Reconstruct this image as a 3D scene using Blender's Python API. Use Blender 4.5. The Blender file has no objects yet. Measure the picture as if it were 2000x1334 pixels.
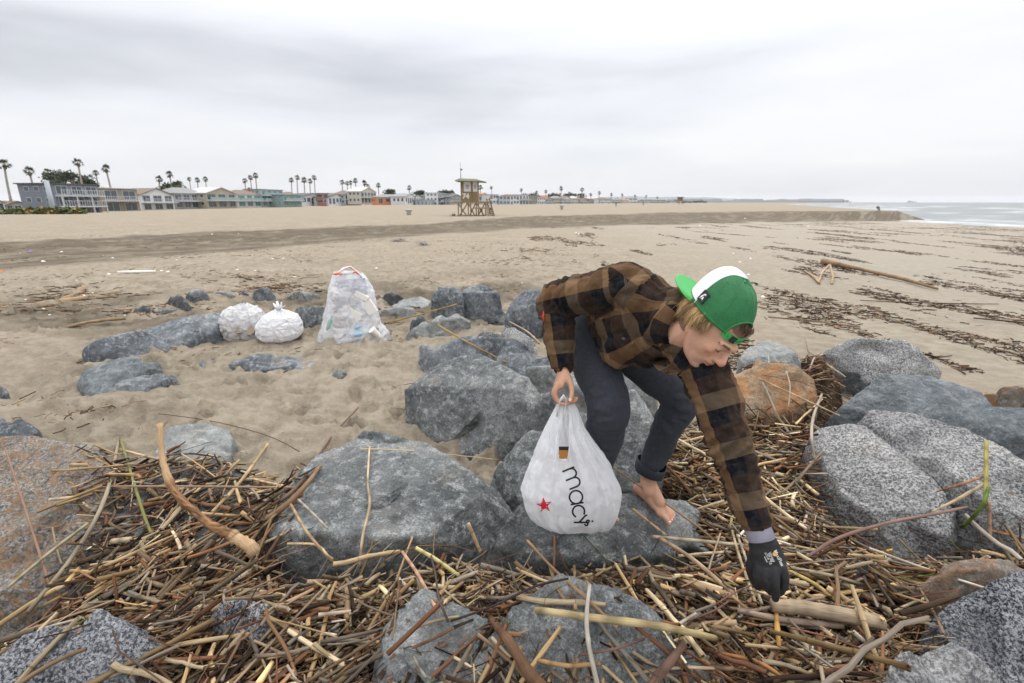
import bpy, bmesh, math, random
import numpy as np
from mathutils import Vector, Matrix
from mathutils.bvhtree import BVHTree
R = math.radians
random.seed(7)
rng = np.random.default_rng(7)
scene = bpy.context.scene
col = scene.collection

# ------------------------------------------------------------------ camera
HC, FPX, TH = 1.8, 940.0, math.atan(272 / 940.0)
CT, ST = math.cos(TH), math.sin(TH)
cam = bpy.data.cameras.new('camera')
cam.lens = 36 * FPX / 2000; cam.sensor_width = 36; cam.clip_start = 0.05; cam.clip_end = 20000
cam.dof.use_dof = True; cam.dof.focus_distance = 1.9; cam.dof.aperture_fstop = 4.5
camo = bpy.data.objects.new('camera', cam); col.objects.link(camo)
camo.location = (0, 0, HC); camo.rotation_euler = (math.pi / 2 - TH, 0, 0)
scene.camera = camo

# ------------------------------------------------------------------ world, sun, exposure
SUN_EL, SUN_AZ = R(56), R(18)          # azimuth measured from +Y towards +X
world = bpy.data.worlds.new('World'); scene.world = world; world.use_nodes = True
wt = world.node_tree; wt.nodes.clear()
def WN(t, **k):
    n = wt.nodes.new(t)
    for a, b in k.items(): setattr(n, a, b)
    return n
def wl(a, b): wt.links.new(a, b)
wo = WN('ShaderNodeOutputWorld')
sky = WN('ShaderNodeTexSky', sky_type='NISHITA'); sky.sun_disc = False; sky.sun_elevation = SUN_EL; sky.sun_rotation = SUN_AZ
sbg = WN('ShaderNodeBackground'); sbg.inputs[1].default_value = 0.12; wl(sky.outputs[0], sbg.inputs[0])
tc = WN('ShaderNodeTexCoord'); sp = WN('ShaderNodeSeparateXYZ'); wl(tc.outputs['Generated'], sp.inputs[0])
def wm(op, a, b=None, c=None):
    n = WN('ShaderNodeMath', operation=op)
    for i, v in enumerate((a, b, c)):
        if v is None: continue
        if isinstance(v, (int, float)): n.inputs[i].default_value = v
        else: wl(v, n.inputs[i])
    return n.outputs[0]
elev = wm('ARCSINE', sp.outputs[2]); azi = wm('ARCTAN2', sp.outputs[0], sp.outputs[1])
comb = WN('ShaderNodeCombineXYZ'); wl(wm('MULTIPLY', azi, 1.3), comb.inputs[0]); wl(wm('MULTIPLY', elev, 6.5), comb.inputs[1])
def wnoise(scale, detail, rough, off, dist=0.0):
    m = WN('ShaderNodeMapping'); m.inputs['Location'].default_value = off; wl(comb.outputs[0], m.inputs[0])
    n = WN('ShaderNodeTexNoise'); n.inputs['Scale'].default_value = scale; n.inputs['Detail'].default_value = detail
    n.inputs['Roughness'].default_value = rough; n.inputs['Distortion'].default_value = dist; wl(m.outputs[0], n.inputs[0]); return n.outputs[0]
n1 = wnoise(1.0, 3, .36, (3.1, 1.7, 0), .1); n2 = wnoise(2.8, 4, .45, (7.3, 2.2, 1), .2)
# a broad grey deck higher up on the left, a bright break below it
def bump(x, c, w):
    d = wm('DIVIDE', wm('SUBTRACT', x, c), w); return wm('EXPONENT', wm('MULTIPLY', wm('MULTIPLY', d, d), -1.0))
wob = wm('MULTIPLY', wm('SUBTRACT', n1, .5), .10)
e2 = wm('ADD', elev, wob)
bandc = 0.205
fade = wm('MAXIMUM', wm('MINIMUM', wm('SUBTRACT', 1.0, wm('MULTIPLY', wm('ADD', azi, .12), 1.25)), 1.0), .16)
deck = wm('MULTIPLY', bump(e2, bandc, .085), fade)
low = bump(elev, .03, .05)
g = wm('ADD', wm('MULTIPLY', deck, .37), wm('MULTIPLY', low, .12))
g = wm('ADD', g, wm('MULTIPLY', wm('SUBTRACT', n1, .5), .30))
g = wm('ADD', g, wm('MULTIPLY', wm('SUBTRACT', n2, .5), .42))
ramp = WN('ShaderNodeValToRGB'); wl(g, ramp.inputs[0])
ramp.color_ramp.elements[0].position = 0.0; ramp.color_ramp.elements[0].color = (.96, .965, .98, 1)
ramp.color_ramp.elements[1].position = .48; ramp.color_ramp.elements[1].color = (.57, .585, .625, 1)
e = ramp.color_ramp.elements.new(.2); e.color = (.84, .855, .90, 1)
# an overcast sky is brighter overhead
zen = wm('ADD', 1.0, wm('MULTIPLY', wm('POWER', wm('MAXIMUM', sp.outputs[2], 0.0), 2.3), 2.6))
cbg = WN('ShaderNodeBackground'); wl(ramp.outputs[0], cbg.inputs[0]); wl(zen, cbg.inputs[1])
mx = WN('ShaderNodeMixShader'); mx.inputs[0].default_value = .93; wl(sbg.outputs[0], mx.inputs[1]); wl(cbg.outputs[0], mx.inputs[2]); wl(mx.outputs[0], wo.inputs[0])
sun = bpy.data.lights.new('sun', 'SUN'); sun.energy = 1.3; sun.angle = R(11); sun.color = (1, .965, .91)
suno = bpy.data.objects.new('sun', sun); col.objects.link(suno)
sd = Vector((math.sin(SUN_AZ) * math.cos(SUN_EL), math.cos(SUN_AZ) * math.cos(SUN_EL), math.sin(SUN_EL)))
suno.rotation_euler = sd.to_track_quat('Z', 'Y').to_euler(); suno.location = (0, 0, 30)
scene.view_settings.view_transform = 'Standard'; scene.view_settings.look = 'None'
scene.view_settings.exposure = 0.0; scene.view_settings.gamma = 1.0; scene.view_settings.use_curve_mapping = False

# ------------------------------------------------------------------ pixel -> world helpers (photograph is 2000 x 1334)
def ray(px, py):
    u, v = px - 1000.0, 667.0 - py
    return Vector((u, FPX * CT + v * ST, v * CT - FPX * ST))
def PD(px, py, d):
    r = ray(px, py); return Vector((0, 0, HC)) + r * (d / r.y)
def PZ(px, py, z):
    r = ray(px, py); return Vector((0, 0, HC)) + r * ((z - HC) / r.z)
def PC(px, py, zc):
    return Vector((0, 0, HC)) + ray(px, py) * (zc / FPX)
CX, CY, CZ = Vector((1, 0, 0)), Vector((0, ST, CT)), Vector((0, -CT, ST))   # camera right, up, towards viewer
def CV(x, y, z): return CX * x + CY * y + CZ * z

# ------------------------------------------------------------------ numpy noise
_perm = np.random.default_rng(3).permutation(256); _perm = np.concatenate([_perm, _perm, _perm])
_g3 = np.array([[1,1,0],[-1,1,0],[1,-1,0],[-1,-1,0],[1,0,1],[-1,0,1],[1,0,-1],[-1,0,-1],[0,1,1],[0,-1,1],[0,1,-1],[0,-1,-1],[1,1,0],[-1,1,0],[0,-1,1],[0,-1,-1]], float)
def perlin(p):
    p = np.asarray(p, float)
    i = np.floor(p).astype(int); f = p - i; i &= 255
    u = f * f * f * (f * (f * 6 - 15) + 10)
    def gr(dx, dy, dz):
        h = _perm[_perm[_perm[(i[:, 0] + dx) & 255] + ((i[:, 1] + dy) & 255)] + ((i[:, 2] + dz) & 255)] & 15
        g = _g3[h]; return g[:, 0] * (f[:, 0] - dx) + g[:, 1] * (f[:, 1] - dy) + g[:, 2] * (f[:, 2] - dz)
    L = lambda a, b, t: a + t * (b - a)
    x00 = L(gr(0,0,0), gr(1,0,0), u[:, 0]); x10 = L(gr(0,1,0), gr(1,1,0), u[:, 0])
    x01 = L(gr(0,0,1), gr(1,0,1), u[:, 0]); x11 = L(gr(0,1,1), gr(1,1,1), u[:, 0])
    return L(L(x00, x10, u[:, 1]), L(x01, x11, u[:, 1]), u[:, 2])
def fbm(p, s=1.0, o=4, g=.5, ridged=False):
    p = np.asarray(p, float) * s; a, t = 1.0, 0
    for k in range(o):
        n = perlin(p + 17.3 * k)
        if ridged: n = .5 - np.abs(n) * 1.6
        t = t + a * n; a *= g; p = p * 2.03
    return t
def sst(x, a, b):
    t = np.clip((x - a) / (b - a), 0, 1); return t * t * (3 - 2 * t)

# ------------------------------------------------------------------ object helpers
def tag(o, label=None, cat=None, group=None, kind=None):
    for k, v in (('label', label), ('category', cat), ('group', group), ('kind', kind)):
        if v: o[k] = v
    return o
def mesh(name, V, F, mats=None, smooth=True, colr=None, uv=None, midx=None):
    me = bpy.data.meshes.new(name)
    V = np.asarray(V, np.float32).reshape(-1, 3)
    if isinstance(F, np.ndarray):
        n, k = F.shape
        me.vertices.add(len(V)); me.vertices.foreach_set('co', V.ravel())
        me.loops.add(n * k); me.loops.foreach_set('vertex_index', F.ravel().astype(np.int32))
        me.polygons.add(n); me.polygons.foreach_set('loop_start', np.arange(0, n * k, k, dtype=np.int32))
        me.update(calc_edges=True); me.validate()
    else:
        me.from_pydata(V.tolist(), [], F); me.update()
    if colr is not None:
        a = me.color_attributes.new('col', 'FLOAT_COLOR', 'POINT')
        c = np.ones((len(V), 4), np.float32); c[:, :3] = np.asarray(colr, np.float32)[:, :3]; a.data.foreach_set('color', c.ravel())
    if smooth: me.polygons.foreach_set('use_smooth', np.ones(len(me.polygons), bool))
    if mats:
        for m in (mats if isinstance(mats, (list, tuple)) else [mats]): me.materials.append(m)
    if midx is not None: me.polygons.foreach_set('material_index', np.asarray(midx, np.int32))
    return me
def link(name, me, parent=None, loc=None):
    o = bpy.data.objects.new(name, me); col.objects.link(o)
    if parent is not None: o.parent = parent
    if loc is not None: o.location = loc
    return o
def recentre(me, base=True):
    n = len(me.vertices); v = np.empty(n * 3, np.float32); me.vertices.foreach_get('co', v); v = v.reshape(-1, 3)
    c = (v.min(0) + v.max(0)) / 2
    if base: c[2] = v[:, 2].min()
    me.vertices.foreach_set('co', (v - c).ravel()); me.update(); return Vector([float(t) for t in c])
def empty(name, loc, rz=0):
    o = bpy.data.objects.new(name, None); col.objects.link(o); o.location = loc; o.rotation_euler = (0, 0, rz); o.empty_display_size = .1; return o
def worldchild(name, me, parent):
    """mesh given in world coordinates, parented to an unrotated parent, its origin at the parent"""
    o = link(name, me, parent); me.transform(Matrix.Translation(-parent.matrix_world.translation if False else -Vector(parent.location))); return o
def copy_tree(o, parent=None):
    c = o.copy(); col.objects.link(c); c.parent = parent
    for ch in list(o.children): copy_tree(ch, c)
    return c

class MB:
    """collects shapes as one mesh"""
    def __init__(s): s.V, s.F, s.n = [], [], 0
    def add(s, V, F):
        s.V.append(np.asarray(V, float).reshape(-1, 3)); s.F += [tuple(i + s.n for i in f) for f in F]; s.n += len(s.V[-1]); return s
    def box(s, a, b, M=None):
        (x0, y0, z0), (x1, y1, z1) = a, b
        V = np.array([(x0,y0,z0),(x1,y0,z0),(x1,y1,z0),(x0,y1,z0),(x0,y0,z1),(x1,y0,z1),(x1,y1,z1),(x0,y1,z1)], float)
        if M is not None: V = np.array([tuple(M @ Vector(v)) for v in V])
        return s.add(V, [(3,2,1,0),(4,5,6,7),(0,1,5,4),(1,2,6,5),(2,3,7,6),(3,0,4,7)])
    def tube(s, pts, rad, k=6, cap=True):
        V, F = tube(pts, rad, k, cap); return s.add(V, F)
    def bar(s, a, b, w, h=None):
        a, b = Vector(a), Vector(b); d = b - a; L = d.length; q = d.to_track_quat('X', 'Z').to_matrix().to_4x4()
        return s.box((0, -w / 2, -(h or w) / 2), (L, w / 2, (h or w) / 2), Matrix.Translation(a) @ q)
    def build(s, name, mat, parent=None, smooth=False, loc=None):
        return link(name, mesh(name, np.concatenate(s.V), s.F, mat, smooth), parent, loc)
def tube(pts, rad, k=6, cap=True, flat=1.0):
    P = np.array([tuple(p) for p in pts], float); n = len(P)
    rad = np.broadcast_to(np.asarray(rad, float), (n,)) if np.ndim(rad) < 2 else rad
    T = np.gradient(P, axis=0); T /= np.linalg.norm(T, axis=1)[:, None] + 1e-9
    up = np.array([0, 0, 1.0]) if abs(T[0][2]) < .9 else np.array([1.0, 0, 0])
    V = []; a = np.arange(k) * 2 * math.pi / k; Bp = np.cross(T[0], up); Bp /= np.linalg.norm(Bp)
    for i in range(n):
        Bp = Bp - T[i] * np.dot(Bp, T[i]); Bp /= np.linalg.norm(Bp) + 1e-9; Np = np.cross(Bp, T[i])
        V.append(P[i] + rad[i] * (np.cos(a)[:, None] * Bp + np.sin(a)[:, None] * Np * flat))
    V = np.concatenate(V); F = []
    for i in range(n - 1):
        for j in range(k):
            j2 = (j + 1) % k; F.append((i * k + j, i * k + j2, (i + 1) * k + j2, (i + 1) * k + j))
    if cap: F.append(tuple(range(k - 1, -1, -1))); F.append(tuple((n - 1) * k + j for j in range(k)))
    return V, F

# ------------------------------------------------------------------ materials
class Mat:
    def __init__(s, name):
        s.m = bpy.data.materials.new(name); s.m.use_nodes = True; s.t = s.m.node_tree
        s.b = s.t.nodes['Principled BSDF']; s.out = s.t.nodes['Material Output']
        s.pos = None
    def N(s, t, **k):
        n = s.t.nodes.new(t)
        for a, b in k.items(): setattr(n, a, b)
        return n
    def L(s, a, b): s.t.links.new(a, b)
    def P(s, obj=False):
        if obj: return s.N('ShaderNodeTexCoord').outputs['Object']
        if s.pos is None: s.pos = s.N('ShaderNodeNewGeometry').outputs['Position']
        return s.pos
    def mapped(s, src, scale=(1, 1, 1), rot=(0, 0, 0), loc=(0, 0, 0)):
        m = s.N('ShaderNodeMapping'); m.inputs['Scale'].default_value = scale; m.inputs['Rotation'].default_value = rot; m.inputs['Location'].default_value = loc
        s.L(src, m.inputs[0]); return m.outputs[0]
    def noise(s, scale, detail=4, rough=.55, src=None, dist=0.0):
        n = s.N('ShaderNodeTexNoise'); n.inputs['Scale'].default_value = scale; n.inputs['Detail'].default_value = detail
        n.inputs['Roughness'].default_value = rough; n.inputs['Distortion'].default_value = dist
        s.L(src if src is not None else s.P(), n.inputs['Vector']); return n.outputs[0]
    def vor(s, scale, feature='F1', src=None, out=0, rnd=1.0):
        n = s.N('ShaderNodeTexVoronoi', feature=feature); n.inputs['Scale'].default_value = scale; n.inputs['Randomness'].default_value = rnd
        s.L(src if src is not None else s.P(), n.inputs['Vector']); return n.outputs[out]
    def math(s, op, a, b=None, c=None, clamp=False):
        n = s.N('ShaderNodeMath', operation=op); n.use_clamp = clamp
        for i, v in enumerate((a, b, c)):
            if v is None: continue
            if isinstance(v, (int, float)): n.inputs[i].default_value = v
            else: s.L(v, n.inputs[i])
        return n.outputs[0]
    def ramp(s, fac, stops, interp='LINEAR'):
        n = s.N('ShaderNodeValToRGB'); s.L(fac, n.inputs[0]); cr = n.color_ramp; cr.interpolation = interp
        while len(cr.elements) < len(stops): cr.elements.new(.5)
        for e, (p, c) in zip(cr.elements, stops):
            e.position = p; e.color = (*c, 1) if len(np.atleast_1d(c)) == 3 else (c, c, c, 1)
        return n.outputs[0]
    def mix(s, fac, a, b, mode='MIX'):
        n = s.N('ShaderNodeMix', data_type='RGBA', blend_type=mode)
        for i, v in ((0, fac), (6, a), (7, b)):
            if isinstance(v, (int, float)): n.inputs[i].default_value = v
            elif isinstance(v, tuple): n.inputs[i].default_value = (*v, 1)[:4]
            else: s.L(v, n.inputs[i])
        return n.outputs[2]
    def attr(s, name='col'): return s.N('ShaderNodeAttribute', attribute_name=name).outputs['Color']
    def bump(s, h, dist=.01, strength=1.0, prev=None):
        n = s.N('ShaderNodeBump'); n.inputs['Distance'].default_value = dist; n.inputs['Strength'].default_value = strength
        s.L(h, n.inputs['Height'])
        if prev is not None: s.L(prev, n.inputs['Normal'])
        s.L(n.outputs[0], s.b.inputs['Normal']); return n.outputs[0]
    def base(s, c):
        if isinstance(c, tuple): s.b.inputs['Base Color'].default_value = (*c, 1)
        else: s.L(c, s.b.inputs['Base Color'])
    def set(s, **k):
        for a, v in k.items():
            i = s.b.inputs[a.replace('_', ' ')]
            if isinstance(v, (int, float, tuple)): i.default_value = v
            else: s.L(v, i)
        return s
def flat(name, c, rough=.7, var=.12, scale=20, **k):
    m = Mat(name); n = m.noise(scale, 3)
    m.base(m.mix(m.math('MULTIPLY', n, 1.0), tuple(v * (1 - var) for v in c), tuple(min(1, v * (1 + var)) for v in c))); m.set(Roughness=rough, **k); return m.m
# ------------------------------------------------------------------ terrain
Lp = np.array([(-200, -20), (-40, 2), (-13, 12.4), (-5, 24.5), (0, 31), (20, 48.7), (46, 70), (60, 79), (400, 79)], float)
Up = np.array([(-200, -8), (-40, 9), (-19, 18.2), (-14, 26.8), (-6.8, 33), (0, 50), (23, 72), (46, 78), (60, 80.5), (400, 80.5)], float)
SHy = np.array([0, 57, 78.8, 79.3, 153, 400, 666, 1500, 6000], float); SHx = np.array([56, 59, 61, 66.5, 101, 219, 366, 900, 4500], float)
prints = []
for _ in range(420):
    y = random.uniform(2.3, 9.5); x = random.uniform(-1.05, .15) * y
    prints.append((x, y, random.uniform(.06, .13), random.uniform(.04, .07), random.uniform(0, 3.14), random.uniform(.02, .075)))
for _ in range(60):
    y = random.uniform(8, 20); x = random.uniform(-1.0, .25) * y
    prints.append((x, y, random.uniform(.1, .3), random.uniform(.08, .2), random.uniform(0, 3.14), random.uniform(.03, .08)))
# deliberate hollows: the dug-out pit by the rusty boulder and the trampled patch
hollows = [(PZ(190, 830, .2), .55, .28, .16), (PZ(250, 850, .2), .3, .2, .08), (PZ(690, 790, .2), .5, .35, .05), (PZ(60, 760, .2), .6, .3, .06)]
def terrain(x, y, fine=True):
    x = np.asarray(x, float); y = np.asarray(y, float)
    lo = np.interp(x, Lp[:, 0], Lp[:, 1]); up = np.interp(x, Up[:, 0], Up[:, 1])
    wob = 1.2 * perlin(np.stack([x * .15, y * .15, x * 0], -1)); 
    t = sst(y + wob * np.clip((up - lo) / 8, 0, 1), lo, up)
    lower = .2 - 1.2 * (np.clip(x - 2, 0, 200) / 57) ** 1.15
    upper = .38 + .35 * np.exp(-((x + 40) ** 2 / 60 ** 2 + (y - 190) ** 2 / 60 ** 2)) - .75 * sst(-x, 50, 95) * sst(y, 40, 90)
    z = lower * (1 - t) + upper * t
    sh = np.interp(y, SHy, SHx)
    z = np.where(y > 79.2, np.where(x > sh - 4, upper - (x - sh + 4) * .33, z), z)
    z = np.where((y <= 79.2) & (x > sh), np.minimum(z, -1.0 - (x - sh) * .03), z)
    z = np.maximum(z, -5)
    # near: sinks under the rocks and the heap of reeds
    z = z - .25 * sst(-y, -2.6, -1.2) 
    if fine:
        p = np.stack([x, y, x * 0], -1)
        near = 1 - sst(np.hypot(x, y), 9, 22)
        z = z + .05 * fbm(p, .22, 3) * sst(np.hypot(x, y), 1, 6) * (1 - .6 * sst(np.hypot(x, y), 40, 120))
        left = near * (1 - sst(x, .3, 2.0) * .8)
        z = z + left * (.07 * fbm(p, 1.1, 3) + .045 * fbm(p, 4.0, 5, .66))
        z = z + (1 - near) * .02 * fbm(p, .9, 3) * (.3 + t * (1 - sst(y, up, up + 15)) * 3) * (1 - sst(np.hypot(x, y), 60, 150))
        q = near * .012 * fbm(np.stack([x * .7, y * 2.6, x * 0], -1), 2.0, 3); z = z + q
        band = 4 * t * (1 - t)
        z = z + band * .10 * fbm(p, 1.6, 4) * (1 - sst(np.hypot(x, y), 40, 90))
    return z
def make_terrain():
    na, nr = 760, 760
    rr = np.exp(np.linspace(math.log(.9), math.log(60), 640)); rr = np.concatenate([rr, np.exp(np.linspace(math.log(61), math.log(9000), nr - 640))])
    aa = np.linspace(R(-78), R(78), na)
    A, RR = np.meshgrid(aa, rr); x = (np.sin(A) * RR * 1.0).ravel(); y = (np.cos(A) * RR - .6).ravel()
    z = terrain(x, y)
    near = np.where((y < 24))[0]; xn, yn, zn = x[near], y[near], z[near]
    for (fx, fy, a, b, th, dp) in prints:
        dx, dy = xn - fx, yn - fy; m = (np.abs(dx) < 3 * a) & (np.abs(dy) < 3 * a)
        if not m.any(): continue
        u = (dx[m] * math.cos(th) + dy[m] * math.sin(th)) / a; v = (-dx[m] * math.sin(th) + dy[m] * math.cos(th)) / b
        r2 = u * u + v * v; zn[m] += -dp * np.exp(-r2 ** 1.6 * .9) + dp * .45 * np.exp(-((np.sqrt(r2) - 1.5) / .4) ** 2)
    for (c, a, b, dp) in hollows:
        dx, dy = (xn - c.x) / a, (yn - c.y) / b; r2 = dx * dx + dy * dy
        zn += -dp * np.exp(-r2 ** 1.3) + dp * .25 * np.exp(-((np.sqrt(r2) - 1.5) / .35) ** 2)
    z[near] = zn
    I = np.arange(nr * na).reshape(nr, na); F = np.stack([I[:-1, :-1], I[:-1, 1:], I[1:, 1:], I[1:, :-1]], -1).reshape(-1, 4)[:, ::-1].copy()
    # real surface differences: r = dark disturbed sand / wrack band, g = damp sand, b = scattered fine litter
    lo = np.interp(x, Lp[:, 0], Lp[:, 1]); up = np.interp(x, Up[:, 0], Up[:, 1]); p = np.stack([x, y, x * 0], -1)
    w = fbm(p, .12, 4) * 5 * np.clip(y / 40, .3, 1)
    t = sst(y + w * .55, lo - 2.5, lo + .5) * (1 - sst(y + w * .4, up - 2.0, up + 1))
    t2 = np.exp(-((y - 9.0 - .35 * x + w * .3) / 2.2) ** 2) * (1 - sst(x, -1.0, 2.5)) * .65 * sst(fbm(p, .5, 4), -.25, .3)
    r = np.clip(t * (.82 + .5 * fbm(p, .8, 4)) + t2 * 1.2, 0, 1)
    shx = np.interp(y, SHy, SHx); g = sst(x, shx - 16, shx - 1) * (y < 79.5) + sst(x, shx - 5, shx - 1) * (y >= 79.5)
    r = np.maximum(r, np.clip(sst(x, 25, 45) * sst(y, lo - 5, lo) * (1 - sst(y, up + 1, up + 8)) * (y < 96) * (.75 + .6 * fbm(p, .5, 3)), 0, 1)); g = np.clip(g + .8 * sst(x, 1, 12) * (y < lo), 0, 1)
    qf = fbm(np.stack([x * .42 - y * .12, y * .9 + .30 * x, x * 0], -1), .55, 4, .55); b = np.clip(sst(qf, .25, .6) * .6 * (x > -30) * (y < lo + 2), 0, 1)
    me = mesh('sand', np.stack([x, y, z], -1), F, None, True, np.stack([r, g, b], -1)); return me
m = Mat('sand')
a = m.N('ShaderNodeSeparateColor'); m.L(m.attr(), a.inputs[0])
big = m.noise(.7, 5, .6); fine = m.noise(38, 4, .7); mid = m.noise(6, 5, .6); grit = m.noise(320, 2, .6)
c = m.mix(m.ramp(big, [(.3, 0.0), (.7, 1.0)]), (.272, .230, .176), (.352, .305, .240))
c = m.mix(m.math('MULTIPLY', m.ramp(mid, [(.40, 0.0), (.60, 1.0)]), .65), c, (.185, .148, .106))
c = m.mix(m.math('MULTIPLY', a.outputs[1], .75), c, (.34, .312, .268))
dark = m.mix(m.ramp(fine, [(.3, 0.0), (.7, 1.0)]), (.036, .028, .019), (.112, .088, .062))
trk = m.ramp(m.noise(1.0, 4, .6, m.mapped(m.mapped(m.P(), (1, 1, 1), (0, 0, R(-50))), (.12, 2.6, 1))), [(.35, .55), (.6, 1.15)])
rf = m.math('MULTIPLY', m.math('MULTIPLY', a.outputs[0], trk), m.math('ADD', .95, m.ramp(m.noise(2.2, 6, .7), [(.35, 0.0), (.65, .6)])), clamp=True)
c = m.mix(rf, c, dark)
lit = m.ramp(m.vor(26, 'F1', m.mapped(m.P(), (.5, 1.6, 1), (0, 0, .35))), [(.05, 1.0), (.16, 0.0)])
c = m.mix(m.math('MULTIPLY', m.math('MULTIPLY', lit, a.outputs[2]), .75, clamp=True), c, (.10, .07, .045))
sp_ = m.ramp(m.vor(90, 'F1'), [(.0, 1.0), (.13, 0.0)]); c = m.mix(m.math('MULTIPLY', sp_, .3), c, (.16, .11, .07))
c = m.mix(m.math('MULTIPLY', grit, .35), c, (.24, .19, .14), 'MULTIPLY') if False else m.mix(.22, c, m.ramp(grit, [(.3, (.12, .10, .07)), (.7, (.46, .40, .31))]))
m.base(c); m.set(Roughness=.9, Specular_IOR_Level=.08)
b1 = m.bump(m.noise(9, 7, .7), .07, .8); b2 = m.bump(m.noise(70, 4, .7), .008, .6, b1); m.bump(grit, .002, .5, b2)
M_SAND = m.m
me_t = make_terrain(); me_t.materials.append(M_SAND)
o = link('sand', me_t); tag(o, kind='structure')
bvh_t = BVHTree.FromObject(o, bpy.context.evaluated_depsgraph_get()) if False else None

# ------------------------------------------------------------------ sea
def make_sea():
    na, nr = 360, 420
    rr = np.exp(np.linspace(math.log(35), math.log(12000), nr)); aa = np.linspace(R(8), R(76), na)
    A, RR = np.meshgrid(aa, rr); x = (np.sin(A) * RR).ravel(); y = (np.cos(A) * RR).ravel()
    shx = np.interp(y, SHy, SHx); off = x - shx; k = np.interp(y, [0, 80, 400, 6000], [1, 1, 1.2, 1.2])
    p = np.stack([x, y, x * 0], -1); wob = 7 * fbm(p, .014, 3) + 2 * fbm(p, .06, 2)
    dd = off + wob
    z = np.full_like(x, -1.0); foam = np.zeros_like(x)
    for c, h, w in ((3, .12, 2.2), (14, .28, 3), (30, .35, 3.5), (52, .5, 4.5), (84, .55, 5), (125, .5, 6)):
        brk = sst(fbm(p + c, .022, 2), -.22, .2)
        z += h * np.exp(-((dd - c) / w) ** 2) * (.5 + .5 * brk)
        foam += np.exp(-((dd - c + w * 1.0) / (w * 1.0)) ** 2) * brk * (.6 if c < 110 else .3)
    foam += np.exp(-np.clip(dd, 0, 99) / 2.0) * .4
    foam += .35 * sst(fbm(p, .08, 4), .05, .4) * np.exp(-np.clip(dd, 0, 999) / 40)
    z += .05 * fbm(p, .12, 3) * (RR.ravel() < 500)
    I = np.arange(nr * na).reshape(nr, na); F = np.stack([I[:-1, :-1], I[:-1, 1:], I[1:, 1:], I[1:, :-1]], -1).reshape(-1, 4)[:, ::-1].copy()
    keep = (off > -12)[F].any(1); F = F[keep]
    return mesh('sea', np.stack([x, y, z], -1), F, None, True, np.stack([foam, foam, foam], -1))
m = Mat('sea_water'); f = m.math('MULTIPLY', m.attr(), m.ramp(m.noise(.9, 5, .7, m.mapped(m.P(), (1, .35, 1))), [(.36, .15), (.58, 1.0)]), clamp=True)
m.base(m.mix(f, (.15, .165, .17), (.60, .62, .62))); m.set(Roughness=m.ramp(f, [(0, .30), (1, .9)]), IOR=1.33, Specular_IOR_Level=.4)
b1 = m.bump(m.noise(.55, 5, .6, m.mapped(m.P(), (1, .45, 1))), .7, .8); m.bump(m.noise(3, 3, .6), .1, .6, b1)
me_s = make_sea(); me_s.materials.append(m.m); tag(link('sea', me_s), kind='structure')

# far headland beyond the sea and hills behind the town
m = Mat('hill_scrub'); m.base(m.mix(m.noise(.004, 5), (.12, .14, .15), (.20, .22, .22))); m.set(Roughness=1.0); M_HILL = m.m
def ridge(name, pts, d, depth, base=-2):
    V, F = [], []
    n = len(pts)
    for i, (px, py) in enumerate(pts):
        t = PD(px, py, d); V += [(t.x, d - depth * .5, base), (t.x, d, t.z), (t.x * (1 + depth / d), d + depth, base)]
    for i in range(n - 1):
        a = 3 * i; F += [(a, a + 3, a + 4, a + 1), (a + 1, a + 4, a + 5, a + 2)]
    return tag(link(name, mesh(name, V, F, M_HILL)), kind='structure')
def jag(a, b, ya, yb, n, amp):
    return [(a + (b - a) * i / n, ya + (yb - ya) * i / n + amp * math.sin(i * 1.7) * math.cos(i * .63)) for i in range(n + 1)]
ridge('hills', jag(1060, 1240, 393, 382, 14, 1.0) + jag(1255, 1400, 384, 386, 12, .8) + jag(1410, 1560, 387, 394, 12, .6), 6500, 1500)
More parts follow.
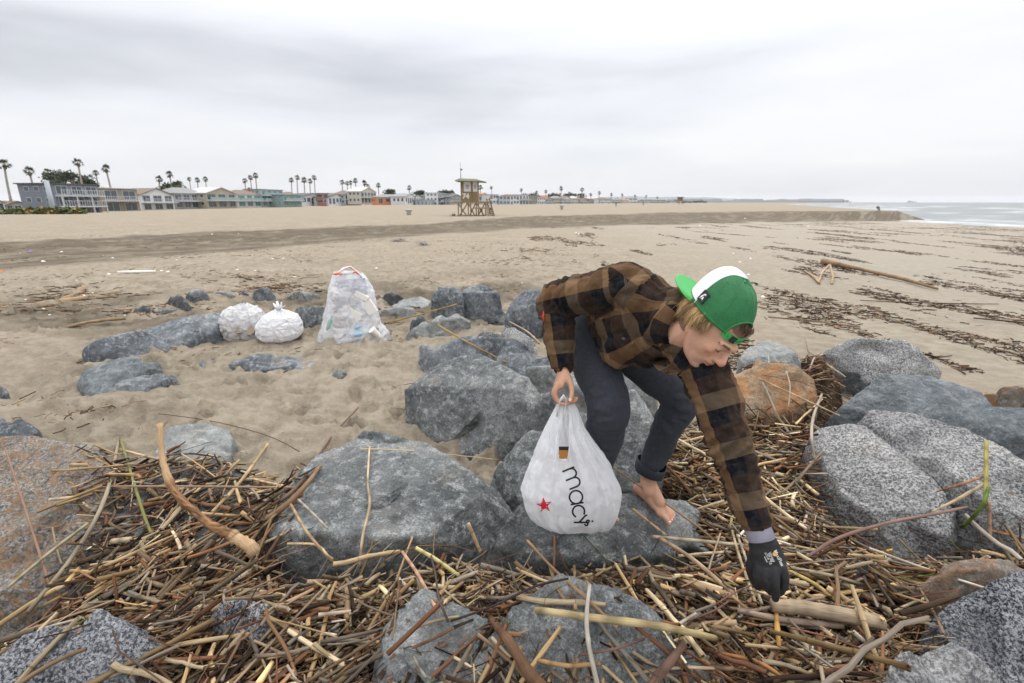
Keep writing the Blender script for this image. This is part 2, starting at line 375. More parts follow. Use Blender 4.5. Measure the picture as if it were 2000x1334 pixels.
# ------------------------------------------------------------------ boulders
def rock_mat(name, A, B, speck=0.0, speckc=(.03, .03, .035), rust=0.0, rustc=(.25, .11, .04), sand=.5, vein=.3, light=(.62, .63, .63), spscale=70, rsc=5.5):
    m = Mat(name)
    n1 = m.noise(1.6, 6, .62, None, .4); n2 = m.noise(9, 6, .68); n3 = m.noise(spscale * 1.6, 3, .7)
    c = m.mix(m.ramp(n1, [(.36, 0.0), (.62, 1.0)]), A, B)
    c = m.mix(m.math('MULTIPLY', m.ramp(n2, [(.42, 0.0), (.64, 1.0)]), .5), c, tuple(v * .42 for v in A))
    c = m.mix(m.math('MULTIPLY', m.ramp(m.noise(19, 9, .78, None, .3), [(.50, 0.0), (.62, 1.0)]), vein), c, light)
    c = m.mix(m.math('MULTIPLY', m.ramp(n3, [(.38, 1.0), (.52, 0.0)]), .35), c, tuple(v * .35 for v in A))
    if speck:
        s1 = m.ramp(m.noise(spscale, 4, .8), [(.46, 1.0), (.54, 0.0)]); s2 = m.ramp(m.noise(4, 3, .6), [(.25, .6), (.6, 1.0)])
        c = m.mix(m.math('MULTIPLY', m.math('MULTIPLY', s1, s2), speck), c, speckc)
    if rust:
        r = m.math('MULTIPLY', m.ramp(m.noise(rsc, 6, .7, None, .5), [(.46, 0.0), (.6, 1.0)]), rust); c = m.mix(r, c, m.mix(m.noise(30, 4), rustc, tuple(v * 1.9 for v in rustc)))
    # blown sand lies on the flat tops and in the dips
    g = m.N('ShaderNodeNewGeometry'); s = m.N('ShaderNodeSeparateXYZ'); m.L(g.outputs['Normal'], s.inputs[0])
    up = m.ramp(s.outputs[2], [(.72, 0.0), (.97, 1.0)]); sn = m.ramp(m.noise(3.2, 6, .66), [(.5, 0.0), (.62, 1.0)])
    c = m.mix(m.math('MULTIPLY', m.math('MULTIPLY', up, sn), sand), c, (.41, .34, .25))
    m.base(c); m.set(Roughness=m.ramp(n2, [(.3, .62), (.7, .9)]), Specular_IOR_Level=.14)
    b1 = m.bump(m.noise(7, 8, .74, None, .6), .05, .9); cr = m.ramp(m.vor(5, 'DISTANCE_TO_EDGE', m.mapped(m.P(), (1, 1, 1), (.5, .4, .2))), [(0, 0.0), (.03, 1.0)])
    b3 = m.bump(m.noise(45, 6, .75), .008, .9, b1); m.bump(n3, .003, .7, b3)
    return m.m
RK = {
 'blue': rock_mat('blue_grey_basalt', (.095, .108, .122), (.225, .247, .268), vein=.45, sand=.35),
 'pale': rock_mat('pale_grey_stone', (.22, .235, .235), (.37, .385, .37), vein=.5, sand=.3, light=(.52, .54, .53)),
 'mid': rock_mat('mottled_grey_stone', (.125, .138, .140), (.335, .35, .345), vein=.6, sand=.15, speck=.45, spscale=110),
 'gran': rock_mat('speckled_granite', (.34, .34, .34), (.56, .56, .55), speck=.85, speckc=(.05, .05, .055), sand=.1, vein=.2, light=(.62, .62, .61), spscale=85),
 'bw': rock_mat('black_white_granite', (.28, .29, .31), (.52, .53, .55), speck=1.0, speckc=(.022, .022, .03), sand=0, vein=.4, light=(.6, .61, .64), spscale=105),
 'rust': rock_mat('rusty_granite', (.21, .205, .19), (.40, .395, .375), speck=.85, speckc=(.05, .045, .04), rust=.8, rustc=(.185, .105, .05), sand=.25, spscale=75, rsc=26),
 'orange': rock_mat('orange_sandstone', (.30, .19, .11), (.50, .41, .29), rust=.6, rustc=(.26, .11, .035), vein=.3, light=(.55, .45, .33), sand=.2),
 'smooth': rock_mat('smooth_slate', (.10, .117, .128), (.21, .232, .245), vein=.25, sand=.05),
 'brown': rock_mat('brown_flat_stone', (.17, .155, .13), (.29, .265, .22), rust=.4, sand=.2),
 'dark': rock_mat('dark_slate', (.06, .065, .07), (.115, .125, .13), vein=.2, sand=.1),
}
rock_objs = []
def hull_mesh(pts):
    bm = bmesh.new()
    for p in pts: bm.verts.new(p)
    bmesh.ops.convex_hull(bm, input=bm.verts[:], use_existing_faces=False)
    loose = [v for v in bm.verts if not v.link_faces]
    bmesh.ops.delete(bm, geom=loose, context='VERTS')
    return bm
def remesh(me, voxel, smooth_it=0, smooth_f=.5):
    o = bpy.data.objects.new('tmp', me); col.objects.link(o)
    md = o.modifiers.new('r', 'REMESH'); md.mode = 'VOXEL'; md.voxel_size = voxel
    if smooth_it: s = o.modifiers.new('s', 'SMOOTH'); s.iterations = smooth_it; s.factor = smooth_f
    dg = bpy.context.evaluated_depsgraph_get(); ev = o.evaluated_get(dg)
    r = bpy.data.meshes.new_from_object(ev, depsgraph=dg); bpy.data.objects.remove(o); return r
def getv(me):
    v = np.empty(len(me.vertices) * 3, np.float32); me.vertices.foreach_get('co', v); return v.reshape(-1, 3).astype(float)
def getn(me):
    v = np.empty(len(me.vertices) * 3, np.float32); me.vertices.foreach_get('normal', v); return v.reshape(-1, 3).astype(float)
def setv(me, v): me.vertices.foreach_set('co', v.astype(np.float32).ravel()); me.update()
nrock = 0
def rock(label, mat, pts, base=-.15, rough=1.0, res=64, cut=1.0, group=None, name='boulder', sm=None):
    """pts: (px, py, z) in the photograph; each falls on the level z. The stone goes on down to base."""
    global nrock; nrock += 1
    W = [PZ(*p) for p in pts]
    c = sum(W, Vector()) / len(W)
    W2 = W + [Vector((c.x + (w.x - c.x) * .95, c.y + (w.y - c.y) * .95, base)) for w in W]
    W2 += [Vector((c.x + (w.x - c.x) * .9, w.y + .22 * (max(q.y for q in W) - min(q.y for q in W)) * .5, (w.z + base) / 2)) for w in W if w.y > c.y]
    bm = hull_mesh(W2); bmesh.ops.triangulate(bm, faces=bm.faces[:])
    me0 = bpy.data.meshes.new('h'); bm.to_mesh(me0); bm.free()
    v = getv(me0); ext = v.max(0) - v.min(0); size = float(max(ext[0], ext[1])); vox = max(size / res, .006)
    me = remesh(me0, vox, sm if sm is not None else max(1, int(res * .02)), .5)
    v = getv(me); s = size; off = nrock * 7.13; rg = np.random.default_rng(nrock + 40); cen = (v.max(0) + v.min(0)) / 2
    v = cen + (v - cen) * np.array([1.055, 1.02, 1.0]); v[:, 2] += .012 * s * sst(v[:, 2], base, v[:, 2].max())
    for _ in range(int(13 * cut) + 3):       # broken faces: plane cuts, mostly on the upper side
        nn = rg.normal(0, 1, 3); nn[2] = abs(nn[2]) * .8 + .05; nn /= np.linalg.norm(nn); q = (v - cen) @ nn; h = q.max() * rg.uniform(.90, .985); ex = np.clip(q - h, 0, None); v = v - ex[:, None] * nn * .92
    for _ in range(int(7 * cut)):                       # local chips
        k0 = v[rg.integers(0, len(v))]; nn = (k0 - cen) / np.linalg.norm(k0 - cen) + rg.normal(0, .45, 3); nn /= np.linalg.norm(nn); rad_ = s * rg.uniform(.08, .22); dd = np.linalg.norm(v - k0, axis=1); q = (v - k0) @ nn + s * rg.uniform(.004, .014); v = v - (np.clip(q, 0, None) * (1 - sst(dd, rad_ * .8, rad_ * 1.2)))[:, None] * nn
    setv(me, v); n = getn(me)
    zfade = 1
    d = .010 * fbm(v / s + off, 2.2, 3) * s * rough
    # chipped facets: step-like cuts from cellular planes
    q = fbm(v / s + off + 5, 3.6, 2); d += .008 * s * q
    d += .007 * s * rough * fbm(v / s + off, 9, 5, .7)
    d += .011 * fbm(v + off, 13, 5, .7, True) * min(s, .6)
    v = v + n * d[:, None]; setv(me, v); me.polygons.foreach_set('use_smooth', np.ones(len(me.polygons), bool))
    loc = recentre(me); me.materials.append(RK[mat]); me.name = name
    o = link(name, me, None, loc); tag(o, label, 'rock', group); rock_objs.append(o); return o
G = 'boulders of the rock jetty'
# --- far small row
rock('dark pointed rock standing in the sand left of the round grey one', 'dark', [(318,600,.15),(330,583,.3),(345,573,.4),(356,580,.4),(369,597,.3),(368,602,.15)], 0, res=26)
rock('round bluish rock in the sand right of the dark pointed rock', 'blue', [(362,578,.35),(375,565,.42),(394,564,.42),(404,572,.35),(405,584,.2),(385,592,.15),(366,588,.2)], 0, res=26)
rock('low dark rock at the left end of the small rock row', 'blue', [(258,606,.22),(268,598,.3),(288,598,.3),(294,606,.2),(280,612,.15)], 0, res=22)
rock('flat grey stone lying between the dark pointed rock and the low left rock', 'blue', [(292,612,.2),(310,603,.25),(350,602,.25),(365,606,.2),(330,616,.15)], 0, res=22)
rock('low pale rock half buried right of the round bluish rock', 'pale', [(405,574,.25),(420,569,.3),(450,571,.3),(462,578,.2),(430,584,.15)], 0, res=22)
rock('dark flat stone behind the two white bags', 'blue', [(462,575,.25),(475,569,.3),(486,574,.25),(480,581,.15)], 0, res=20)
rock('grey lump of rock straight behind the tied white bag', 'blue', [(492,579,.2),(498,566,.36),(516,561,.4),(532,566,.36),(537,576,.25),(520,583,.15)], 0, res=24)
rock('greenish flat rock left of the tall clear bag', 'mid', [(556,580,.2),(575,568,.33),(600,570,.33),(628,578,.2),(600,588,.15)], 0, res=24)
rock('small reddish cobble just right of the tall clear bag', 'brown', [(728,585,.2),(733,575,.3),(742,574,.3),(745,582,.2),(738,588,.15)], 0, res=18)
rock('dark grey rock right of the tall clear bag', 'dark', [(740,588,.22),(748,574,.36),(762,569,.4),(778,576,.35),(792,586,.22),(770,596,.15)], 0, res=26)
rock('flat light stone between the clear bag and the pair of blue boulders', 'pale', [(766,598,.2),(790,582,.3),(822,578,.3),(842,586,.25),(835,600,.18),(790,612,.15)], 0, res=26)
rock('pale sandy boulder behind the yellow cane', 'pale', [(738,612,.22),(752,603,.32),(790,598,.36),(815,604,.3),(822,618,.2),(775,628,.14),(745,626,.14)], 0, res=28)
# --- left half buried rocks
rock('long blue grey slab running from the left up to the white bags', 'blue', [(138,696,.2),(180,672,.38),(250,652,.45),(330,630,.46),(410,612,.44),(440,612,.42),(442,640,.3),(400,652,.2),(335,674,.2),(318,690,.2),(240,706,.2),(205,714,.17)], 0, res=90, rough=.6)
rock('speckled grey boulder showing between the white bag and the clear bag', 'mid', [(575,600,.4),(610,596,.48),(645,600,.48),(680,612,.4),(690,640,.15),(650,655,.12),(585,648,.12)], 0, res=40)
rock('grey wedge rock below the long slab, rounded on top', 'smooth', [(150,747,.2),(170,722,.3),(230,700,.4),(285,689,.42),(309,702,.34),(290,722,.22),(225,752,.18),(190,783,.16),(168,775,.16)], 0, res=50, rough=.7)
rock('low dark rock with sand across it below the grey wedge rock', 'blue', [(205,778,.17),(225,748,.26),(290,730,.3),(350,732,.26),(330,746,.18),(262,752,.2),(250,774,.16)], 0, res=44, rough=.8)
rock('flat blue slab barely out of the sand, left piece', 'blue', [(380,716,.17),(390,706,.22),(420,704,.22),(432,712,.18),(400,722,.16)], 0, res=24)
rock('flat blue slab barely out of the sand below the tied white bag', 'blue', [(412,720,.17),(450,702,.24),(520,693,.27),(560,698,.24),(600,712,.22),(645,714,.18),(615,728,.17),(585,740,.16),(560,728,.18),(480,728,.17)], 0, res=60, rough=.6)
rock('small greenish stone alone on the sand below the clear bag', 'mid', [(647,736,.18),(652,724,.24),(668,720,.25),(677,726,.24),(676,737,.18),(660,741,.17)], .05, res=22)
rock('dark blue rock cut off by the left edge above the rusty boulder', 'blue', [(-40,830,.3),(-10,815,.36),(40,818,.36),(75,838,.3),(80,858,.2),(30,880,.2),(-40,880,.2)], 0, res=40)
rock('small dark rock at the left edge beside the hollow in the sand', 'blue', [(-14,762,.2),(2,752,.26),(14,760,.22),(10,772,.18)], 0, res=18)
# --- centre back
rock('left block of the pair of blue boulders behind the big pale boulder', 'blue', [(843,608,.25),(845,575,.55),(858,558,.66),(893,558,.66),(905,575,.6),(905,610,.35),(880,618,.2)], 0, res=48, rough=.7, sm=2)
rock('right block of the pair of blue boulders with a sharp upper corner', 'blue', [(893,575,.56),(915,562,.64),(942,555,.68),(962,558,.68),(979,571,.62),(975,622,.22),(935,631,.15),(898,617,.22)], 0, res=52, rough=.6, sm=2)
rock('tall blue grey boulder right behind the bent man\'s sleeve', 'blue', [(988,612,.45),(1000,590,.58),(1026,563,.75),(1060,565,.78),(1088,585,.7),(1100,640,.3),(1040,650,.2),(996,632,.25)], 0, res=50, rough=.6, sm=2)
rock('light rock under the first cane, left part', 'pale', [(790,656,.2),(805,640,.3),(835,624,.38),(862,628,.36),(870,648,.24),(830,664,.16)], 0, res=34)
rock('light rounded rock under the first cane, right part', 'pale', [(838,632,.36),(860,614,.44),(892,609,.46),(915,620,.4),(928,634,.3),(905,648,.2),(850,650,.2)], 0, res=38)
rock('small bluish stone leaning on the light rock', 'blue', [(800,634,.28),(808,622,.38),(824,613,.42),(834,622,.36),(828,634,.26)], .05, res=22)
rock('rough speckled stone right of the second cane', 'gran', [(930,655,.35),(940,645,.44),(972,650,.42),(990,664,.34),(965,676,.28),(935,668,.3)], .05, res=32)
rock('white flecked slab sloping towards the man\'s cuff', 'gran', [(960,640,.3),(975,631,.4),(1010,640,.42),(1050,668,.36),(1050,684,.28),(1000,672,.28)], .05, res=38)
rock('sandy tan slab lying under the white flecked slab', 'brown', [(940,640,.25),(985,655,.34),(1040,680,.3),(1040,700,.2),(980,690,.2),(935,660,.2)], .05, res=36)
rock('dark block in the gap behind the man\'s elbow', 'dark', [(945,610,.3),(985,608,.34),(1000,628,.26),(970,640,.2)], .05, res=26)
rock('long dark blue slab behind the big pale boulder', 'blue', [(769,702,.22),(800,686,.34),(850,669,.48),(900,660,.54),(960,662,.55),(1020,668,.54),(1085,676,.5),(1100,715,.34),(1040,730,.3),(890,716,.3),(842,726,.2),(820,706,.24)], .0, res=80, rough=.6)
rock('flat pale stone beside the man\'s bag hand', 'pale', [(1022,716,.48),(1040,706,.55),(1100,714,.55),(1180,745,.5),(1150,770,.42),(1060,740,.42)], .1, res=36)
rock('big pale grey boulder with a flat sloping top in the middle', 'mid', [(794,756,.46),(840,722,.56),(905,694,.66),(946,686,.70),(1000,712,.70),(1060,742,.70),(1086,770,.66),(1075,800,.5),(1020,862,.2),(962,902,.15),(905,888,.15),(840,850,.2),(798,815,.25)], -.1, res=110, rough=.55, sm=2)
rock('grey boulder directly behind the carrier bag', 'mid', [(962,930,.36),(985,885,.48),(1050,838,.62),(1105,800,.70),(1160,810,.70),(1200,900,.55),(1190,985,.42),(1050,985,.36),(985,960,.34)], -.1, res=80, rough=.6, sm=2)
rock('large grey boulder seen between the man\'s legs', 'mid', [(1140,830,.66),(1170,770,.74),(1230,755,.78),(1275,790,.74),(1300,850,.6),(1290,900,.5),(1240,958,.40),(1180,960,.40)], -.1, res=72, rough=.6, sm=2)
rock('pale stone high between the man\'s thighs', 'pale', [(1195,715,.66),(1225,700,.74),(1262,715,.74),(1290,745,.66),(1270,780,.55),(1210,765,.55)], .1, res=38)
rock('wet grey boulder the bare foot stands on', 'mid', [(962,1045,.34),(1000,1000,.42),(1040,978,.46),(1200,962,.46),(1300,968,.44),(1350,985,.41),(1392,1015,.34),(1402,1052,.32),(1300,1085,.30),(1180,1098,.28),(1040,1092,.27),(975,1070,.30)], -.2, res=96, rough=.55, sm=2)
rock('broad flat grey slab left of the carrier bag', 'mid', [(500,1046,.38),(560,968,.45),(640,880,.50),(720,850,.50),(840,872,.50),(940,915,.50),(1010,960,.46),(610,1040,.44),(760,1052,.43),(900,1045,.41),(1024,990,.40),(985,1050,.3),(960,1095,.22),(840,1110,.2),(700,1130,.2),(560,1125,.22)], -.2, res=120, rough=.5, sm=2)
rock('dark notch of rock at the top edge of the broad flat slab', 'mid', [(660,885,.45),(680,850,.52),(715,838,.56),(790,856,.54),(850,885,.46),(760,900,.42)], .0, res=50)
rock('rust stained boulder filling the left edge', 'rust', [(-60,900,.46),(-40,862,.52),(60,850,.55),(150,856,.55),(205,885,.52),(225,925,.46),(215,990,.4),(150,1100,.3),(80,1190,.22),(-60,1200,.25)], -.2, res=100, rough=.6, sm=2)
rock('flat sandy slab behind the curved driftwood limb', 'pale', [(290,900,.3),(330,836,.36),(400,826,.37),(450,836,.36),(442,880,.3),(420,905,.28),(330,925,.26)], -.1, res=50, rough=.6)
rock('dark slate slope under the driftwood left of the broad slab', 'dark', [(118,1150,.28),(200,1010,.36),(270,930,.42),(400,890,.42),(470,910,.4),(510,1000,.36),(480,1100,.28),(300,1180,.22)], -.2, res=80, rough=.7)
rock('black and white boulder in the bottom left corner', 'bw', [(-70,1330,.45),(-20,1270,.54),(90,1212,.58),(180,1188,.58),(262,1196,.54),(300,1240,.48),(270,1330,.42),(150,1420,.35),(-60,1420,.4)], -.2, res=90, rough=.6, sm=2)
rock('purple grey speckled rock peeking through the reeds left of centre', 'bw', [(400,1210,.40),(430,1165,.45),(500,1160,.45),(540,1190,.42),(525,1245,.38),(440,1250,.36)], -.1, res=50)
rock('grey boulder at the bottom, left of the split between two', 'mid', [(722,1300,.45),(748,1215,.52),(800,1160,.55),(880,1138,.55),(948,1170,.54),(950,1215,.5),(905,1300,.44),(860,1420,.36),(740,1420,.38)], -.2, res=80, rough=.7, sm=2)
rock('large dark topped boulder at the bottom centre', 'mid', [(905,1320,.45),(960,1235,.54),(1010,1165,.58),(1090,1120,.6),(1200,1150,.6),(1280,1200,.57),(1330,1265,.5),(1370,1420,.36),(900,1420,.36)], -.2, res=110, rough=.6, sm=2)
rock('low grey rock at the bottom right of the centre boulder', 'mid', [(1290,1300,.4),(1310,1255,.46),(1370,1250,.46),(1400,1300,.42),(1400,1400,.35),(1290,1400,.35)], -.1, res=50)
# --- right side
rock('small grey flat rock behind the cap brim side', 'pale', [(1440,705,.45),(1470,668,.55),(1520,664,.56),(1560,690,.5),(1575,715,.4),(1500,730,.35)], 0, res=40)
rock('orange brown boulder right of the man\'s shoulder', 'orange', [(1380,760,.5),(1400,720,.62),(1440,702,.68),(1520,702,.70),(1590,722,.66),(1612,765,.54),(1600,800,.42),(1500,815,.38),(1400,800,.4)], 0, res=64, rough=.6, sm=2)
rock('speckled granite boulder furthest out at the right', 'gran', [(1602,705,.3),(1615,680,.46),(1660,658,.58),(1740,655,.60),(1790,675,.54),(1830,722,.34),(1835,740,.2),(1700,750,.2),(1610,725,.2)], -.1, res=70, rough=.6, sm=2)
rock('big smooth slate boulder reaching the right edge', 'smooth', [(1628,790,.5),(1660,752,.62),(1720,732,.70),(1820,736,.70),(1920,770,.66),(2060,820,.6),(2090,900,.5),(2040,960,.3),(1800,900,.3),(1680,830,.4)], -.1, res=110, rough=.5, sm=7)
rock('flat speckled granite slab, nearer of the split pair', 'gran', [(1582,862,.50),(1610,832,.56),(1660,818,.6),(1700,838,.54),(1772,900,.50),(1852,968,.46),(1880,1005,.42),(1870,1045,.35),(1760,1040,.3),(1650,970,.34),(1595,905,.4)], -.1, res=96, rough=.5, sm=2)
rock('long speckled granite slab, further of the split pair', 'gran', [(1678,822,.58),(1700,806,.63),(1770,808,.66),(1880,838,.66),(1960,862,.66),(2030,905,.62),(2050,1000,.48),(2000,1040,.42),(1930,985,.50),(1860,925,.56),(1760,855,.58)], -.1, res=100, rough=.5, sm=2)
rock('brownish flat stone above the black and white boulders', 'brown', [(1780,1142,.42),(1830,1105,.48),(1900,1088,.5),(2010,1092,.5),(2040,1130,.46),(1960,1175,.38),(1840,1180,.36)], -.1, res=60, rough=.6)
rock('black and white granite boulder at the lower right edge', 'bw', [(1820,1195,.46),(1850,1165,.50),(1920,1130,.54),(2030,1105,.56),(2110,1150,.54),(2110,1420,.30),(2000,1380,.30),(1890,1270,.36)], -.2, res=90, rough=.6, sm=2)
rock('black and white granite boulder in the bottom right corner, lower one', 'gran', [(1735,1320,.60),(1765,1255,.68),(1820,1222,.72),(1880,1240,.70),(1950,1300,.64),(1990,1420,.50),(1740,1420,.50)], -.2, res=80, rough=.6, sm=2)
rock('brown rock at the right edge beyond the slate boulder', 'brown', [(1935,785,.25),(1955,755,.4),(1985,748,.42),(2020,765,.4),(2020,800,.25),(1960,805,.2)], -.1, res=36)
rock('tan stone between the granite and the slate boulder', 'orange', [(1905,772,.3),(1930,755,.38),(1955,765,.36),(1950,790,.25),(1915,790,.22)], -.1, res=30)
rock('reddish cobble lying on the brown rock at the right edge', 'brown', [(1957,765,.42),(1975,754,.48),(2003,756,.48),(2005,768,.42)], .2, res=22)
rock('small dark stone half sunk in the sand at the orange boulder', 'dark', [(1600,735,.3),(1625,722,.38),(1690,728,.38),(1700,745,.28),(1640,752,.25)], 0, res=30)
rock('round grey cobble in the reeds by the flat brown stone', 'blue', [(1668,1100,.42),(1680,1092,.46),(1700,1094,.46),(1706,1104,.42),(1690,1112,.4)], .2, res=22)
# ------------------------------------------------------------------ heap of reeds: bed, height map, stalks
HX0, HX1, HY0, HY1, HS = -4.6, 4.6, .35, 8.0, .012
hw, hh = int((HX1 - HX0) / HS), int((HY1 - HY0) / HS)
gx = HX0 + (np.arange(hw) + .5) * HS; gy = HY0 + (np.arange(hh) + .5) * HS
GX, GY = np.meshgrid(gx, gy)
def inpoly(x, y, poly):
    ins = np.zeros(x.shape, bool); n = len(poly)
    for i in range(n):
        x1, y1 = poly[i]; x2, y2 = poly[(i + 1) % n]
        c = ((y1 > y) != (y2 > y)) & (x < (x2 - x1) * (y - y1) / (y2 - y1 + 1e-12) + x1); ins ^= c
    return ins
def blur(a, r):
    for ax in (0, 1):
        for _ in range(2):
            c = np.cumsum(np.pad(a, [(r + 1, r) if i == ax else (0, 0) for i in (0, 1)], mode='edge'), axis=ax)
            a = (np.take(c, np.arange(2 * r + 1, c.shape[ax]), axis=ax) - np.take(c, np.arange(0, c.shape[ax] - 2 * r - 1), axis=ax)) / (2 * r + 1)
    return a
def wpoly(pts, z): return [(PZ(a, b, z).x, PZ(a, b, z).y) for a, b in pts]
PILE = [(-160,1240),(60,1150),(190,1010),(225,900),(330,875),(440,885),(520,930),(585,965),(560,1020),(525,1080),(570,1105),(700,1092),(860,1068),(960,1060),(1010,1068),(1180,1080),(1300,1068),(1410,1050),(1370,985),(1330,950),(1300,900),(1310,820),(1390,770),(1480,800),(1600,800),(1615,740),(1560,690),(1600,680),(1650,740),(1620,800),(1590,850),(1600,930),(1650,985),(1760,1045),(1870,1045),(1960,1010),(2200,1060),(2200,1120),(1900,1088),(1790,1135),(1850,1180),(1850,1230),(1760,1260),(1735,1330),(1735,1560),(-160,1560)]
mask = inpoly(GX, GY, wpoly(PILE, .42)).astype(float)
# behind the head too
mask = np.maximum(mask, inpoly(GX, GY, wpoly([(1440,690),(1480,670),(1560,680),(1600,715),(1560,730),(1450,720)], .6)) * .9)
bm_ = blur(mask, 5)
anch = [(330,900,.42),(200,1000,.40),(500,1100,.42),(250,1150,.37),(0,1250,.40),(600,1200,.45),(400,1300,.46),(650,1330,.47),(200,1350,.45),(850,1120,.43),(1100,1110,.41),(1250,1120,.43),(1500,950,.42),(1400,850,.42),(1560,760,.50),(1600,1100,.45),(1500,1170,.46),(1650,1250,.47),(1500,1330,.48),(1900,1060,.40),(1750,1060,.42),(1380,1000,.36),(1500,690,.55),(1000,1400,.5)]
AW = np.array([tuple(PZ(*a)) for a in anch]); num = np.zeros_like(GX); den = np.zeros_like(GX)
for ax_, ay_, az_ in AW:
    w = 1 / (((GX - ax_) ** 2 + (GY - ay_) ** 2) + .02) ** 1.5; num += w * az_; den += w
P0 = np.stack([GX.ravel(), GY.ravel(), GX.ravel() * 0], -1)
nz = fbm(P0, 2.2, 4).reshape(GX.shape)
terr = terrain(GX.ravel(), GY.ravel()).reshape(GX.shape)
mound = num / den - .115 + .05 * nz; mound = terr - .05 + (mound - terr + .05) * sst(bm_, .05, .75) - .06 * (bm_ < .02)
# the bed under the stalks: packed litter, near-black so its colour carries the shade of the gaps
st = 1; sub = (slice(0, hh, st), slice(0, hw, st)); mm_ = bm_[sub] > .03
gxs, gys, gzs = GX[sub], GY[sub], mound[sub] - .04 * sst(bm_[sub], .3, .8) + .008 * fbm(P0, 34, 3).reshape(GX.shape)[sub]
idx = np.cumsum(mm_.ravel()).reshape(mm_.shape) - 1
q = mm_[:-1, :-1] & mm_[1:, :-1] & mm_[:-1, 1:] & mm_[1:, 1:]
F = np.stack([idx[:-1, :-1][q], idx[:-1, 1:][q], idx[1:, 1:][q], idx[1:, :-1][q]], -1)
m = Mat('packed_litter_gap_shade'); m.base(m.ramp(m.noise(60, 5, .75), [(.3, (.010, .007, .005)), (.52, (.032, .021, .013)), (.72, (.10, .062, .035))])); m.set(Roughness=.95, Specular_IOR_Level=.05); m.bump(m.noise(130, 4, .7), .006, 1.0)
tag(link('reed_litter_bed', mesh('litter', np.stack([gxs[mm_], gys[mm_], gzs[mm_]], -1), F, m.m)), 'packed litter of broken reeds under the loose stalks, gap shade in its colour', kind='stuff')
hmap = np.maximum(terr, np.where(bm_ > .03, mound, -9))
rockh = np.full_like(hmap, -9)
for ro in rock_objs:
    v = getv(ro.data) + np.array(ro.location)
    ix = ((v[:, 0] - HX0) / HS).astype(int); iy = ((v[:, 1] - HY0) / HS).astype(int)
    k = (ix > 0) & (ix < hw - 1) & (iy > 0) & (iy < hh - 1)
    if not k.any(): continue
    for dx in (0, 1):
        for dy in (0, 1): np.maximum.at(rockh, (iy[k] - dy, ix[k] - dx), v[k, 2])
for _ in range(2):
    r2 = rockh.copy()
    for ax in (0, 1):
        for s in (-1, 1): r2 = np.maximum(r2, np.where(rockh < -5, np.roll(rockh, s, ax), -9))
    rockh = r2
hmap = np.maximum(hmap, rockh)
def hz(x, y):
    ix = np.clip(((np.asarray(x) - HX0) / HS).astype(int), 0, hw - 1); iy = np.clip(((np.asarray(y) - HY0) / HS).astype(int), 0, hh - 1); return hmap[iy, ix]
def hit(px, py):
    """where the sight line through (px, py) meets the heap, the rocks or the sand"""
    r = ray(px, py); t = np.linspace(.3, 12, 3000); y = r.y * t / r.y if False else t; s = y / r.y
    x = r.x * s; z = HC + r.z * s; h = hz(x, y); k = np.where((z <= h) & (y > HY0))[0]
    i = k[0] if len(k) else len(t) - 1; return Vector((x[i], y[i], z[i]))

def stick_mat(name, spec=.25, rough=.75, tint=False):
    m = Mat(name); st = m.N('ShaderNodeAttribute', attribute_name='st').outputs['Vector']
    c = m.attr()
    if tint: c = m.mix(1.0, c, m.N('ShaderNodeObjectInfo').outputs['Color'], 'MULTIPLY')
    s1 = m.noise(1, 4, .6, m.mapped(st, (14, 9, 1))); s2 = m.noise(1, 3, .7, m.mapped(st, (60, 30, 1)))
    c = m.mix(m.math('MULTIPLY', m.ramp(s1, [(.42, 0.0), (.7, 1.0)]), .65), c, m.mix(1.0, c, (.42, .32, .24), 'MULTIPLY'))
    c = m.mix(m.math('MULTIPLY', m.ramp(s2, [(.5, 0.0), (.75, 1.0)]), .4), c, m.mix(1.0, c, (.55, .5, .45), 'MULTIPLY'))
    m.base(c); m.set(Roughness=rough, Specular_IOR_Level=spec * .35); m.bump(s2, .002, .6); return m.m
M_STK = stick_mat('dry_stalk'); M_STKO = stick_mat('dry_stalk_single', tint=True)
PALS = {'straw': [(.45,.32,.17),(.50,.38,.225),(.38,.26,.13),(.42,.345,.23),(.55,.45,.30)], 'tan': [(.27,.195,.12),(.23,.16,.10),(.22,.175,.13),(.31,.235,.16)],
        'red': [(.20,.095,.05),(.25,.13,.07),(.17,.085,.05),(.32,.185,.10)], 'grey': [(.32,.28,.23),(.25,.21,.17),(.40,.36,.30)],
        'dark': [(.04,.027,.019),(.065,.042,.029),(.10,.066,.043)], 'green': [(.13,.20,.03),(.22,.28,.06),(.10,.14,.03)]}
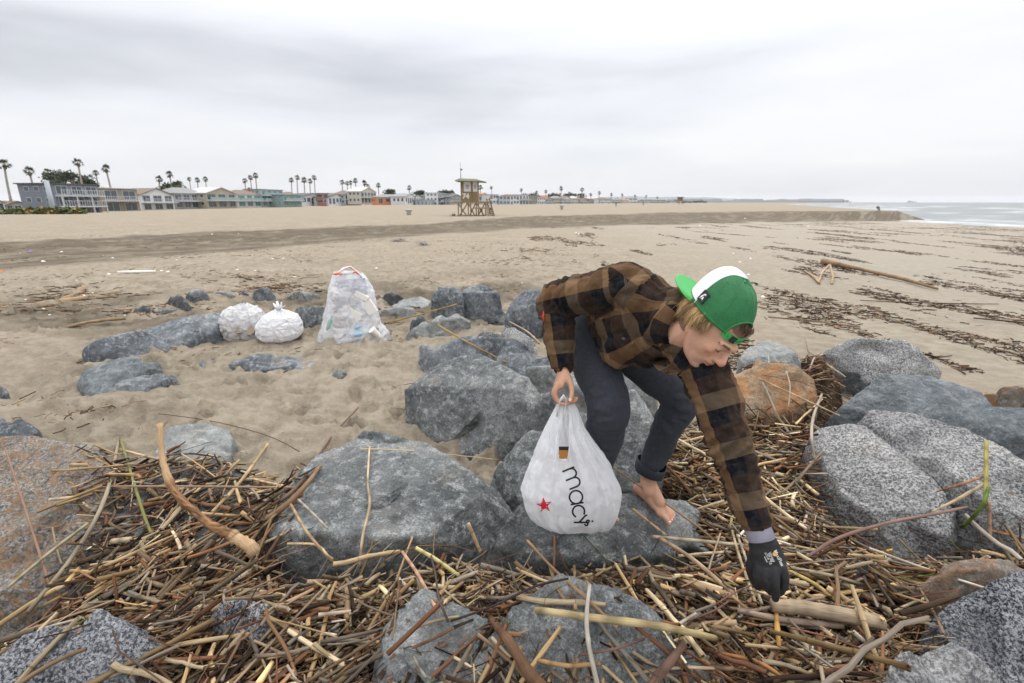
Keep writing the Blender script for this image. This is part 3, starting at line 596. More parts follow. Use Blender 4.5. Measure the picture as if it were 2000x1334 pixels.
def sticks(N, cx, cy, L, rad, ang, colr, S=5, K=5, bend=.03, kink=0.0, lift=0.0, depth=.06, tilt=.08, flatn=1.0, seed=0, zoff=None, hollow=False):
    """N stalks as one array mesh, each laid on the height map"""
    r = np.random.default_rng(seed); t = np.linspace(-.5, .5, S)[None, :]
    dx, dy = np.cos(ang)[:, None], np.sin(ang)[:, None]
    bq = (r.normal(0, bend, N) * L)[:, None] * (1 - 4 * t * t) + (np.cumsum(r.normal(0, 1, (N, S)), 1) * kink * L[:, None] / S)
    X = cx[:, None] + dx * t * L[:, None] - dy * bq; Y = cy[:, None] + dy * t * L[:, None] + dx * bq
    H = hz(X, Y); 
    # rigid rest line on the surface
    A = (H * t).sum(1) / (t * t).sum(); A = np.clip(A, -L * .4, L * .4); M0 = H.mean(1)
    line = M0[:, None] + A[:, None] * t; lift_ = np.clip((H - line).max(1) * .7, 0, .06)
    Z = line + lift_[:, None] + rad[:, None] * .8 + lift + (r.normal(0, tilt, N) * L)[:, None] * t - (r.uniform(-.35, 1, N) * depth)[:, None]
    Z += (r.normal(0, bend * .5, N) * L)[:, None] * (1 - 4 * t * t)
    if zoff is not None: Z += zoff[:, None]
    P = np.stack([X, Y, Z], -1)
    T = np.gradient(P, axis=1); T /= np.linalg.norm(T, axis=2, keepdims=True) + 1e-9
    B = np.cross(T, np.array([0, 0, 1.0])); B /= np.linalg.norm(B, axis=2, keepdims=True) + 1e-9; Nn = np.cross(B, T)
    a = np.arange(K) * 2 * math.pi / K; a = a[None, None, :] + r.uniform(0, 6, N)[:, None, None]
    taper = 1 - .25 * (t + .5) * r.uniform(0, 1.4, N)[:, None]; rr = (rad[:, None] * taper)[:, :, None, None]
    V = P[:, :, None, :] + rr * (np.cos(a)[..., None] * B[:, :, None, :] + flatn * np.sin(a)[..., None] * Nn[:, :, None, :])
    V = V.reshape(N, S * K, 3)
    i, j = np.meshgrid(np.arange(S - 1), np.arange(K), indexing='ij'); j2 = (j + 1) % K
    f = np.stack([i * K + j, i * K + j2, (i + 1) * K + j2, (i + 1) * K + j], -1).reshape(-1, 4)
    # end caps as quads folded from the rings (K = 5 or 6)
    caps = [(3, 2, 1, 0), (0, min(5, K - 1), 4 if K > 4 else 3, 3)]; e = (S - 1) * K
    caps += [(e, e + 1, e + 2, e + 3), (e, e + 3, e + (4 if K > 4 else 3), e + min(5, K - 1))] if K == 6 else [(e, e + 1, e + 2, e + 3)]
    if K != 6: caps = [(3, 2, 1, 0), (e, e + 1, e + 2, e + 3)]
    f = np.concatenate([f, np.array(caps)])
    F = (f[None] + (np.arange(N) * S * K)[:, None, None]).reshape(-1, 4)
    C = np.repeat(colr[:, None, :], S * K, 1)
    nd = (r.random((N, S, 1, 1)) < .12); C = C.reshape(N, S, K, 3) * np.where(nd, .55, 1.0) * (1 + .1 * r.normal(0, 1, (N, S, 1, 1))); 
    C[:, 0] *= 1.15; C[:, -1] *= 1.15
    sv = np.stack([np.broadcast_to(((t + .5) * L[:, None])[:, :, None], (N, S, K)), np.broadcast_to(np.arange(K) * .35, (N, S, K)), np.broadcast_to((np.arange(N) * 3.7)[:, None, None] % 97, (N, S, K))], -1)
    return V.reshape(-1, 3), F, C.reshape(-1, 3), sv.reshape(-1, 3)
def join(parts):
    V, F, C, S = [], [], [], []; n = 0
    for v, f, c, s in parts: V.append(v); F.append(f + n); C.append(c); S.append(s); n += len(v)
    return np.concatenate(V), np.concatenate(F), np.concatenate(C), np.concatenate(S)
def stick_obj(name, parts, mat, **k):
    V, F, C, S = join(parts) if isinstance(parts, list) else parts
    me = mesh(name, V, F, mat, True, np.clip(C, 0, 1)); a = me.attributes.new('st', 'FLOAT_VECTOR', 'POINT')
    a.data.foreach_set('vector', S.astype(np.float32).ravel()); o = link(name, me); return o
def sample(N, dens, seed):
    r = np.random.default_rng(seed); p = dens.ravel() / dens.sum(); k = r.choice(len(p), N, p=p)
    return GX.ravel()[k] + r.uniform(-HS, HS, N), GY.ravel()[k] + r.uniform(-HS, HS, N)
def pal(N, names, weights, seed):
    r = np.random.default_rng(seed); out = np.zeros((N, 3)); w = r.choice(len(names), N, p=np.array(weights) / sum(weights))
    for i, nm in enumerate(names):
        k = w == i; P = np.array(PALS[nm]); out[k] = P[r.integers(0, len(P), k.sum())]
    return out * np.exp(r.normal(-.26, .36, (N, 1)))  # tones darkened and spread wide, partly standing in for shade within the heap
dist = np.hypot(GX, GY)
seen = (np.abs(GX) < GY * 1.12 + .45) * np.where((rockh > mound + .035), .10, 1.0) * np.where(rockh > mound + .16, .35, 1.0)
lp_ = blur(inpoly(GX, GY, wpoly([(225,870),(560,890),(590,960),(520,1060),(250,1120),(120,1150)], .4)).astype(float), 6)
dens = ((blur(mask, 7) ** 1.5) * seen + lp_ * .7) / (1 + .25 * dist ** 2)
dens_e = blur((blur(mask, 12) > .25).astype(float), 10) * seen / (1 + .25 * dist ** 2)
def angf(x, y, N, seed, spread):
    r = np.random.default_rng(seed)
    # drift lines: on the left they run up to the right, on the right they fall to the right
    base = np.where(x < 0, R(38), R(-32)) + .9 * perlin(np.stack([x * 1.3, y * 1.3, x * 0], -1))
    return np.where(r.random(N) < .52, base + r.normal(0, spread, N), r.uniform(0, math.pi, N))
parts = []
def batch(N, dn, Lm, Ls, rm, rs, names, ws, seed, spread=.5, **k):
    r = np.random.default_rng(seed); x, y = sample(N, dn, seed); L = np.clip(np.exp(r.normal(math.log(Lm), Ls, N)), .02, .75)
    rad = np.clip(np.exp(r.normal(math.log(rm), rs, N)), .0008, .012); c = pal(N, names, ws, seed + 1)
    return sticks(N, x, y, L, rad, angf(x, y, N, seed + 2, spread), c, seed=seed + 3, **k)
parts.append(batch(4600, dens, .10, .55, .0056, .40, ['straw', 'tan', 'red', 'grey', 'dark'], [.30, .28, .13, .16, .13], 100, depth=.13, tilt=.26))
parts.append(batch(3600, dens, .085, .5, .0038, .4, ['tan', 'red', 'dark', 'straw'], [.34, .16, .32, .18], 200, depth=.12, kink=.06, tilt=.28))
parts.append(batch(1000, dens, .18, .4, .0046, .3, ['straw', 'tan', 'red'], [.5, .3, .2], 300, depth=.02, tilt=.16))
parts.append(batch(1500, dens, .11, .45, .0075, .3, ['tan', 'red', 'dark', 'straw'], [.3, .3, .25, .15], 350, depth=.06, tilt=.25, flatn=.28))
tag(stick_obj('reed_litter', parts, M_STK), 'countless broken dry reed stalks and stems tangled over the rocks', kind='stuff')
parts = [batch(4600, dens_e, .12, .6, .0015, .35, ['dark', 'red', 'tan', 'grey'], [.4, .3, .2, .1], 400, K=4 if False else 5, kink=.35, bend=.1, depth=.04, S=6)]
tag(stick_obj('twig_litter', parts, M_STK), 'thin crooked brown twigs and rootlets mixed through the reeds', kind='stuff')
parts = [batch(12000, dens, .026, .5, .0042, .5, ['red', 'dark', 'tan', 'straw'], [.28, .52, .14, .06], 500, S=3, flatn=.2, tilt=.3, depth=.035, kink=.2),
         batch(260, dens_e, .16, .4, .0022, .3, ['green', 'straw'], [.8, .2], 600, S=6, flatn=.15, kink=.2, bend=.12, depth=.03, tilt=.15)]
tag(stick_obj('bark_and_blade_litter', parts, M_STK), 'flakes of red brown bark and green grass blades among the reeds', kind='stuff')
# single stalks that show largest: each an object, meshes shared
def unit_stick(seed, kind):
    r = np.random.default_rng(seed); S, K = 7, 8; t = np.linspace(0, 1, S)
    amp = {'straw': 1.5, 'red': 2.0, 'grey': 3.5, 'twig': 9}[kind]
    y = np.cumsum(r.normal(0, amp * .35, S)); z = np.cumsum(r.normal(0, amp * .2, S)); y -= np.linspace(y[0], y[-1], S); z -= np.linspace(z[0], z[-1], S)
    V, F = [], []; a = np.arange(K) * 2 * math.pi / K
    prof = [(0, .001, 0.72), (0, 0, 1.0)]; rings = []
    for i in range(S):
        rr = 1 + .06 * r.normal(); rings.append((t[i], y[i], z[i], rr * (1 - .15 * t[i])))
        if kind == 'straw' and i in (2, 4) : rings.append((t[i] + .008, y[i], z[i], rr * 1.16)); rings.append((t[i] + .018, y[i], z[i], rr))
    C = []; SV = []
    for (x, yy, zz, rr) in rings:
        jag_ = r.normal(0, .006, K) if x in (0, 1) else np.zeros(K)
        for j in range(K): V.append((x + jag_[j], yy + rr * math.cos(a[j]), zz + rr * math.sin(a[j]))); C.append((1, 1, 1) if rr < 1.12 else (.5, .42, .35)); SV.append((x * .4, j * .3, seed))
    n = len(rings)
    for i in range(n - 1):
        for j in range(K): j2 = (j + 1) % K; F.append((i * K + j, i * K + j2, (i + 1) * K + j2, (i + 1) * K + j))
    for s, base_, dirn in ((0, 0, 1), (1, (n - 1) * K, -1)):   # hollow broken ends
        b0 = len(V)
        for j in range(K): p = V[base_ + j]; c0 = rings[0 if s == 0 else -1]; V.append((p[0], c0[1] + (p[1] - c0[1]) * .62, c0[2] + (p[2] - c0[2]) * .62)); C.append((.9, .85, .75)); SV.append(SV[0])
        b1 = len(V)
        for j in range(K): p = V[b0 + j]; V.append((p[0] + dirn * .02, p[1], p[2])); C.append((.12, .09, .06)); SV.append(SV[0])
        for j in range(K): j2 = (j + 1) % K; F.append((base_ + j, base_ + j2, b0 + j2, b0 + j)); F.append((b0 + j, b0 + j2, b1 + j2, b1 + j))
        F.append(tuple(b1 + j for j in range(K)))
    me = mesh('stalk_' + kind, V, F, M_STKO, True, C); at = me.attributes.new('st', 'FLOAT_VECTOR', 'POINT'); at.data.foreach_set('vector', np.asarray(SV, np.float32).ravel())
    bm = bmesh.new(); bm.from_mesh(me); bmesh.ops.recalc_face_normals(bm, faces=bm.faces[:]); bm.to_mesh(me); bm.free(); return me
LAND = [((150, 1010), 'beside the rusty boulder'), ((60, 1260), 'on the bottom left boulder'), ((340, 950), 'under the curved limb'), ((520, 960), 'left of the broad slab'), ((250, 1120), 'below the dark slate'), ((450, 1200), 'around the purple rock'), ((420, 1310), 'at the bottom left'), ((620, 1180), 'below the broad slab'), ((640, 1300), 'left of the bottom boulders'), ((860, 1110), 'at the slab foot'), ((1060, 1100), 'below the carrier bag'), ((840, 1250), 'on the left bottom boulder'), ((1120, 1250), 'on the bottom centre boulder'), ((1250, 1110), 'in front of the bare foot'), ((1380, 1180), 'left of the glove'), ((1400, 1290), 'at the bottom right of centre'), ((1400, 950), 'behind the reaching arm'), ((1380, 840), 'between knee and arm'), ((1520, 860), 'below the orange boulder'), ((1600, 740), 'behind the orange boulder'), ((1560, 1000), 'above the gloved wrist'), ((1600, 1120), 'right of the glove'), ((1620, 1220), 'under the tan log'), ((1580, 1310), 'at the bottom right'), ((1720, 1080), 'below the nearer granite slab'), ((1900, 1050), 'below the cut reed'), ((1780, 1200), 'by the bottom right boulders')]
LXY = np.array([tuple(PZ(a, b, .42))[:2] for (a, b), _ in LAND])
KINDS = {'straw': ('reed_stalk', 'pale dry reed stalk', 'pale reed stalks loose on the heap', 'reed', 'straw', (.10, .38), (.0058, .0100)),
         'red': ('reed_stalk', 'reddish brown reed stalk', 'reddish brown reed stalks on the heap', 'reed', 'red', (.08, .32), (.0055, .0100)),
         'grey': ('driftwood_stick', 'grey weathered stick', 'grey weathered sticks in the heap', 'stick', 'grey', (.10, .36), (.005, .010)),
         'twig': ('twig', 'dark crooked twig', 'dark thin twigs across the heap', 'twig', 'dark', (.14, .45), (.0016, .0032))}
r = np.random.default_rng(77)
densI = blur(mask, 4) ** 2 * seen / (1 + .8 * dist ** 2)
for kd, cnt in (('straw', 150), ('red', 95), ('grey', 70), ('twig', 60)):
    nm, lab0, grp, cat, pn, Lr, rr_ = KINDS[kd]; variants = [unit_stick(900 + i, kd) for i in range(8)]
    xs, ys = sample(cnt, densI, hash(kd) % 1 + {'straw': 1, 'red': 2, 'grey': 3, 'twig': 4}[kd] * 31)
    an = angf(xs, ys, cnt, 5 + cnt, .55); C = pal(cnt, [pn] if kd != 'grey' else ['grey', 'tan'], [1] if kd != 'grey' else [.6, .4], cnt)
    for i in range(cnt):
        L = float(r.uniform(*Lr)); ra = float(r.uniform(*rr_)); x, y = float(xs[i]), float(ys[i]); a = float(an[i])
        dx, dy = math.cos(a) * L / 2, math.sin(a) * L / 2; tt = np.linspace(-1, 1, 9); H = hz(x + dx * tt, y + dy * tt)
        A = float(np.clip((H * tt).sum() / (tt * tt).sum(), -L * .35, L * .35)) + float(r.normal(0, .05)) * L; z0 = float(H.mean()); off = max(0, float((H - (z0 + A * tt)).max()) * .75)
        z0 += off + ra * 1.0 + float(r.uniform(-.01, .02))
        s, e = Vector((x - dx, y - dy, z0 - A)), Vector((x + dx, y + dy, z0 + A)); d = e - s
        o = link(nm, variants[i % 8]); o.location = s; o.rotation_euler = d.to_track_quat('X', 'Z').to_euler(); o.scale = (d.length, ra, ra)
        c = np.clip(C[i] * (1.25 if kd == 'straw' else 1.1), 0, 1); o.color = (*[float(t) for t in c], 1); mid_ = (Lr[0] + Lr[1]) / 2; land = LAND[int(np.argmin(((LXY - np.array([x, y])) ** 2).sum(1)))][1]; lean = abs(A) > L * .12; am_ = math.degrees(a) % 180; dr_ = 'level across' if am_ < 22 or am_ > 158 else 'slanting up right' if am_ < 68 else 'pointing away' if am_ < 112 else 'slanting up left'; tag(o, f"{'long' if L > mid_ else 'short'} {lab0} {'leaning' if lean else 'lying'} {land}, {dr_}", cat, grp)
# ------------------------------------------------------------------ the stalks, limbs and canes one can single out
def hero(name, label, cat, pts, rad, colr, lift=.02, K=10, knob=0.0, rest=True, jit=.0, n=14, rel=None, group=None, mat=None):
    W = []
    for p in pts:
        h = hit(p[0], p[1]); l = p[2] if len(p) > 2 else lift
        if len(p) > 3: h = PD(p[0], p[1], p[3]); l = 0
        W.append(h + (Vector((0, 0, HC)) - h).normalized() * l * 1.2)
    if len(W) > 2 and rest:      # keep the depth smooth between the ends
        d = [math.log(w.y) for w in W]; t = [0]
        for i in range(1, len(W)): t.append(t[-1] + math.hypot(pts[i][0] - pts[i-1][0], pts[i][1] - pts[i-1][1]))
        for i in range(1, len(W) - 1):
            f = t[i] / t[-1]; dl = math.exp(d[0] * (1 - f) + d[-1] * f); W[i] = PD(pts[i][0], pts[i][1], min(dl, W[i].y))
    # Catmull-Rom through the points
    Wn = [W[0] * 2 - W[1]] + W + [W[-1] * 2 - W[-2]]; C = []; per = max(2, n // (len(W) - 1))
    for i in range(1, len(Wn) - 2):
        for k in range(per):
            t = k / per; a, b, c, dd = Wn[i-1], Wn[i], Wn[i+1], Wn[i+2]
            C.append(.5 * ((2 * b) + (c - a) * t + (2 * a - 5 * b + 4 * c - dd) * t * t + (3 * b - a - 3 * c + dd) * t ** 3))
    C.append(W[-1]); m_ = len(C); tt = np.linspace(0, 1, m_)
    rr = np.interp(tt, np.linspace(0, 1, len(np.atleast_1d(rad))), np.atleast_1d(rad)) if np.ndim(rad) else np.full(m_, rad)
    rg = np.random.default_rng(abs(int(pts[0][0] * 7 + pts[0][1])))
    if knob: rr = rr * (1 + knob * np.abs(rg.normal(0, 1, m_)))
    P = np.array([tuple(c) for c in C]) + rg.normal(0, 1, (m_, 3)) * jit * rr[:, None]
    V, F = tube(P, rr, K)
    V = V.reshape(m_, K, 3); 
    if K >= 8: V = V + (V - P[:, None, :]) * rg.normal(0, .05 + knob * .25, (m_, K, 1)) * (K > 8)
    V = V.reshape(-1, 3)
    cc = np.repeat((1 + .12 * rg.normal(0, 1, (m_, 1)) * (1 if knob or jit else .5)), K, 0); cc = np.repeat(cc, 3, 1)
    L = np.concatenate([[0], np.cumsum(np.linalg.norm(np.diff(P, axis=0), axis=1))])
    if len(pts) and name in ('cane', 'reed_stalk') and max(rr) > .004:
        step = max(.06, max(rr) * 11)
        k = np.array([np.min(np.abs((l % step) - step / 2)) < (L[-1] / m_) * .5 for l in L]); cc[np.repeat(k, K)] *= .62
    me = mesh(name, V, F, mat or M_STKO, True, np.clip(cc, 0, 2)); at = me.attributes.new('st', 'FLOAT_VECTOR', 'POINT')
    SV = np.stack([np.repeat(L, K), np.tile(np.arange(K) * .3, m_), np.full(m_ * K, float(pts[0][0] % 53))], -1); at.data.foreach_set('vector', SV.astype(np.float32).ravel())
    loc = recentre(me); o = link(name, me, None, loc); o.color = (*colr, 1); tag(o, label, cat, group); return o
TN, RD, GY_, DK, ST_ = (.42,.30,.18), (.33,.16,.085), (.40,.35,.29), (.10,.065,.045), (.62,.47,.28) #, (.42,.30,.18), (.33,.16,.085), (.40,.35,.29), (.10,.065,.045)

H = hero
limb = H('driftwood_limb', 'thick curved driftwood limb with a knobbly end pointing down right, left foreground', 'driftwood', [(312,828,0,1.92),(320,905,0,1.83),(345,965,0,1.75),(392,1010,0,1.70),(440,1040,0,1.66),(472,1055,0,1.63),(500,1080,0,1.59)], [.011,.0115,.014,.0135,.019,.020,.023], (.46,.32,.19), knob=.13, jit=.12, rest=False, n=42, K=14)
n_ = len(limb.data.vertices); c_l = np.ones((n_, 4), np.float32); t_l = np.arange(n_) / n_; kb = (sst(t_l, .22, .28) * (1 - sst(t_l, .70, .76)))[:, None]
c_l[:, :3] = (1 - kb) + kb * np.array([.50, .40, .34]) * (1 + .35 * np.random.default_rng(2).normal(0, 1, (n_, 1))); c_l[:, :3] *= np.where((t_l > .93)[:, None], .72, 1.0); limb.data.color_attributes['col'].data.foreach_set('color', np.clip(c_l, .1, 1.3).ravel())
H('reed_stalk', 'long light green reed leaning from the boulder to the limb', 'reed', [(235,855,.10),(262,945,.07),(290,1030,.04),(306,1050,.03)], .0065, (.33,.33,.13))
H('reed_stalk', 'pale reed lying level from the green reed top to the curved limb', 'reed', [(228,876,.09),(300,895,.09),(392,915,.04)], .0075, ST_)
H('reed_stalk', 'long pale reed rising from the bottom left edge to the rusty boulder top', 'reed', [(55,1195,.06),(150,1075,.08),(208,965,.10),(232,860,.10)], .0085, (.50,.43,.31))
H('reed_stalk', 'long straw coloured pole running from bottom left towards the centre heap', 'reed', [(-30,1240,.05),(100,1155,.06),(240,1090,.06),(330,1050,.04),(400,1025,.03)], [.011,.009,.006,.004], (.55,.40,.21))
H('reed_stalk', 'thin straight reddish reed leaning on the face of the rusty boulder', 'reed', [(10,875,.06),(48,990,.07),(96,1140,.05)], .0050, (.42,.28,.20))
H('reed_stalk', 'long straight pinkish reed lying level across the left foreground', 'reed', [(218,950,.08),(380,950,.10),(575,952,.04)], .0052, (.47,.33,.23))
H('reed_stalk', 'greenish grey reed lower down beside the rusty boulder', 'reed', [(15,1148,.04),(90,1085,.05),(172,1022,.06)], .007, (.36,.32,.21))
H('branch', 'dark thick branch rising right from the left heap to the pale sand', 'branch', [(500,1010,.03),(585,945,.05),(650,850,.05),(700,796,.04)], [.009,.008,.006,.006], (.16,.11,.085), knob=.05, n=24)
H('branch', 'split brown branch with a pointed end leaning on the broad slab', 'branch', [(490,1035,.03),(560,985,.05),(615,925,.06),(648,868,.07)], [.013,.012,.009,.003], (.25,.16,.095), knob=.09, n=24)
H('twig', 'long dark thin twig arching over the sand towards the broad slab', 'twig', [(310,808,.02),(400,820,.04),(480,838,.04),(540,858,.03),(585,882,.02)], .0028, DK)
H('reed_stalk', 'knotted tan reed standing up on the face of the broad slab', 'reed', [(722,872,.03),(718,940,.03),(722,985,.03),(708,1050,.03),(703,1110,.03)], [.0048,.005,.006,.0055,.005], (.55,.42,.28), knob=.08, n=22)
H('reed_stalk', 'bent pale reed forked over the left edge of the broad slab', 'reed', [(562,1062,.03),(617,1064,.04),(640,1085,.03),(650,1092,.02)], .005, ST_)
H('reed_stalk', 'brown reed sloping down right over the left side of the slab', 'reed', [(568,985,.05),(600,1040,.04),(650,1098,.03)], .0062, TN)
H('reed_stalk', 'short grey reed near the upper left corner of the slab', 'reed', [(574,968,.06),(600,992,.05),(640,1032,.04)], .005, GY_)
H('reed_stalk', 'thin pale reed lying across the top edge of the broad slab', 'reed', [(705,876,.02),(800,880,.02),(900,890,.02),(975,898,.02)], .0028, ST_)
H('reed_stalk', 'thick pale reed angled up to the right beside the split branch', 'reed', [(415,1000,.05),(470,940,.07),(523,868,.09)], .0085, (.56,.43,.25))
H('reed_stalk', 'pale reed pointing right from the heap to the slab corner', 'reed', [(490,935,.05),(580,955,.03)], .006, ST_)
H('cane', 'long yellow jointed cane resting on the pair of blue boulders', 'cane', [(750,632,.03),(820,614,.05),(893,594,.04)], [.010,.009,.008], (.50,.34,.12))
H('cane', 'long yellow jointed cane sloping down right over the big pale boulder', 'cane', [(855,635,.04),(910,667,.06),(960,693,.04),(990,708,.03)], [.0105,.0095,.007,.006], (.52,.35,.13))
H('branch', 'grey driftwood branch with a fork lying by the tall blue boulder', 'branch', [(995,628,.03),(1030,648,.05),(1056,672,.05)], [.006,.010,.011], (.42,.34,.25), knob=.08)
H('reed_stalk', 'long reed leaning from behind the bag over the foot to the heap', 'reed', [(1195,912,.20),(1262,958,.13),(1340,1012,.10),(1400,1062,.05),(1435,1135,.03)], [.0035,.004,.0045,.005,.004], (.46,.33,.20), rest=False)
H('reed_stalk', 'straight tan reed standing out of the heap in front of the foot', 'reed', [(1236,994,.06),(1300,1045,.05)], .0055, (.48,.33,.19))
H('reed_stalk', 'long pinkish tan reed pointing up left below the carrier bag', 'reed', [(1030,1056,.06),(1080,1110,.08),(1125,1150,.05),(1205,1225,.03)], [.006,.006,.0055,.005], (.47,.30,.18))
H('reed_stalk', 'straight salmon coloured reed pointing up left under the broad slab', 'reed', [(786,1078,.05),(815,1120,.05),(855,1193,.03)], .0065, (.50,.31,.21))
H('reed_stalk', 'short thick tan reed standing up beside the slab bottom edge', 'reed', [(915,1022,.05),(938,1078,.03)], .0075, (.52,.37,.22))
H('reed_stalk', 'yellow green fresh reed lying below the broad slab', 'reed', [(812,1070,.04),(850,1092,.04),(896,1124,.03)], .0078, (.60,.54,.25))
H('cane', 'long mottled yellow and grey bamboo cane across the bottom boulder', 'cane', [(990,1184,.04),(1075,1195,.06),(1170,1208,.06),(1300,1225,.05),(1400,1248,.03)], [.0095,.010,.0105,.0105,.0105], (.46,.37,.20), K=12, n=30)
H('driftwood_stick', 'bleached grey stick standing across the bamboo cane', 'stick', [(1152,1142,.09),(1146,1200,.09),(1150,1260,.08),(1166,1334,.06),(1175,1390,.05)], [.005,.006,.0065,.007,.007], (.42,.39,.33), knob=.05, n=20)
H('reed_stalk', 'upright light brown flat reed just left of the bleached stick', 'reed', [(1122,1106,.08),(1124,1190,.05)], .0055, (.50,.32,.17))
H('branch', 'dark brown knotty branch with a splintered top at the bottom centre', 'branch', [(958,1208,.05),(992,1250,.05),(1030,1310,.06),(1060,1345,.05),(1110,1400,.04)], [.011,.013,.016,.017,.017], (.13,.075,.045), knob=.07, n=26, K=12)
H('branch', 'short thick brown branch end at the bottom right of centre', 'branch', [(1342,1250,.07),(1315,1285,.07),(1280,1330,.06),(1262,1380,.05)], [.011,.011,.013,.014], (.16,.10,.075), knob=.08, n=20, K=12)
H('driftwood_log', 'thick smooth tan driftwood log right of the gloved hand', 'log', [(1508,1182,.09),(1570,1188,.10),(1640,1200,.10),(1722,1217,.09)], [.022,.024,.025,.025], (.33,.26,.18), K=16, n=20, knob=.015)
H('driftwood_stick', 'grey brown stick lying parallel just below the tan log', 'stick', [(1440,1192,.04),(1540,1212,.05),(1645,1222,.04)], [.008,.012,.011], (.30,.23,.18), knob=.05)
H('branch', 'long reddish brown curved branch running from the glove to the granite slabs', 'branch', [(1570,1092,.06),(1640,1050,.08),(1740,1020,.08),(1830,1003,.07),(1890,990,.05)], [.0075,.007,.0065,.006,.005], (.22,.14,.115), knob=.04, n=26)
H('twig', 'thin brown twig arching over the tip of the gloved hand', 'twig', [(1398,1180,.05),(1450,1150,.10),(1510,1134,.12),(1580,1150,.10),(1625,1166,.05)], .003, (.20,.12,.09), n=24, rest=False)
H('reed_stalk', 'upright cut reed with a green base at the far right edge', 'reed', [(1926,862,.12),(1926,920,.10),(1925,985,.06)], .0085, (.34,.29,.10))
H('reed_stalk', 'green bent reed stem at the foot of the upright cut reed', 'reed', [(1930,952,.08),(1920,985,.07),(1895,1015,.05),(1878,1030,.03)], .007, (.13,.19,.04))
H('reed_stalk', 'short pinkish upright reed beside the green bent stem', 'reed', [(1932,980,.07),(1934,1060,.04)], .0062, (.38,.24,.16))
H('reed_stalk', 'flat pale reed blade fanning right over the nearer granite slab', 'reed', [(1820,1000,.05),(1870,975,.06),(1922,945,.06)], [.003,.007,.006], (.56,.44,.28))
H('reed_stalk', 'brown reed blade fanned just above the flat pale one', 'reed', [(1830,960,.04),(1880,945,.06),(1922,930,.06)], [.003,.006,.006], (.36,.20,.11))
H('reed_stalk', 'long pale reed lying from the orange boulder to the slate boulder', 'reed', [(1480,738,.03),(1560,775,.06),(1640,812,.03)], .0045, (.60,.48,.30))
H('reed_stalk', 'upright grey broken stick leaning against the orange boulder', 'reed', [(1536,725,.03),(1543,755,.03),(1540,795,.03)], .0035, (.50,.44,.36))
H('driftwood_stick', 'grey twisted root draped between the heap and the granite slab', 'stick', [(1605,770,.05),(1590,810,.05),(1585,850,.06),(1592,900,.05)], [.006,.008,.008,.006], (.36,.31,.26), knob=.08, n=20)
H('driftwood_stick', 'grey forked branch rising behind the orange boulder', 'stick', [(1580,725,.03),(1590,700,.05),(1600,690,.05)], .007, (.38,.34,.29), knob=.06)
H('twig', 'thin bare twig sticking up against the sand behind the orange boulder', 'twig', [(1572,660,.12),(1580,690,.06),(1590,715,.02)], .0025, (.17,.12,.09), rest=False)
H('reed_stalk', 'bright yellow ochre reed piece right of the long curved branch', 'reed', [(1692,1086,.05),(1742,1074,.05)], .006, (.55,.36,.08))
H('reed_stalk', 'orange brown split reed standing up left of the tan log', 'reed', [(1516,1188,.07),(1518,1225,.06),(1522,1265,.05)], [.006,.009,.006], (.50,.29,.09))
H('reed_stalk', 'long grey reed lying right of the glove, lowest of three', 'reed', [(1540,1108,.05),(1640,1128,.06),(1740,1160,.04)], .0065, (.42,.36,.26))
H('reed_stalk', 'long yellow reed curving out from under the glove', 'reed', [(1535,1112,.04),(1590,1140,.05),(1640,1178,.04)], .0075, (.56,.42,.16))
H('reed_stalk', 'long pale reed falling from left of the glove, inner one', 'reed', [(1428,1030,.09),(1445,1090,.09),(1475,1175,.05)], .0058, (.50,.40,.26))
H('reed_stalk', 'long pale reed falling from left of the glove, outer one', 'reed', [(1440,1045,.10),(1460,1100,.09),(1488,1180,.05)], .0055, (.46,.38,.27))
H('reed_stalk', 'grey branching reed lying level in front of the bare foot', 'reed', [(1275,1048,.05),(1340,1054,.06),(1460,1066,.05)], .0075, (.46,.40,.29))
H('reed_stalk', 'pale straight reed left of the glove pointing level', 'reed', [(1325,1086,.05),(1390,1080,.06),(1455,1078,.05)], .006, (.60,.50,.33))
H('driftwood_stick', 'thick light brown dead stem half hidden below the heap left of the glove', 'stick', [(1330,1138,.03),(1380,1150,.04),(1440,1172,.03)], [.016,.017,.014], (.38,.27,.17), K=14)
H('reed_stalk', 'tan reed pointing down right left of the glove', 'reed', [(1290,1052,.06),(1350,1090,.07),(1435,1162,.04)], .0085, (.44,.33,.22))
H('reed_stalk', 'orange reed curving along the bottom right foreground', 'reed', [(1405,1275,.05),(1470,1290,.06),(1510,1310,.06),(1560,1350,.04)], [.005,.0065,.0065,.006], (.38,.19,.08))
H('reed_stalk', 'orange brown reed on the bottom boulder, lower one', 'reed', [(1050,1290,.03),(1110,1300,.04),(1172,1296,.03)], .006, (.34,.21,.10))
H('twig', 'black thin twig lying over the middle of the bottom boulder', 'twig', [(880,1213,.03),(960,1185,.05),(1045,1145,.06),(1110,1130,.05)], .0035, (.045,.035,.035))
H('twig', 'dark crooked twig falling down left of the bottom boulders', 'twig', [(842,1085,.06),(850,1120,.06),(858,1170,.05),(876,1215,.03)], .0038, (.09,.07,.06), knob=.1, n=20)
H('twig', 'purple brown long twig crossing the bottom boulder to the right', 'twig', [(1130,1280,.03),(1220,1262,.06),(1320,1220,.07),(1400,1190,.06),(1450,1150,.04)], .0034, (.17,.10,.085), n=20)
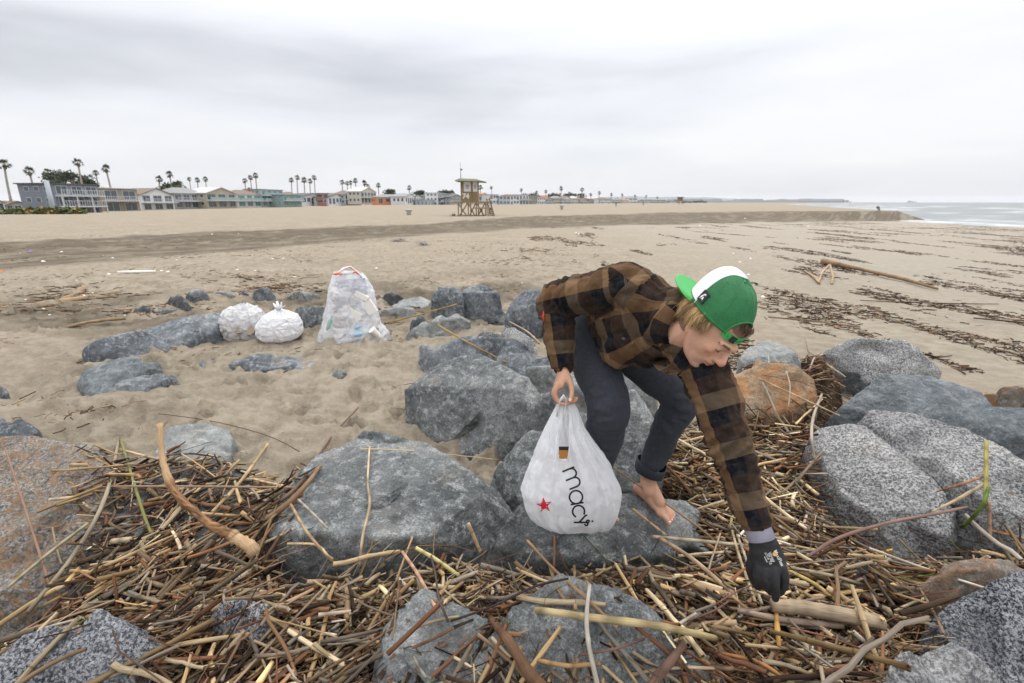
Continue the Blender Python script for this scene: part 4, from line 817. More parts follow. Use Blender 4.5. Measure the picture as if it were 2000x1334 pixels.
# canes and branches out on the sand
H('branch', 'long weathered branch on the sand at the left, with a dark end', 'branch', [(45,600,.05),(130,588,.08),(230,571,.05)], [.045,.05,.03], (.33,.24,.15), knob=.1)
H('branch', 'short broken stump lying behind the long weathered branch', 'branch', [(118,585,.05),(150,575,.09),(168,560,.1)], [.02,.05,.05], (.30,.22,.15), knob=.15)
H('branch', 'thin long stick on the sand below the long weathered branch', 'branch', [(125,640,.03),(180,628,.04),(245,622,.03)], .018, (.30,.22,.14), knob=.1)
# ------------------------------------------------------------------ town along the beach
def cmat(name, c, rough=.8, var=.06, scale=1.5, **k): return flat(name, c, rough, var, scale, **k)
WALL = {k: cmat('wall_' + k, v) for k, v in {'white': (.56,.57,.58), 'greyblue': (.17,.19,.23), 'beige': (.36,.32,.25), 'tan': (.24,.205,.16), 'grey': (.27,.28,.28), 'brown': (.22,.15,.11), 'orange': (.55,.20,.08), 'pale_blue': (.36,.40,.43), 'teal': (.20,.28,.27), 'pink': (.50,.42,.41), 'brick': (.30,.12,.09), 'stucco': (.46,.43,.37), 'dark': (.14,.14,.15)}.items()}
ROOF = {k: cmat('roof_' + k, v) for k, v in {'charcoal': (.075,.08,.085), 'grey': (.22,.22,.22), 'brown': (.16,.12,.09), 'tile': (.38,.15,.09), 'pale': (.45,.44,.42)}.items()}
M_GL = Mat('window_glass'); M_GL.base((.05, .07, .08)); M_GL.set(Roughness=.08, Specular_IOR_Level=.7); M_GL = M_GL.m
M_GT = Mat('teal_glass'); M_GT.base((.10, .23, .22)); M_GT.set(Roughness=.15, Specular_IOR_Level=.7); M_GT = M_GT.m
M_TRIM = cmat('white_trim', (.50,.51,.53)); M_RAIL = Mat('frosted_glass_rail'); M_RAIL.base((.26, .34, .35)); M_RAIL.set(Roughness=.25); M_RAIL = M_RAIL.m
house_n = 0
def house(label, px0, px1, base_py, top_py, d, wall, roof='charcoal', kind='flat', storeys=2, bays=3, glass=None, balcony=False, rail=False, chimney=False, group=None, rake=0, name='beach_house', cat='house', side=0, depth=None, detail=True, mixw=None, post=False):
    """front between px0 and px1, at forward distance d, seen on the dry sand"""
    k_ = 1.03 if label.startswith('orange') else min(1.45, ((1012 - px0) / max(40, 1012 - px1)) ** .9) if px0 < 900 else 1.04
    a, b = PD(px0, base_py, d), PD(px1, base_py, d * k_); w = math.hypot(b.x - a.x, b.y - a.y); zb = a.z - .6; H0 = PD(px0, top_py, d).z - a.z
    dp = depth or 7.0; bays = max(bays, int(w / 4.2)); root = empty(name, ((a.x + b.x) / 2, (a.y + b.y) / 2, zb), math.atan2(b.y - a.y, b.x - a.x)); tag(root, label, cat, group)
    hw_ = w / 2; base_h = .6; Ht = H0 + base_h; gl = glass or M_GL
    eave = Ht * (.97 if kind == 'flat' else .74); mb = MB()
    mb.box((-hw_, 0, 0), (hw_, dp, eave)); 
    if kind == 'gable':
        mb.add([(-hw_, 0, eave), (hw_, 0, eave), (0, 0, Ht - .12), (-hw_, dp, eave), (hw_, dp, eave), (0, dp, Ht - .12)], [(0, 1, 2), (5, 4, 3), (1, 4, 5, 2), (0, 2, 5, 3)])
    mb.build('wall', WALL[wall], root)
    rf = MB(); ov = .35
    if kind == 'flat': rf.box((-hw_ - ov, -ov, eave + .003), (hw_ + ov, dp + ov, Ht))
    elif kind == 'gable':
        for s in (-1, 1):
            sl = (Ht - eave) / hw_; x1 = s * (hw_ + ov); z1 = eave - sl * ov
            rf.add([(0, -ov, Ht), (x1, -ov, z1), (x1, -ov, z1 - .2), (0, -ov, Ht - .2), (0, dp + ov, Ht), (x1, dp + ov, z1), (x1, dp + ov, z1 - .2), (0, dp + ov, Ht - .2)], [(0,1,2,3),(7,6,5,4),(0,4,5,1),(1,5,6,2),(2,6,7,3)])
    else:
        e = hw_ + ov; r_ = hw_ * .45
        rf.add([(-e, -ov, eave), (e, -ov, eave), (e, dp + ov, eave), (-e, dp + ov, eave), (-r_, dp * .45, Ht), (r_, dp * .45, Ht)], [(3,2,1,0),(0,1,5,4),(1,2,5),(2,3,4,5),(3,0,4)])
    ro = rf.build('roof', ROOF[roof], root)
    if chimney: MB().box((hw_ * .55, dp * .3, Ht - .9), (hw_ * .55 + .8, dp * .3 + .8, Ht + 1.0)).build('chimney', WALL['brick'], ro)
    sh = (eave - base_h) / storeys; bw = w / bays; r = random.Random(int(px0 * 13 + px1))
    for s in range(storeys):
        z0 = base_h + s * sh
        for k in range(bays):
            cx = -hw_ + (k + .5) * bw; ww = bw * r.uniform(.55, .8) * .5; top = z0 + sh * .82; bot = z0 + sh * (.12 if (balcony or r.random() < .4) else .34)
            fr = MB(); t = .09
            for bx in (((cx - ww - t, -.05, bot - t), (cx - ww, .0, top + t)), ((cx + ww, -.05, bot - t), (cx + ww + t, 0, top + t)), ((cx - ww, -.05, top), (cx + ww, 0, top + t)), ((cx - ww, -.05, bot - t), (cx + ww, 0, bot)), ((cx - .03, -.045, bot), (cx + .03, 0, top))): fr.box(*bx)
            f = fr.build('window', M_TRIM, root); MB().box((cx - ww, -.02, bot), (cx + ww, .01, top)).build('pane', gl, f)
        if balcony and s > 0:
            bd = MB(); bd.box((-hw_, -1.5, z0 - .22), (hw_, -.003, z0)).build('balcony', M_TRIM, root)
            rl = MB()
            if rail: rl.box((-hw_ + .1, -1.46, z0), (hw_ - .1, -1.41, z0 + 1.0))
            else:
                rl.box((-hw_ + .05, -1.47, z0 + .92), (hw_ - .05, -1.4, z0 + 1.0)); n = int(w / .5)
                for i in range(n + 1): x = -hw_ + .1 + (w - .2) * i / n; rl.box((x - .03, -1.46, z0), (x + .03, -1.41, z0 + .92))
            rl.build('railing', M_RAIL if rail else M_TRIM, root)
            for i in range(bays + 1): x = -hw_ + w * i / bays; x = min(max(x, -hw_ + .12), hw_ - .12); MB().box((x - .1, -1.4, z0 - sh + (0 if s > 1 else -.6)), (x + .1, -1.2, z0 - .22)).build('post', M_TRIM, root) if post else None
    side = side or (-1 if px0 < 900 else 0)
    if side:   # the wall that faces the camera on the receding side
        for s in range(storeys):
            for k in range(3):
                y = dp * (.2 + .28 * k); z0 = base_h + s * sh; x = side * hw_
                f = MB().box((min(x, x + side * .05), y - .55, z0 + sh * .35), (max(x, x + side * .05), y + .55, z0 + sh * .8)).build('window', M_TRIM, root)
                MB().box((min(x, x + side * .08), y - .45, z0 + sh * .39), (max(x, x + side * .08), y + .45, z0 + sh * .76)).build('pane', gl, f)
    return root
house('three storey grey blue apartment house with a charcoal flat roof, nearest at the far left', 118, 203, 424, 357, 95, 'greyblue', 'charcoal', 'flat', 3, 3, balcony=True, post=True, side=-1, depth=7.5, name='apartment_house')
house('white low cottage at the extreme left edge of the beach', -30, 12, 412, 386, 112, 'white', 'grey', 'gable', 1, 2)
house('small dark roofed cottage behind the dune plants at the far left', 14, 60, 413, 392, 118, 'grey', 'brown', 'gable', 1, 3)
house('tan two storey house with tall columned windows right of the apartment house', 205, 276, 415, 366, 120, 'tan', 'pale', 'flat', 2, 2, M_GL, True)
house('white gabled house with a dark balcony recess, first gable from the left', 279, 343, 411, 366, 140, 'white', 'brown', 'gable', 2, 3, balcony=True)
house('grey house with a long pale balcony and a hipped roof', 344, 405, 407, 365, 155, 'grey', 'grey', 'hip', 2, 4, balcony=True)
house('beige house with a shallow gable and wide dark blue windows', 406, 465, 406, 364, 165, 'beige', 'pale', 'gable', 2, 2, balcony=True, rail=True)
house('brown roofed house with teal glass and a brick chimney', 466, 512, 404, 370, 185, 'white', 'brown', 'hip', 2, 2, M_GT, True, True, True)
house('modern white and teal glazed house with boxy upper floors', 513, 556, 403, 369, 200, 'pale_blue', 'grey', 'flat', 3, 3, M_GT, True, True)
house('lower teal fronted annex right of the modern glazed house', 554, 590, 402, 380, 205, 'teal', 'grey', 'flat', 2, 3, M_GT, True, True)
house('white gabled cottage with a lattice porch beside a red brick wall', 590, 634, 400, 376, 225, 'white', 'charcoal', 'gable', 1, 3)
house('red brick chimney block house standing between two gabled cottages', 632, 642, 399, 377, 232, 'brick', 'charcoal', 'flat', 2, 1, depth=3)
house('grey roofed white cottage just right of the brick block', 642, 676, 400, 378, 235, 'white', 'charcoal', 'gable', 1, 2)
house('pale house with glass balcony under a brown hip roof', 676, 706, 399, 372, 250, 'pale_blue', 'brown', 'hip', 2, 3, None, True, True)
house('cream house with a steep white gable in the middle of the row', 706, 736, 397, 364, 250, 'stucco', 'pale', 'gable', 2, 2, balcony=True)
house('orange walled house with white framed windows', 737, 792, 399, 379, 240, 'orange', 'grey', 'hip', 1, 4, depth=9)
house('white end house attached right of the orange one', 792, 812, 399, 377, 240, 'white', 'grey', 'gable', 1, 2)
house('low white beach house with blue glass front left of the lifeguard tower', 814, 838, 403, 383, 260, 'white', 'grey', 'flat', 1, 3, M_GT)
house('small mint coloured shed like house in front of the row', 838, 856, 405, 390, 255, 'pale_blue', 'pale', 'flat', 1, 2, M_GT)
house('boxy white three level house left of the lifeguard tower', 856, 880, 402, 376, 270, 'white', 'pale', 'flat', 3, 2, None, True, True)
house('grey gabled house half hidden behind the lifeguard tower', 880, 905, 401, 378, 280, 'grey', 'charcoal', 'gable', 2, 2)
house('pink stucco house seen through the lifeguard tower ladder', 936, 957, 400, 376, 300, 'pink', 'tile', 'gable', 2, 2)
house('white block house with one wide dark window right of the tower ladder', 957, 974, 400, 379, 300, 'white', 'pale', 'flat', 2, 1)
rr_ = random.Random(5); x = 975.0; i = 0
wc = ['white', 'white', 'grey', 'beige', 'stucco', 'pale_blue', 'tan', 'pink', 'white', 'teal']; rc = ['tile', 'grey', 'brown', 'charcoal', 'pale']
wn = {'white': 'white', 'grey': 'grey', 'beige': 'beige', 'stucco': 'cream', 'pale_blue': 'pale blue', 'tan': 'tan', 'pink': 'pink', 'teal': 'sea green'}
rn = {'tile': 'red tiled', 'grey': 'grey', 'brown': 'brown', 'charcoal': 'black', 'pale': 'pale'}
while x < 1330:
    f = (x - 975) / 355; w = (20 - 9 * f) * rr_.uniform(.75, 1.25); d = 310 + 750 * f ** 1.3; a, b = rr_.choice(wc), rr_.choice(rc); kd = rr_.choice(['flat', 'gable', 'hip']); storey_ = 1
    where = 'just right of the lifeguard tower' if x < 1040 else 'middle of the row' if x < 1140 else 'toward the far end' if x < 1240 else 'at the farthest end'
    house(f'small distant {wn[a]} house, {rn[b]} {kd} roof, {where}', x, x + w, 400.5 - 3.0 * f, 381 + 10 * f + rr_.uniform(-2.5, 2), d, a, b, kd, 2, 2, balcony=rr_.random() < .4, rail=True, group='distant houses right of the tower')
    x += w + .6; i += 1
# second rank of roofs showing above
for k, (a, b, t, c, rfc) in enumerate([(205,245,362,'tan','pale'),(560,585,374,'white','brown'),(640,672,376,'grey','brown'),(668,705,371,'stucco','brown'),(824,850,377,'grey','charcoal'),(862,900,372,'beige','brown'),(985,1010,379,'white','tile'),(1012,1040,381,'stucco','tile'),(1050,1080,381,'beige','tile'),(1090,1110,382,'white','grey'),(1125,1150,384,'tan','tile'),(1170,1190,385,'white','brown')]):
    house(f'{wn.get(c, c)} second row house with {rn[rfc]} roof, number {k} from the left'.replace(f', number {k} from the left', [' beside the tan one', ' over the teal annex', ' over the white cottage', ' left of the cream gable', ' over the blue glass house', ' left of the tower cabin', ' right of the tower ladder', ' with a long ridge', ' among palms', ' near the pale wall', ' in the haze', ' furthest of them'][k]), a, b, 398, t, 330 + 25 * k, c, rfc, 'hip', 2, 2)
# ------------------------------------------------------------------ palms and trees
M_FR = cmat('palm_frond', (.045,.06,.03), .7, .3, 3); M_SK = cmat('palm_skirt', (.17,.125,.08), .9, .3, 3); M_TR = cmat('palm_trunk', (.30,.27,.25), .9, .2, 2)
M_LF = cmat('tree_leaf', (.045,.065,.03), .75, .35, 2)
def palm_mesh(seed, kind):
    r = random.Random(seed); V, F = [], []; nf = 34 if kind == 'fan' else 26
    for k in range(nf):
        az = r.uniform(0, 6.283); el = r.uniform(-.75, 1.35); L = r.uniform(.75, 1.15)
        if kind == 'feather': el = r.uniform(-.2, 1.3); L *= 1.25
        d = Vector((math.cos(az) * math.cos(el), math.sin(az) * math.cos(el), math.sin(el))); s = d.cross(Vector((0, 0, 1))).normalized(); u = s.cross(d)
        if kind == 'fan':      # a stalk and a splayed hand of blades
            h = d * L * .5; b = len(V); V += [tuple(s * -.02), tuple(s * .02), tuple(h)]; F.append((b, b + 1, b + 2))
            for q in range(9):
                a = (q - 4) * .3; t = h + (d * math.cos(a) + s * math.sin(a)) * L * .55 + Vector((0, 0, -.12 * abs(q - 4) * .5 - .08)); w = (s * math.cos(a) - d * math.sin(a)) * .045
                m_ = h + (t - h) * .5; b = len(V); V += [tuple(h), tuple(m_ + w), tuple(t), tuple(m_ - w)]; F.append((b, b + 1, b + 2, b + 3))
        else:
            P = [d * L * t + Vector((0, 0, -.75 * L * t * t)) for t in (0, .25, .5, .75, 1)]
            for q in range(1, 14):
                t = q / 14; i = min(3, int(t * 4)); p = P[i].lerp(P[i + 1], t * 4 - i)
                for sg in (-1, 1):
                    e = p + s * sg * .28 * (1 - abs(t - .5)) + d * .1 + Vector((0, 0, -.12)); b = len(V); V += [tuple(p), tuple(p + d * .06), tuple(e)]; F.append((b, b + 1, b + 2))
    return mesh('palm_crown', V, F, M_FR, False)
fanm = [palm_mesh(i, 'fan') for i in range(5)]; feam = [palm_mesh(20 + i, 'feather') for i in range(2)]
def palm(label, px, top, base, d, lean=0.0, crown=None, kind='fan', group='tall fan palms behind the beach houses'):
    t, b = PD(px, top, d), PD(px + lean, base, d); b.z = min(b.z, .6) - .5
    root = empty('palm_tree', (b.x, d, b.z)); tag(root, label, 'palm tree', group); Hh = t.z - b.z; ox = t.x - b.x
    zc = d * CT; cr = crown or 11 * zc / FPX; rt = min(.34, cr * .16)
    pts = [(ox * f * f, 0, Hh * f) for f in (0, .25, .5, .75, 1)]
    MB().tube(pts, [rt * 1.5, rt * 1.1, rt, rt * .9, rt * .85], 8).build('trunk', M_TR, root, True)
    o = link('crown', (fanm if kind == 'fan' else feam)[int(px) % (5 if kind == 'fan' else 2)], root, (ox, 0, Hh)); o.scale = (cr,) * 3; o.rotation_euler.z = px
    V, F = tube([(ox, 0, Hh - cr * .75), (ox, 0, Hh - cr * .3), (ox, 0, Hh)], [rt * 1.1, rt * 2.0, rt * .9], 8); link('skirt', mesh('s', V, F, M_SK), root)
PL = [(8,321,395,120,14,12),(57,335,372,150,10,11),(152,318,362,150,8,10),(207,330,366,150,9,10),(187,338,366,175,5,7),(93,336,362,170,4,8),
      (310,350,372,190,2,8),(331,341,370,190,5,8),(370,350,370,230,2,5),(385,352,370,230,2,6),(401,350,370,230,2,6),(478,353,378,260,2,6),(489,347,376,260,3,6),(499,343,376,260,3,7),
      (569,352,380,300,1,6),(580,347,378,300,1,6),(594,352,380,300,1,7),(605,354,380,300,1,6),(614,347,376,300,1,6),
      (668,356,376,340,1,6),(678,358,376,340,1,5),(685,357,376,340,1,5),(694,353,374,340,1,6),(712,358,372,340,1,7),(719,364,376,360,1,5),(739,362,386,320,1,6),
      (799,367,386,360,1,6),(938,366,392,380,1,6),(960,367,392,400,1,4),(1018,371,392,430,1,4),(1048,376,394,470,0,4),(1096,368,392,480,0,5),(1137,371,392,520,0,5),(1170,377,392,560,0,4),(1194,380,393,620,0,3.6),(1215,381,393,680,0,3.4),(1240,383,394,740,0,3),(1262,384,394,800,0,3),(1284,386,395,860,0,2.6),(1066,374,394,470,0,4),(1112,378,394,500,0,4),(1154,380,394,560,0,3.6)]
nb = ['at the extreme left edge', 'over the low grey blue wing', 'standing highest over the apartment roof', 'right of the apartment house roof', 'short one over the apartment roof corner', 'left of the bushy trees', 'with a ragged head left of a pair', 'slender one over the first gabled house', 'first of three in a row', 'middle of three in a row', 'last of three in a row', 'lowest of the trio by the chimney', 'middle of the trio by the chimney', 'tallest of the trio by the chimney', 'leftmost over the modern glazed house', 'second over the modern glazed house', 'first of the trio over the annex', 'middle of the trio over the annex', 'tallest of the trio over the annex', 'leftmost of the cluster before the cream gable', 'second of the cluster before the cream gable', 'third of the cluster before the cream gable', 'tallest of the cluster before the cream gable', 'just over the cream gable', 'small one right of the cream gable', 'alone between the cream gable and the orange house', 'alone over the end of the orange house', 'right beside the lifeguard tower cabin', 'thin one over the tower ladder'] + [f'{w} over the distant row' for w in ('first', 'short broad one', 'tall dark one', 'lone bushy one', 'small one', 'thin one', 'far thin one', 'very small one', 'tiny one', 'last tiny one', 'low one left of the tall dark one', 'low one right of the tall dark one', 'low one past the bushy one')]
for (a, b, c, d, e, cr), nm_ in zip(PL, nb): palm('tall fan palm ' + nm_, a, b, c, d, e, cr * d * CT / FPX)
for (a, b, c, w) in [(116,345,366,'left'),(140,350,366,'right'),(347,360,378,'small one over the gabled house')]: palm(f'feathery date palm behind the apartment roofs, {w}' if w in ('left', 'right') else 'feathery date palm over the first gabled house', a, b, c, 175, 0, 14 * 175 / 940 if w != 'x' else 1, 'feather', 'feathery date palms')
def leafball(name, label, px, py, d, rx, rz, n=420, seed=0, group='broad dark trees among the houses'):
    r = np.random.default_rng(seed + int(px)); c = PD(px, py, d); base = -.3; root = empty(name, (c.x, d, base)); tag(root, label, 'tree', group)
    lobes = r.normal(0, 1, (9, 3)) * np.array([rx * .55, rx * .4, rz * .45]); P = lobes[r.integers(0, 9, n)] + r.normal(0, 1, (n, 3)) * np.array([rx, rx, rz]) * .26
    P[:, 2] += c.z - base; s = rx * .11; q = r.normal(0, 1, (n, 4, 3)) * s; V = (P[:, None, :] + q).reshape(-1, 3); F = np.arange(n * 4).reshape(-1, 4)
    link('crown', mesh('crown', V, F, M_LF, False), root); MB().tube([(0, 0, 0), (.1, 0, (c.z - base) * .5), (0, 0, c.z - base)], [rx * .1, rx * .07, rx * .03], 7).build('trunk', M_TR, root, True)
TL = [(108,350,160,2.6,1.7,'over the grey blue wing'),(148,353,170,3.4,1.6,'behind the apartment roof, broadest'),(176,354,172,2.4,1.5,'behind the apartment roof, right'),(330,367,200,3.5,1.8,'behind the white gabled house'),(820,376,350,4,1.4,'over the orange house'),(868,376,400,5,1.6,'left of the lifeguard tower, flat topped'),(758,376,350,4,1.4,'over the left part of the orange house'),(1035,383,500,8,2,'over the distant row'),(1085,384,540,8,2,'over the middle of the distant row'),(1120,384,560,10,3,'over the far part of the row')]
for a, b, d, rx, rz, w in TL: leafball('broad_tree', 'dark bushy tree ' + w, a, b, d, rx, rz)
# a belt of far trees and roofs that reads as one mass
r = np.random.default_rng(9); n = 5200; px = r.uniform(640, 1380, n); f = (px - 640) / 740; d = 380 + 900 * np.clip(f, 0, 1) ** 1.6
V = []; s_ = d / 940 * 1.0
cen = np.array([tuple(PD(a, 396 - r.uniform(0, 1) * (12 - 8 * ff) * (0.55 + .45 * math.sin(a * .13) * math.cos(a * .041)), dd)) for a, ff, dd in zip(px, f, d)])
V = (cen[:, None, :] + r.normal(0, 1, (n, 4, 3)) * (s_ * .9)[:, None, None]).reshape(-1, 3)
tag(link('far_tree_belt', mesh('belt', V, np.arange(n * 4).reshape(-1, 4), M_LF, False)), 'dark belt of far trees behind the distant houses', kind='stuff')
# far shore: pale low buildings out to the pier
r = np.random.default_rng(12); mb = MB()
for k in range(120):
    a = r.uniform(1300, 1640); dd = 1100 + (a - 1300) * 7; p = PD(a, 395, dd); w = r.uniform(6, 16) * dd / 1500; h = r.uniform(3, 9) * dd / 1300; mb.box((p.x - w, dd, -1.2), (p.x + w, dd + w, -1 + h + 2.5))
tag(mb.build('far_shore_buildings', WALL['pale_blue']), 'hazy mass of pale buildings along the far curve of the shore', kind='stuff')
# pier and far structure on the sea
root = empty('pier', (PD(1620, 395, 2600).x, 2600, -1)); tag(root, 'low far pier reaching out into the sea at the end of the shore', 'pier'); X0 = PD(1560, 395, 2600).x - root.location.x; X1 = PD(1662, 395, 2600).x - root.location.x
MB().box((X0, 0, 5), (X1, 8, 6.5)).build('deck', WALL['dark'], root)
for k in range(16): x = X0 + (X1 - X0) * k / 15; MB().box((x - .8, 1, -3), (x + .8, 7, 4.99)).build('pile', WALL['dark'], root)
MB().box((X1 - 40, 0, 6.51), (X1 - 12, 8, 13)).build('hut', WALL['grey'], root)
root = empty('ship', (PD(1781, 395, 5200).x, 5200, -1)); tag(root, 'tiny grey ship far out on the horizon', 'ship')
MB().add([(-45, -8, 0), (45, -8, 0), (52, 0, 10), (-48, -8, 8), (45, 8, 0), (-45, 8, 0), (-48, 8, 8)], [(0, 1, 2, 3), (5, 6, 2, 4), (0, 3, 6, 5), (3, 2, 6), (0, 5, 4, 1), (1, 4, 2)]).build('hull', WALL['grey'], root); MB().box((-40, -6, 8), (-18, 6, 20)).box((-5, -3, 8.5), (0, 3, 16)).build('bridge', WALL['white'], root)
# ------------------------------------------------------------------ dune plants and things by the left houses
r = np.random.default_rng(4); n = 9000; px = r.uniform(-60, 160, n); d = r.uniform(62, 92, n); P = np.array([(PD(a, 400, b).x, b) for a, b in zip(px, d)]); z = terrain(P[:, 0], P[:, 1])
dens_ = fbm(np.stack([P[:, 0] * .12, P[:, 1] * .06, P[:, 0] * 0], -1), 1, 3) > -.12 + np.clip((px - 60) / 160, 0, 1) * .4; P, z = P[dens_], z[dens_]; n = len(P); cc = np.concatenate([P, z[:, None]], 1)
V = (cc[:, None, :] + r.normal(0, .33, (n, 4, 3)) * np.array([1.3, 1, .75]) + np.array([0, 0, .25])).reshape(-1, 3)
cl = np.where(r.random((n, 1)) < .2, np.array([[.30, .17, .05]]), np.array([[.07, .10, .028]])) * np.exp(r.normal(0, .3, (n, 1))); m = Mat('dune_leaf'); m.base(m.attr()); m.set(Roughness=.8)
tag(link('dune_plants', mesh('dune', V, np.arange(n * 4).reshape(-1, 4), m.m, False, np.repeat(cl, 4, 0))), 'low green and rusty dune plants in front of the left houses', kind='stuff')
t = PD(104, 372, 80); b = PD(108, 424, 80)
root = empty('sign_post', (b.x, 80, b.z - .4)); tag(root, 'tall white post with a pale sleeve standing before the apartment house', 'post'); MB().tube([(0, 0, 0), (0, 0, t.z - b.z + 1.9)], [.38, .32], 12).build('pole', WALL['pale_blue'], root, True); MB().tube([(0, 0, .3), (0, 0, 1.6)], [.42, .42], 12).build('sleeve', M_TRIM, root, True)
for (px, py, c, lab, w) in [(82, 414, (.60,.33,.05), 'orange yellow plastic barrier by the dune plants, right one', 1.2), (50, 414, (.60,.38,.05), 'orange yellow plastic barrier by the dune plants, left one', .9), (128, 424, (.30,.06,.05), 'dark red bush like cover at the foot of the apartment house', 1.6)]:
    p = PD(px, py, 84); root = empty('barrier', (p.x, 84, p.z - .6)); tag(root, lab, 'barrier'); M_ = cmat('barrier_plastic', c)
    MB().box((-w, -.2, .25), (w, .2, 1.25)).build('panel', M_, root); MB().box((-w, -.35, 0), (-w + .25, .35, .249)).build('foot', M_, root); MB().box((w - .25, -.35, 0), (w, .35, .249)).build('foot', M_, root)
# ------------------------------------------------------------------ lifeguard tower
def tower(label, px, py, d, s=1.0, sign=True):
    g = PD(px, py, d); root = empty('lifeguard_tower', (g.x, d, float(terrain([g.x], [d])[0]) if abs(float(terrain([g.x], [d])[0]) - g.z) < .6 else g.z), -.0); root.location.z = g.z; tag(root, label, 'lifeguard tower')
    W = cmat('tower_wood', (.26,.19,.11), .85, .2, 4); WD = cmat('tower_frame_wood', (.20,.145,.085), .85, .25, 4); RF = cmat('tower_roof_mossy', (.135,.13,.08), .9, .2, 5)
    u = s * (d * CT) / 960.0 / 1.0    # one photograph pixel at this distance, in metres
    X = lambda p: (p - 929) * u; Z = lambda p: (425 - p) * u
    dp = 2.3 * s
    # cabin
    cab = MB().box((X(900.5), 0, Z(394)), (X(934), dp, Z(355))).build('cabin', W, root)
    # front corner battens and wall boards
    for i in range(7):
        z0 = Z(394) + (Z(355) - Z(394)) * i / 7; MB().box((X(900.3), -.035, z0 + .02), (X(922.4), -.002, z0 + (Z(355) - Z(394)) / 7 - .02)).build('wall_board', W, cab)
    MB().box((X(922.6), -.06, Z(394)), (X(923.8), -.002, Z(355))).build('corner_post', WD, cab)
    for i in range(7):
        z0 = Z(394) + (Z(355) - Z(394)) * i / 7; MB().box((X(924), -.035, z0 + .02), (X(934.2), -.002, z0 + (Z(355) - Z(394)) / 7 - .02)).build('wall_board', W, cab)
    pn = cmat('sign_panel_white', (.66,.65,.66)); dk = cmat('sign_print_grey', (.22,.22,.24)); rd = cmat('sign_print_red', (.5,.2,.18))
    for (a, b, c0, c1) in ((906.8, 921, 356.5, 375), (924.6, 933.6, 356, 375.5)):
        p = MB().box((X(a), -.075, Z(c1)), (X(b), -.037, Z(c0))).build('sign_panel', pn, cab)
        if sign:
            w = b - a; q = MB()
            for k in range(3): q.box((X(a + w * .25), -.08, Z(363.6 + k * 1.5)), (X(b - w * .25), -.076, Z(362.6 + k * 1.5)))
            q.build('sign_print', dk, p); MB().box((X(a + w * .28), -.08, Z(369.6)), (X(b - w * .28), -.076, Z(367.8))).build('sign_print', rd, p)
    rf = MB(); zr = Z(354.8); o_ = .9 * s
    rf.add([(X(890), -o_, zr - .02), (X(950), -o_, zr - .1), (X(950), dp + o_, zr - .1), (X(890), dp + o_, zr - .02), (X(898), -o_ * .4, Z(350.5)), (X(931), -o_ * .4, Z(351.5)), (X(931), dp, Z(351.5)), (X(898), dp, Z(350.5))], [(3,2,1,0),(0,1,5,4),(1,2,6,5),(2,3,7,6),(3,0,4,7),(4,5,6,7)]); rf.build('roof', RF, root)
    MB().box((X(887), -1.2 * s, Z(397)), (X(957), dp + .3, Z(394.05))).build('deck', W, root)
    for px_ in (896.5, 916, 932, 950):
        for yy in (-1.0 * s, dp): MB().box((X(px_ - .9), yy, -.3), (X(px_ + .9), yy + .14, Z(397.05))).build('leg', WD, root)
    for (a, b) in ((897, 915), (917, 931), (933, 949)):
        for sgn in (0, 1):
            p0, p1 = ((X(a), -1.1 * s - .03 - sgn * .11, .05), (X(b), -1.1 * s - .03 - sgn * .11, Z(397.4)))
            if sgn: p0, p1 = ((p0[0], p0[1], p1[2]), (p1[0], p1[1], .05))
            MB().bar(p0, p1, .09, .13).build('brace', WD, root)
    MB().box((X(893), -1.3 * s, -.05), (X(967), -1.14 * s, .1)).build('skid', WD, root)
    MB().box((X(930), -2.3 * s, Z(407.5)), (X(960), -1.3 * s, Z(405))).build('lower_deck', W, root)
    for a in (933, 945, 957): MB().box((X(a - .7), -2.25 * s, 0), (X(a + .7), -2.1 * s, Z(407.6))).build('leg', WD, root)
    lad = MB().bar((X(958), -1.5 * s, Z(387)), (X(968.5), -1.5 * s, 0), .1, .13).bar((X(953), -2.2 * s, Z(388)), (X(963), -2.2 * s, 0), .1, .13).build('ladder', WD, root)
    for k in range(9): f = k / 9; MB().box((X(953.5 + 10 * f), -2.2 * s, Z(391 + 33 * f)), (X(958.5 + 10 * f), -1.5 * s, Z(391 + 33 * f) + .05)).build('rung', WD, lad)
    MB().bar((X(956), -2.15 * s, 0), (X(961), -2.15 * s, Z(405)), .1).bar((X(966), -2.15 * s, 0), (X(961), -2.15 * s, Z(405)), .1).build('brace', WD, root)
    ms = MB().tube([(X(899.5), dp * .5, Z(352)), (X(898.8), dp * .5, Z(318))], [.05, .02], 8).build('mast', WALL['grey'], root, True)
    MB().box((X(899.6), dp * .5 - .15, Z(334)), (X(902.6), dp * .5 + .15, Z(331))).build('loudspeaker', WALL['dark'], ms)
    if sign:
        cu = bpy.data.curves.new('t', 'FONT'); cu.body = '74'; cu.size = 13.6 * u; cu.extrude = .006; cu.offset = .03; cu.align_x = 'LEFT'
        to = bpy.data.objects.new('t', cu); col.objects.link(to); dg = bpy.context.evaluated_depsgraph_get(); me = bpy.data.meshes.new_from_object(to.evaluated_get(dg)); bpy.data.objects.remove(to)
        me.transform(Matrix.Translation((X(903.6), -.045, Z(388))) @ Matrix.Rotation(math.pi / 2, 4, 'X')); me.materials.clear(); me.materials.append(cmat('number_paint', (.72,.70,.64))); link('number', me, cab)
    return root
tower('brown wooden lifeguard tower with the number 74 on its cabin', 929, 425, 55)
g = PD(1329, 398, 330); tw = empty('lifeguard_tower', (g.x, 330, g.z)); tag(tw, 'small distant brown lifeguard tower near the end of the house row', 'lifeguard tower'); u = 330 * CT / 940
MB().box((-4 * u, 0, 5 * u), (4 * u, 3, 12 * u)).build('cabin', WALL['brown'], tw); MB().box((-6 * u, -1, 12.02 * u), (6 * u, 4, 12.8 * u)).build('roof', ROOF['brown'], tw)
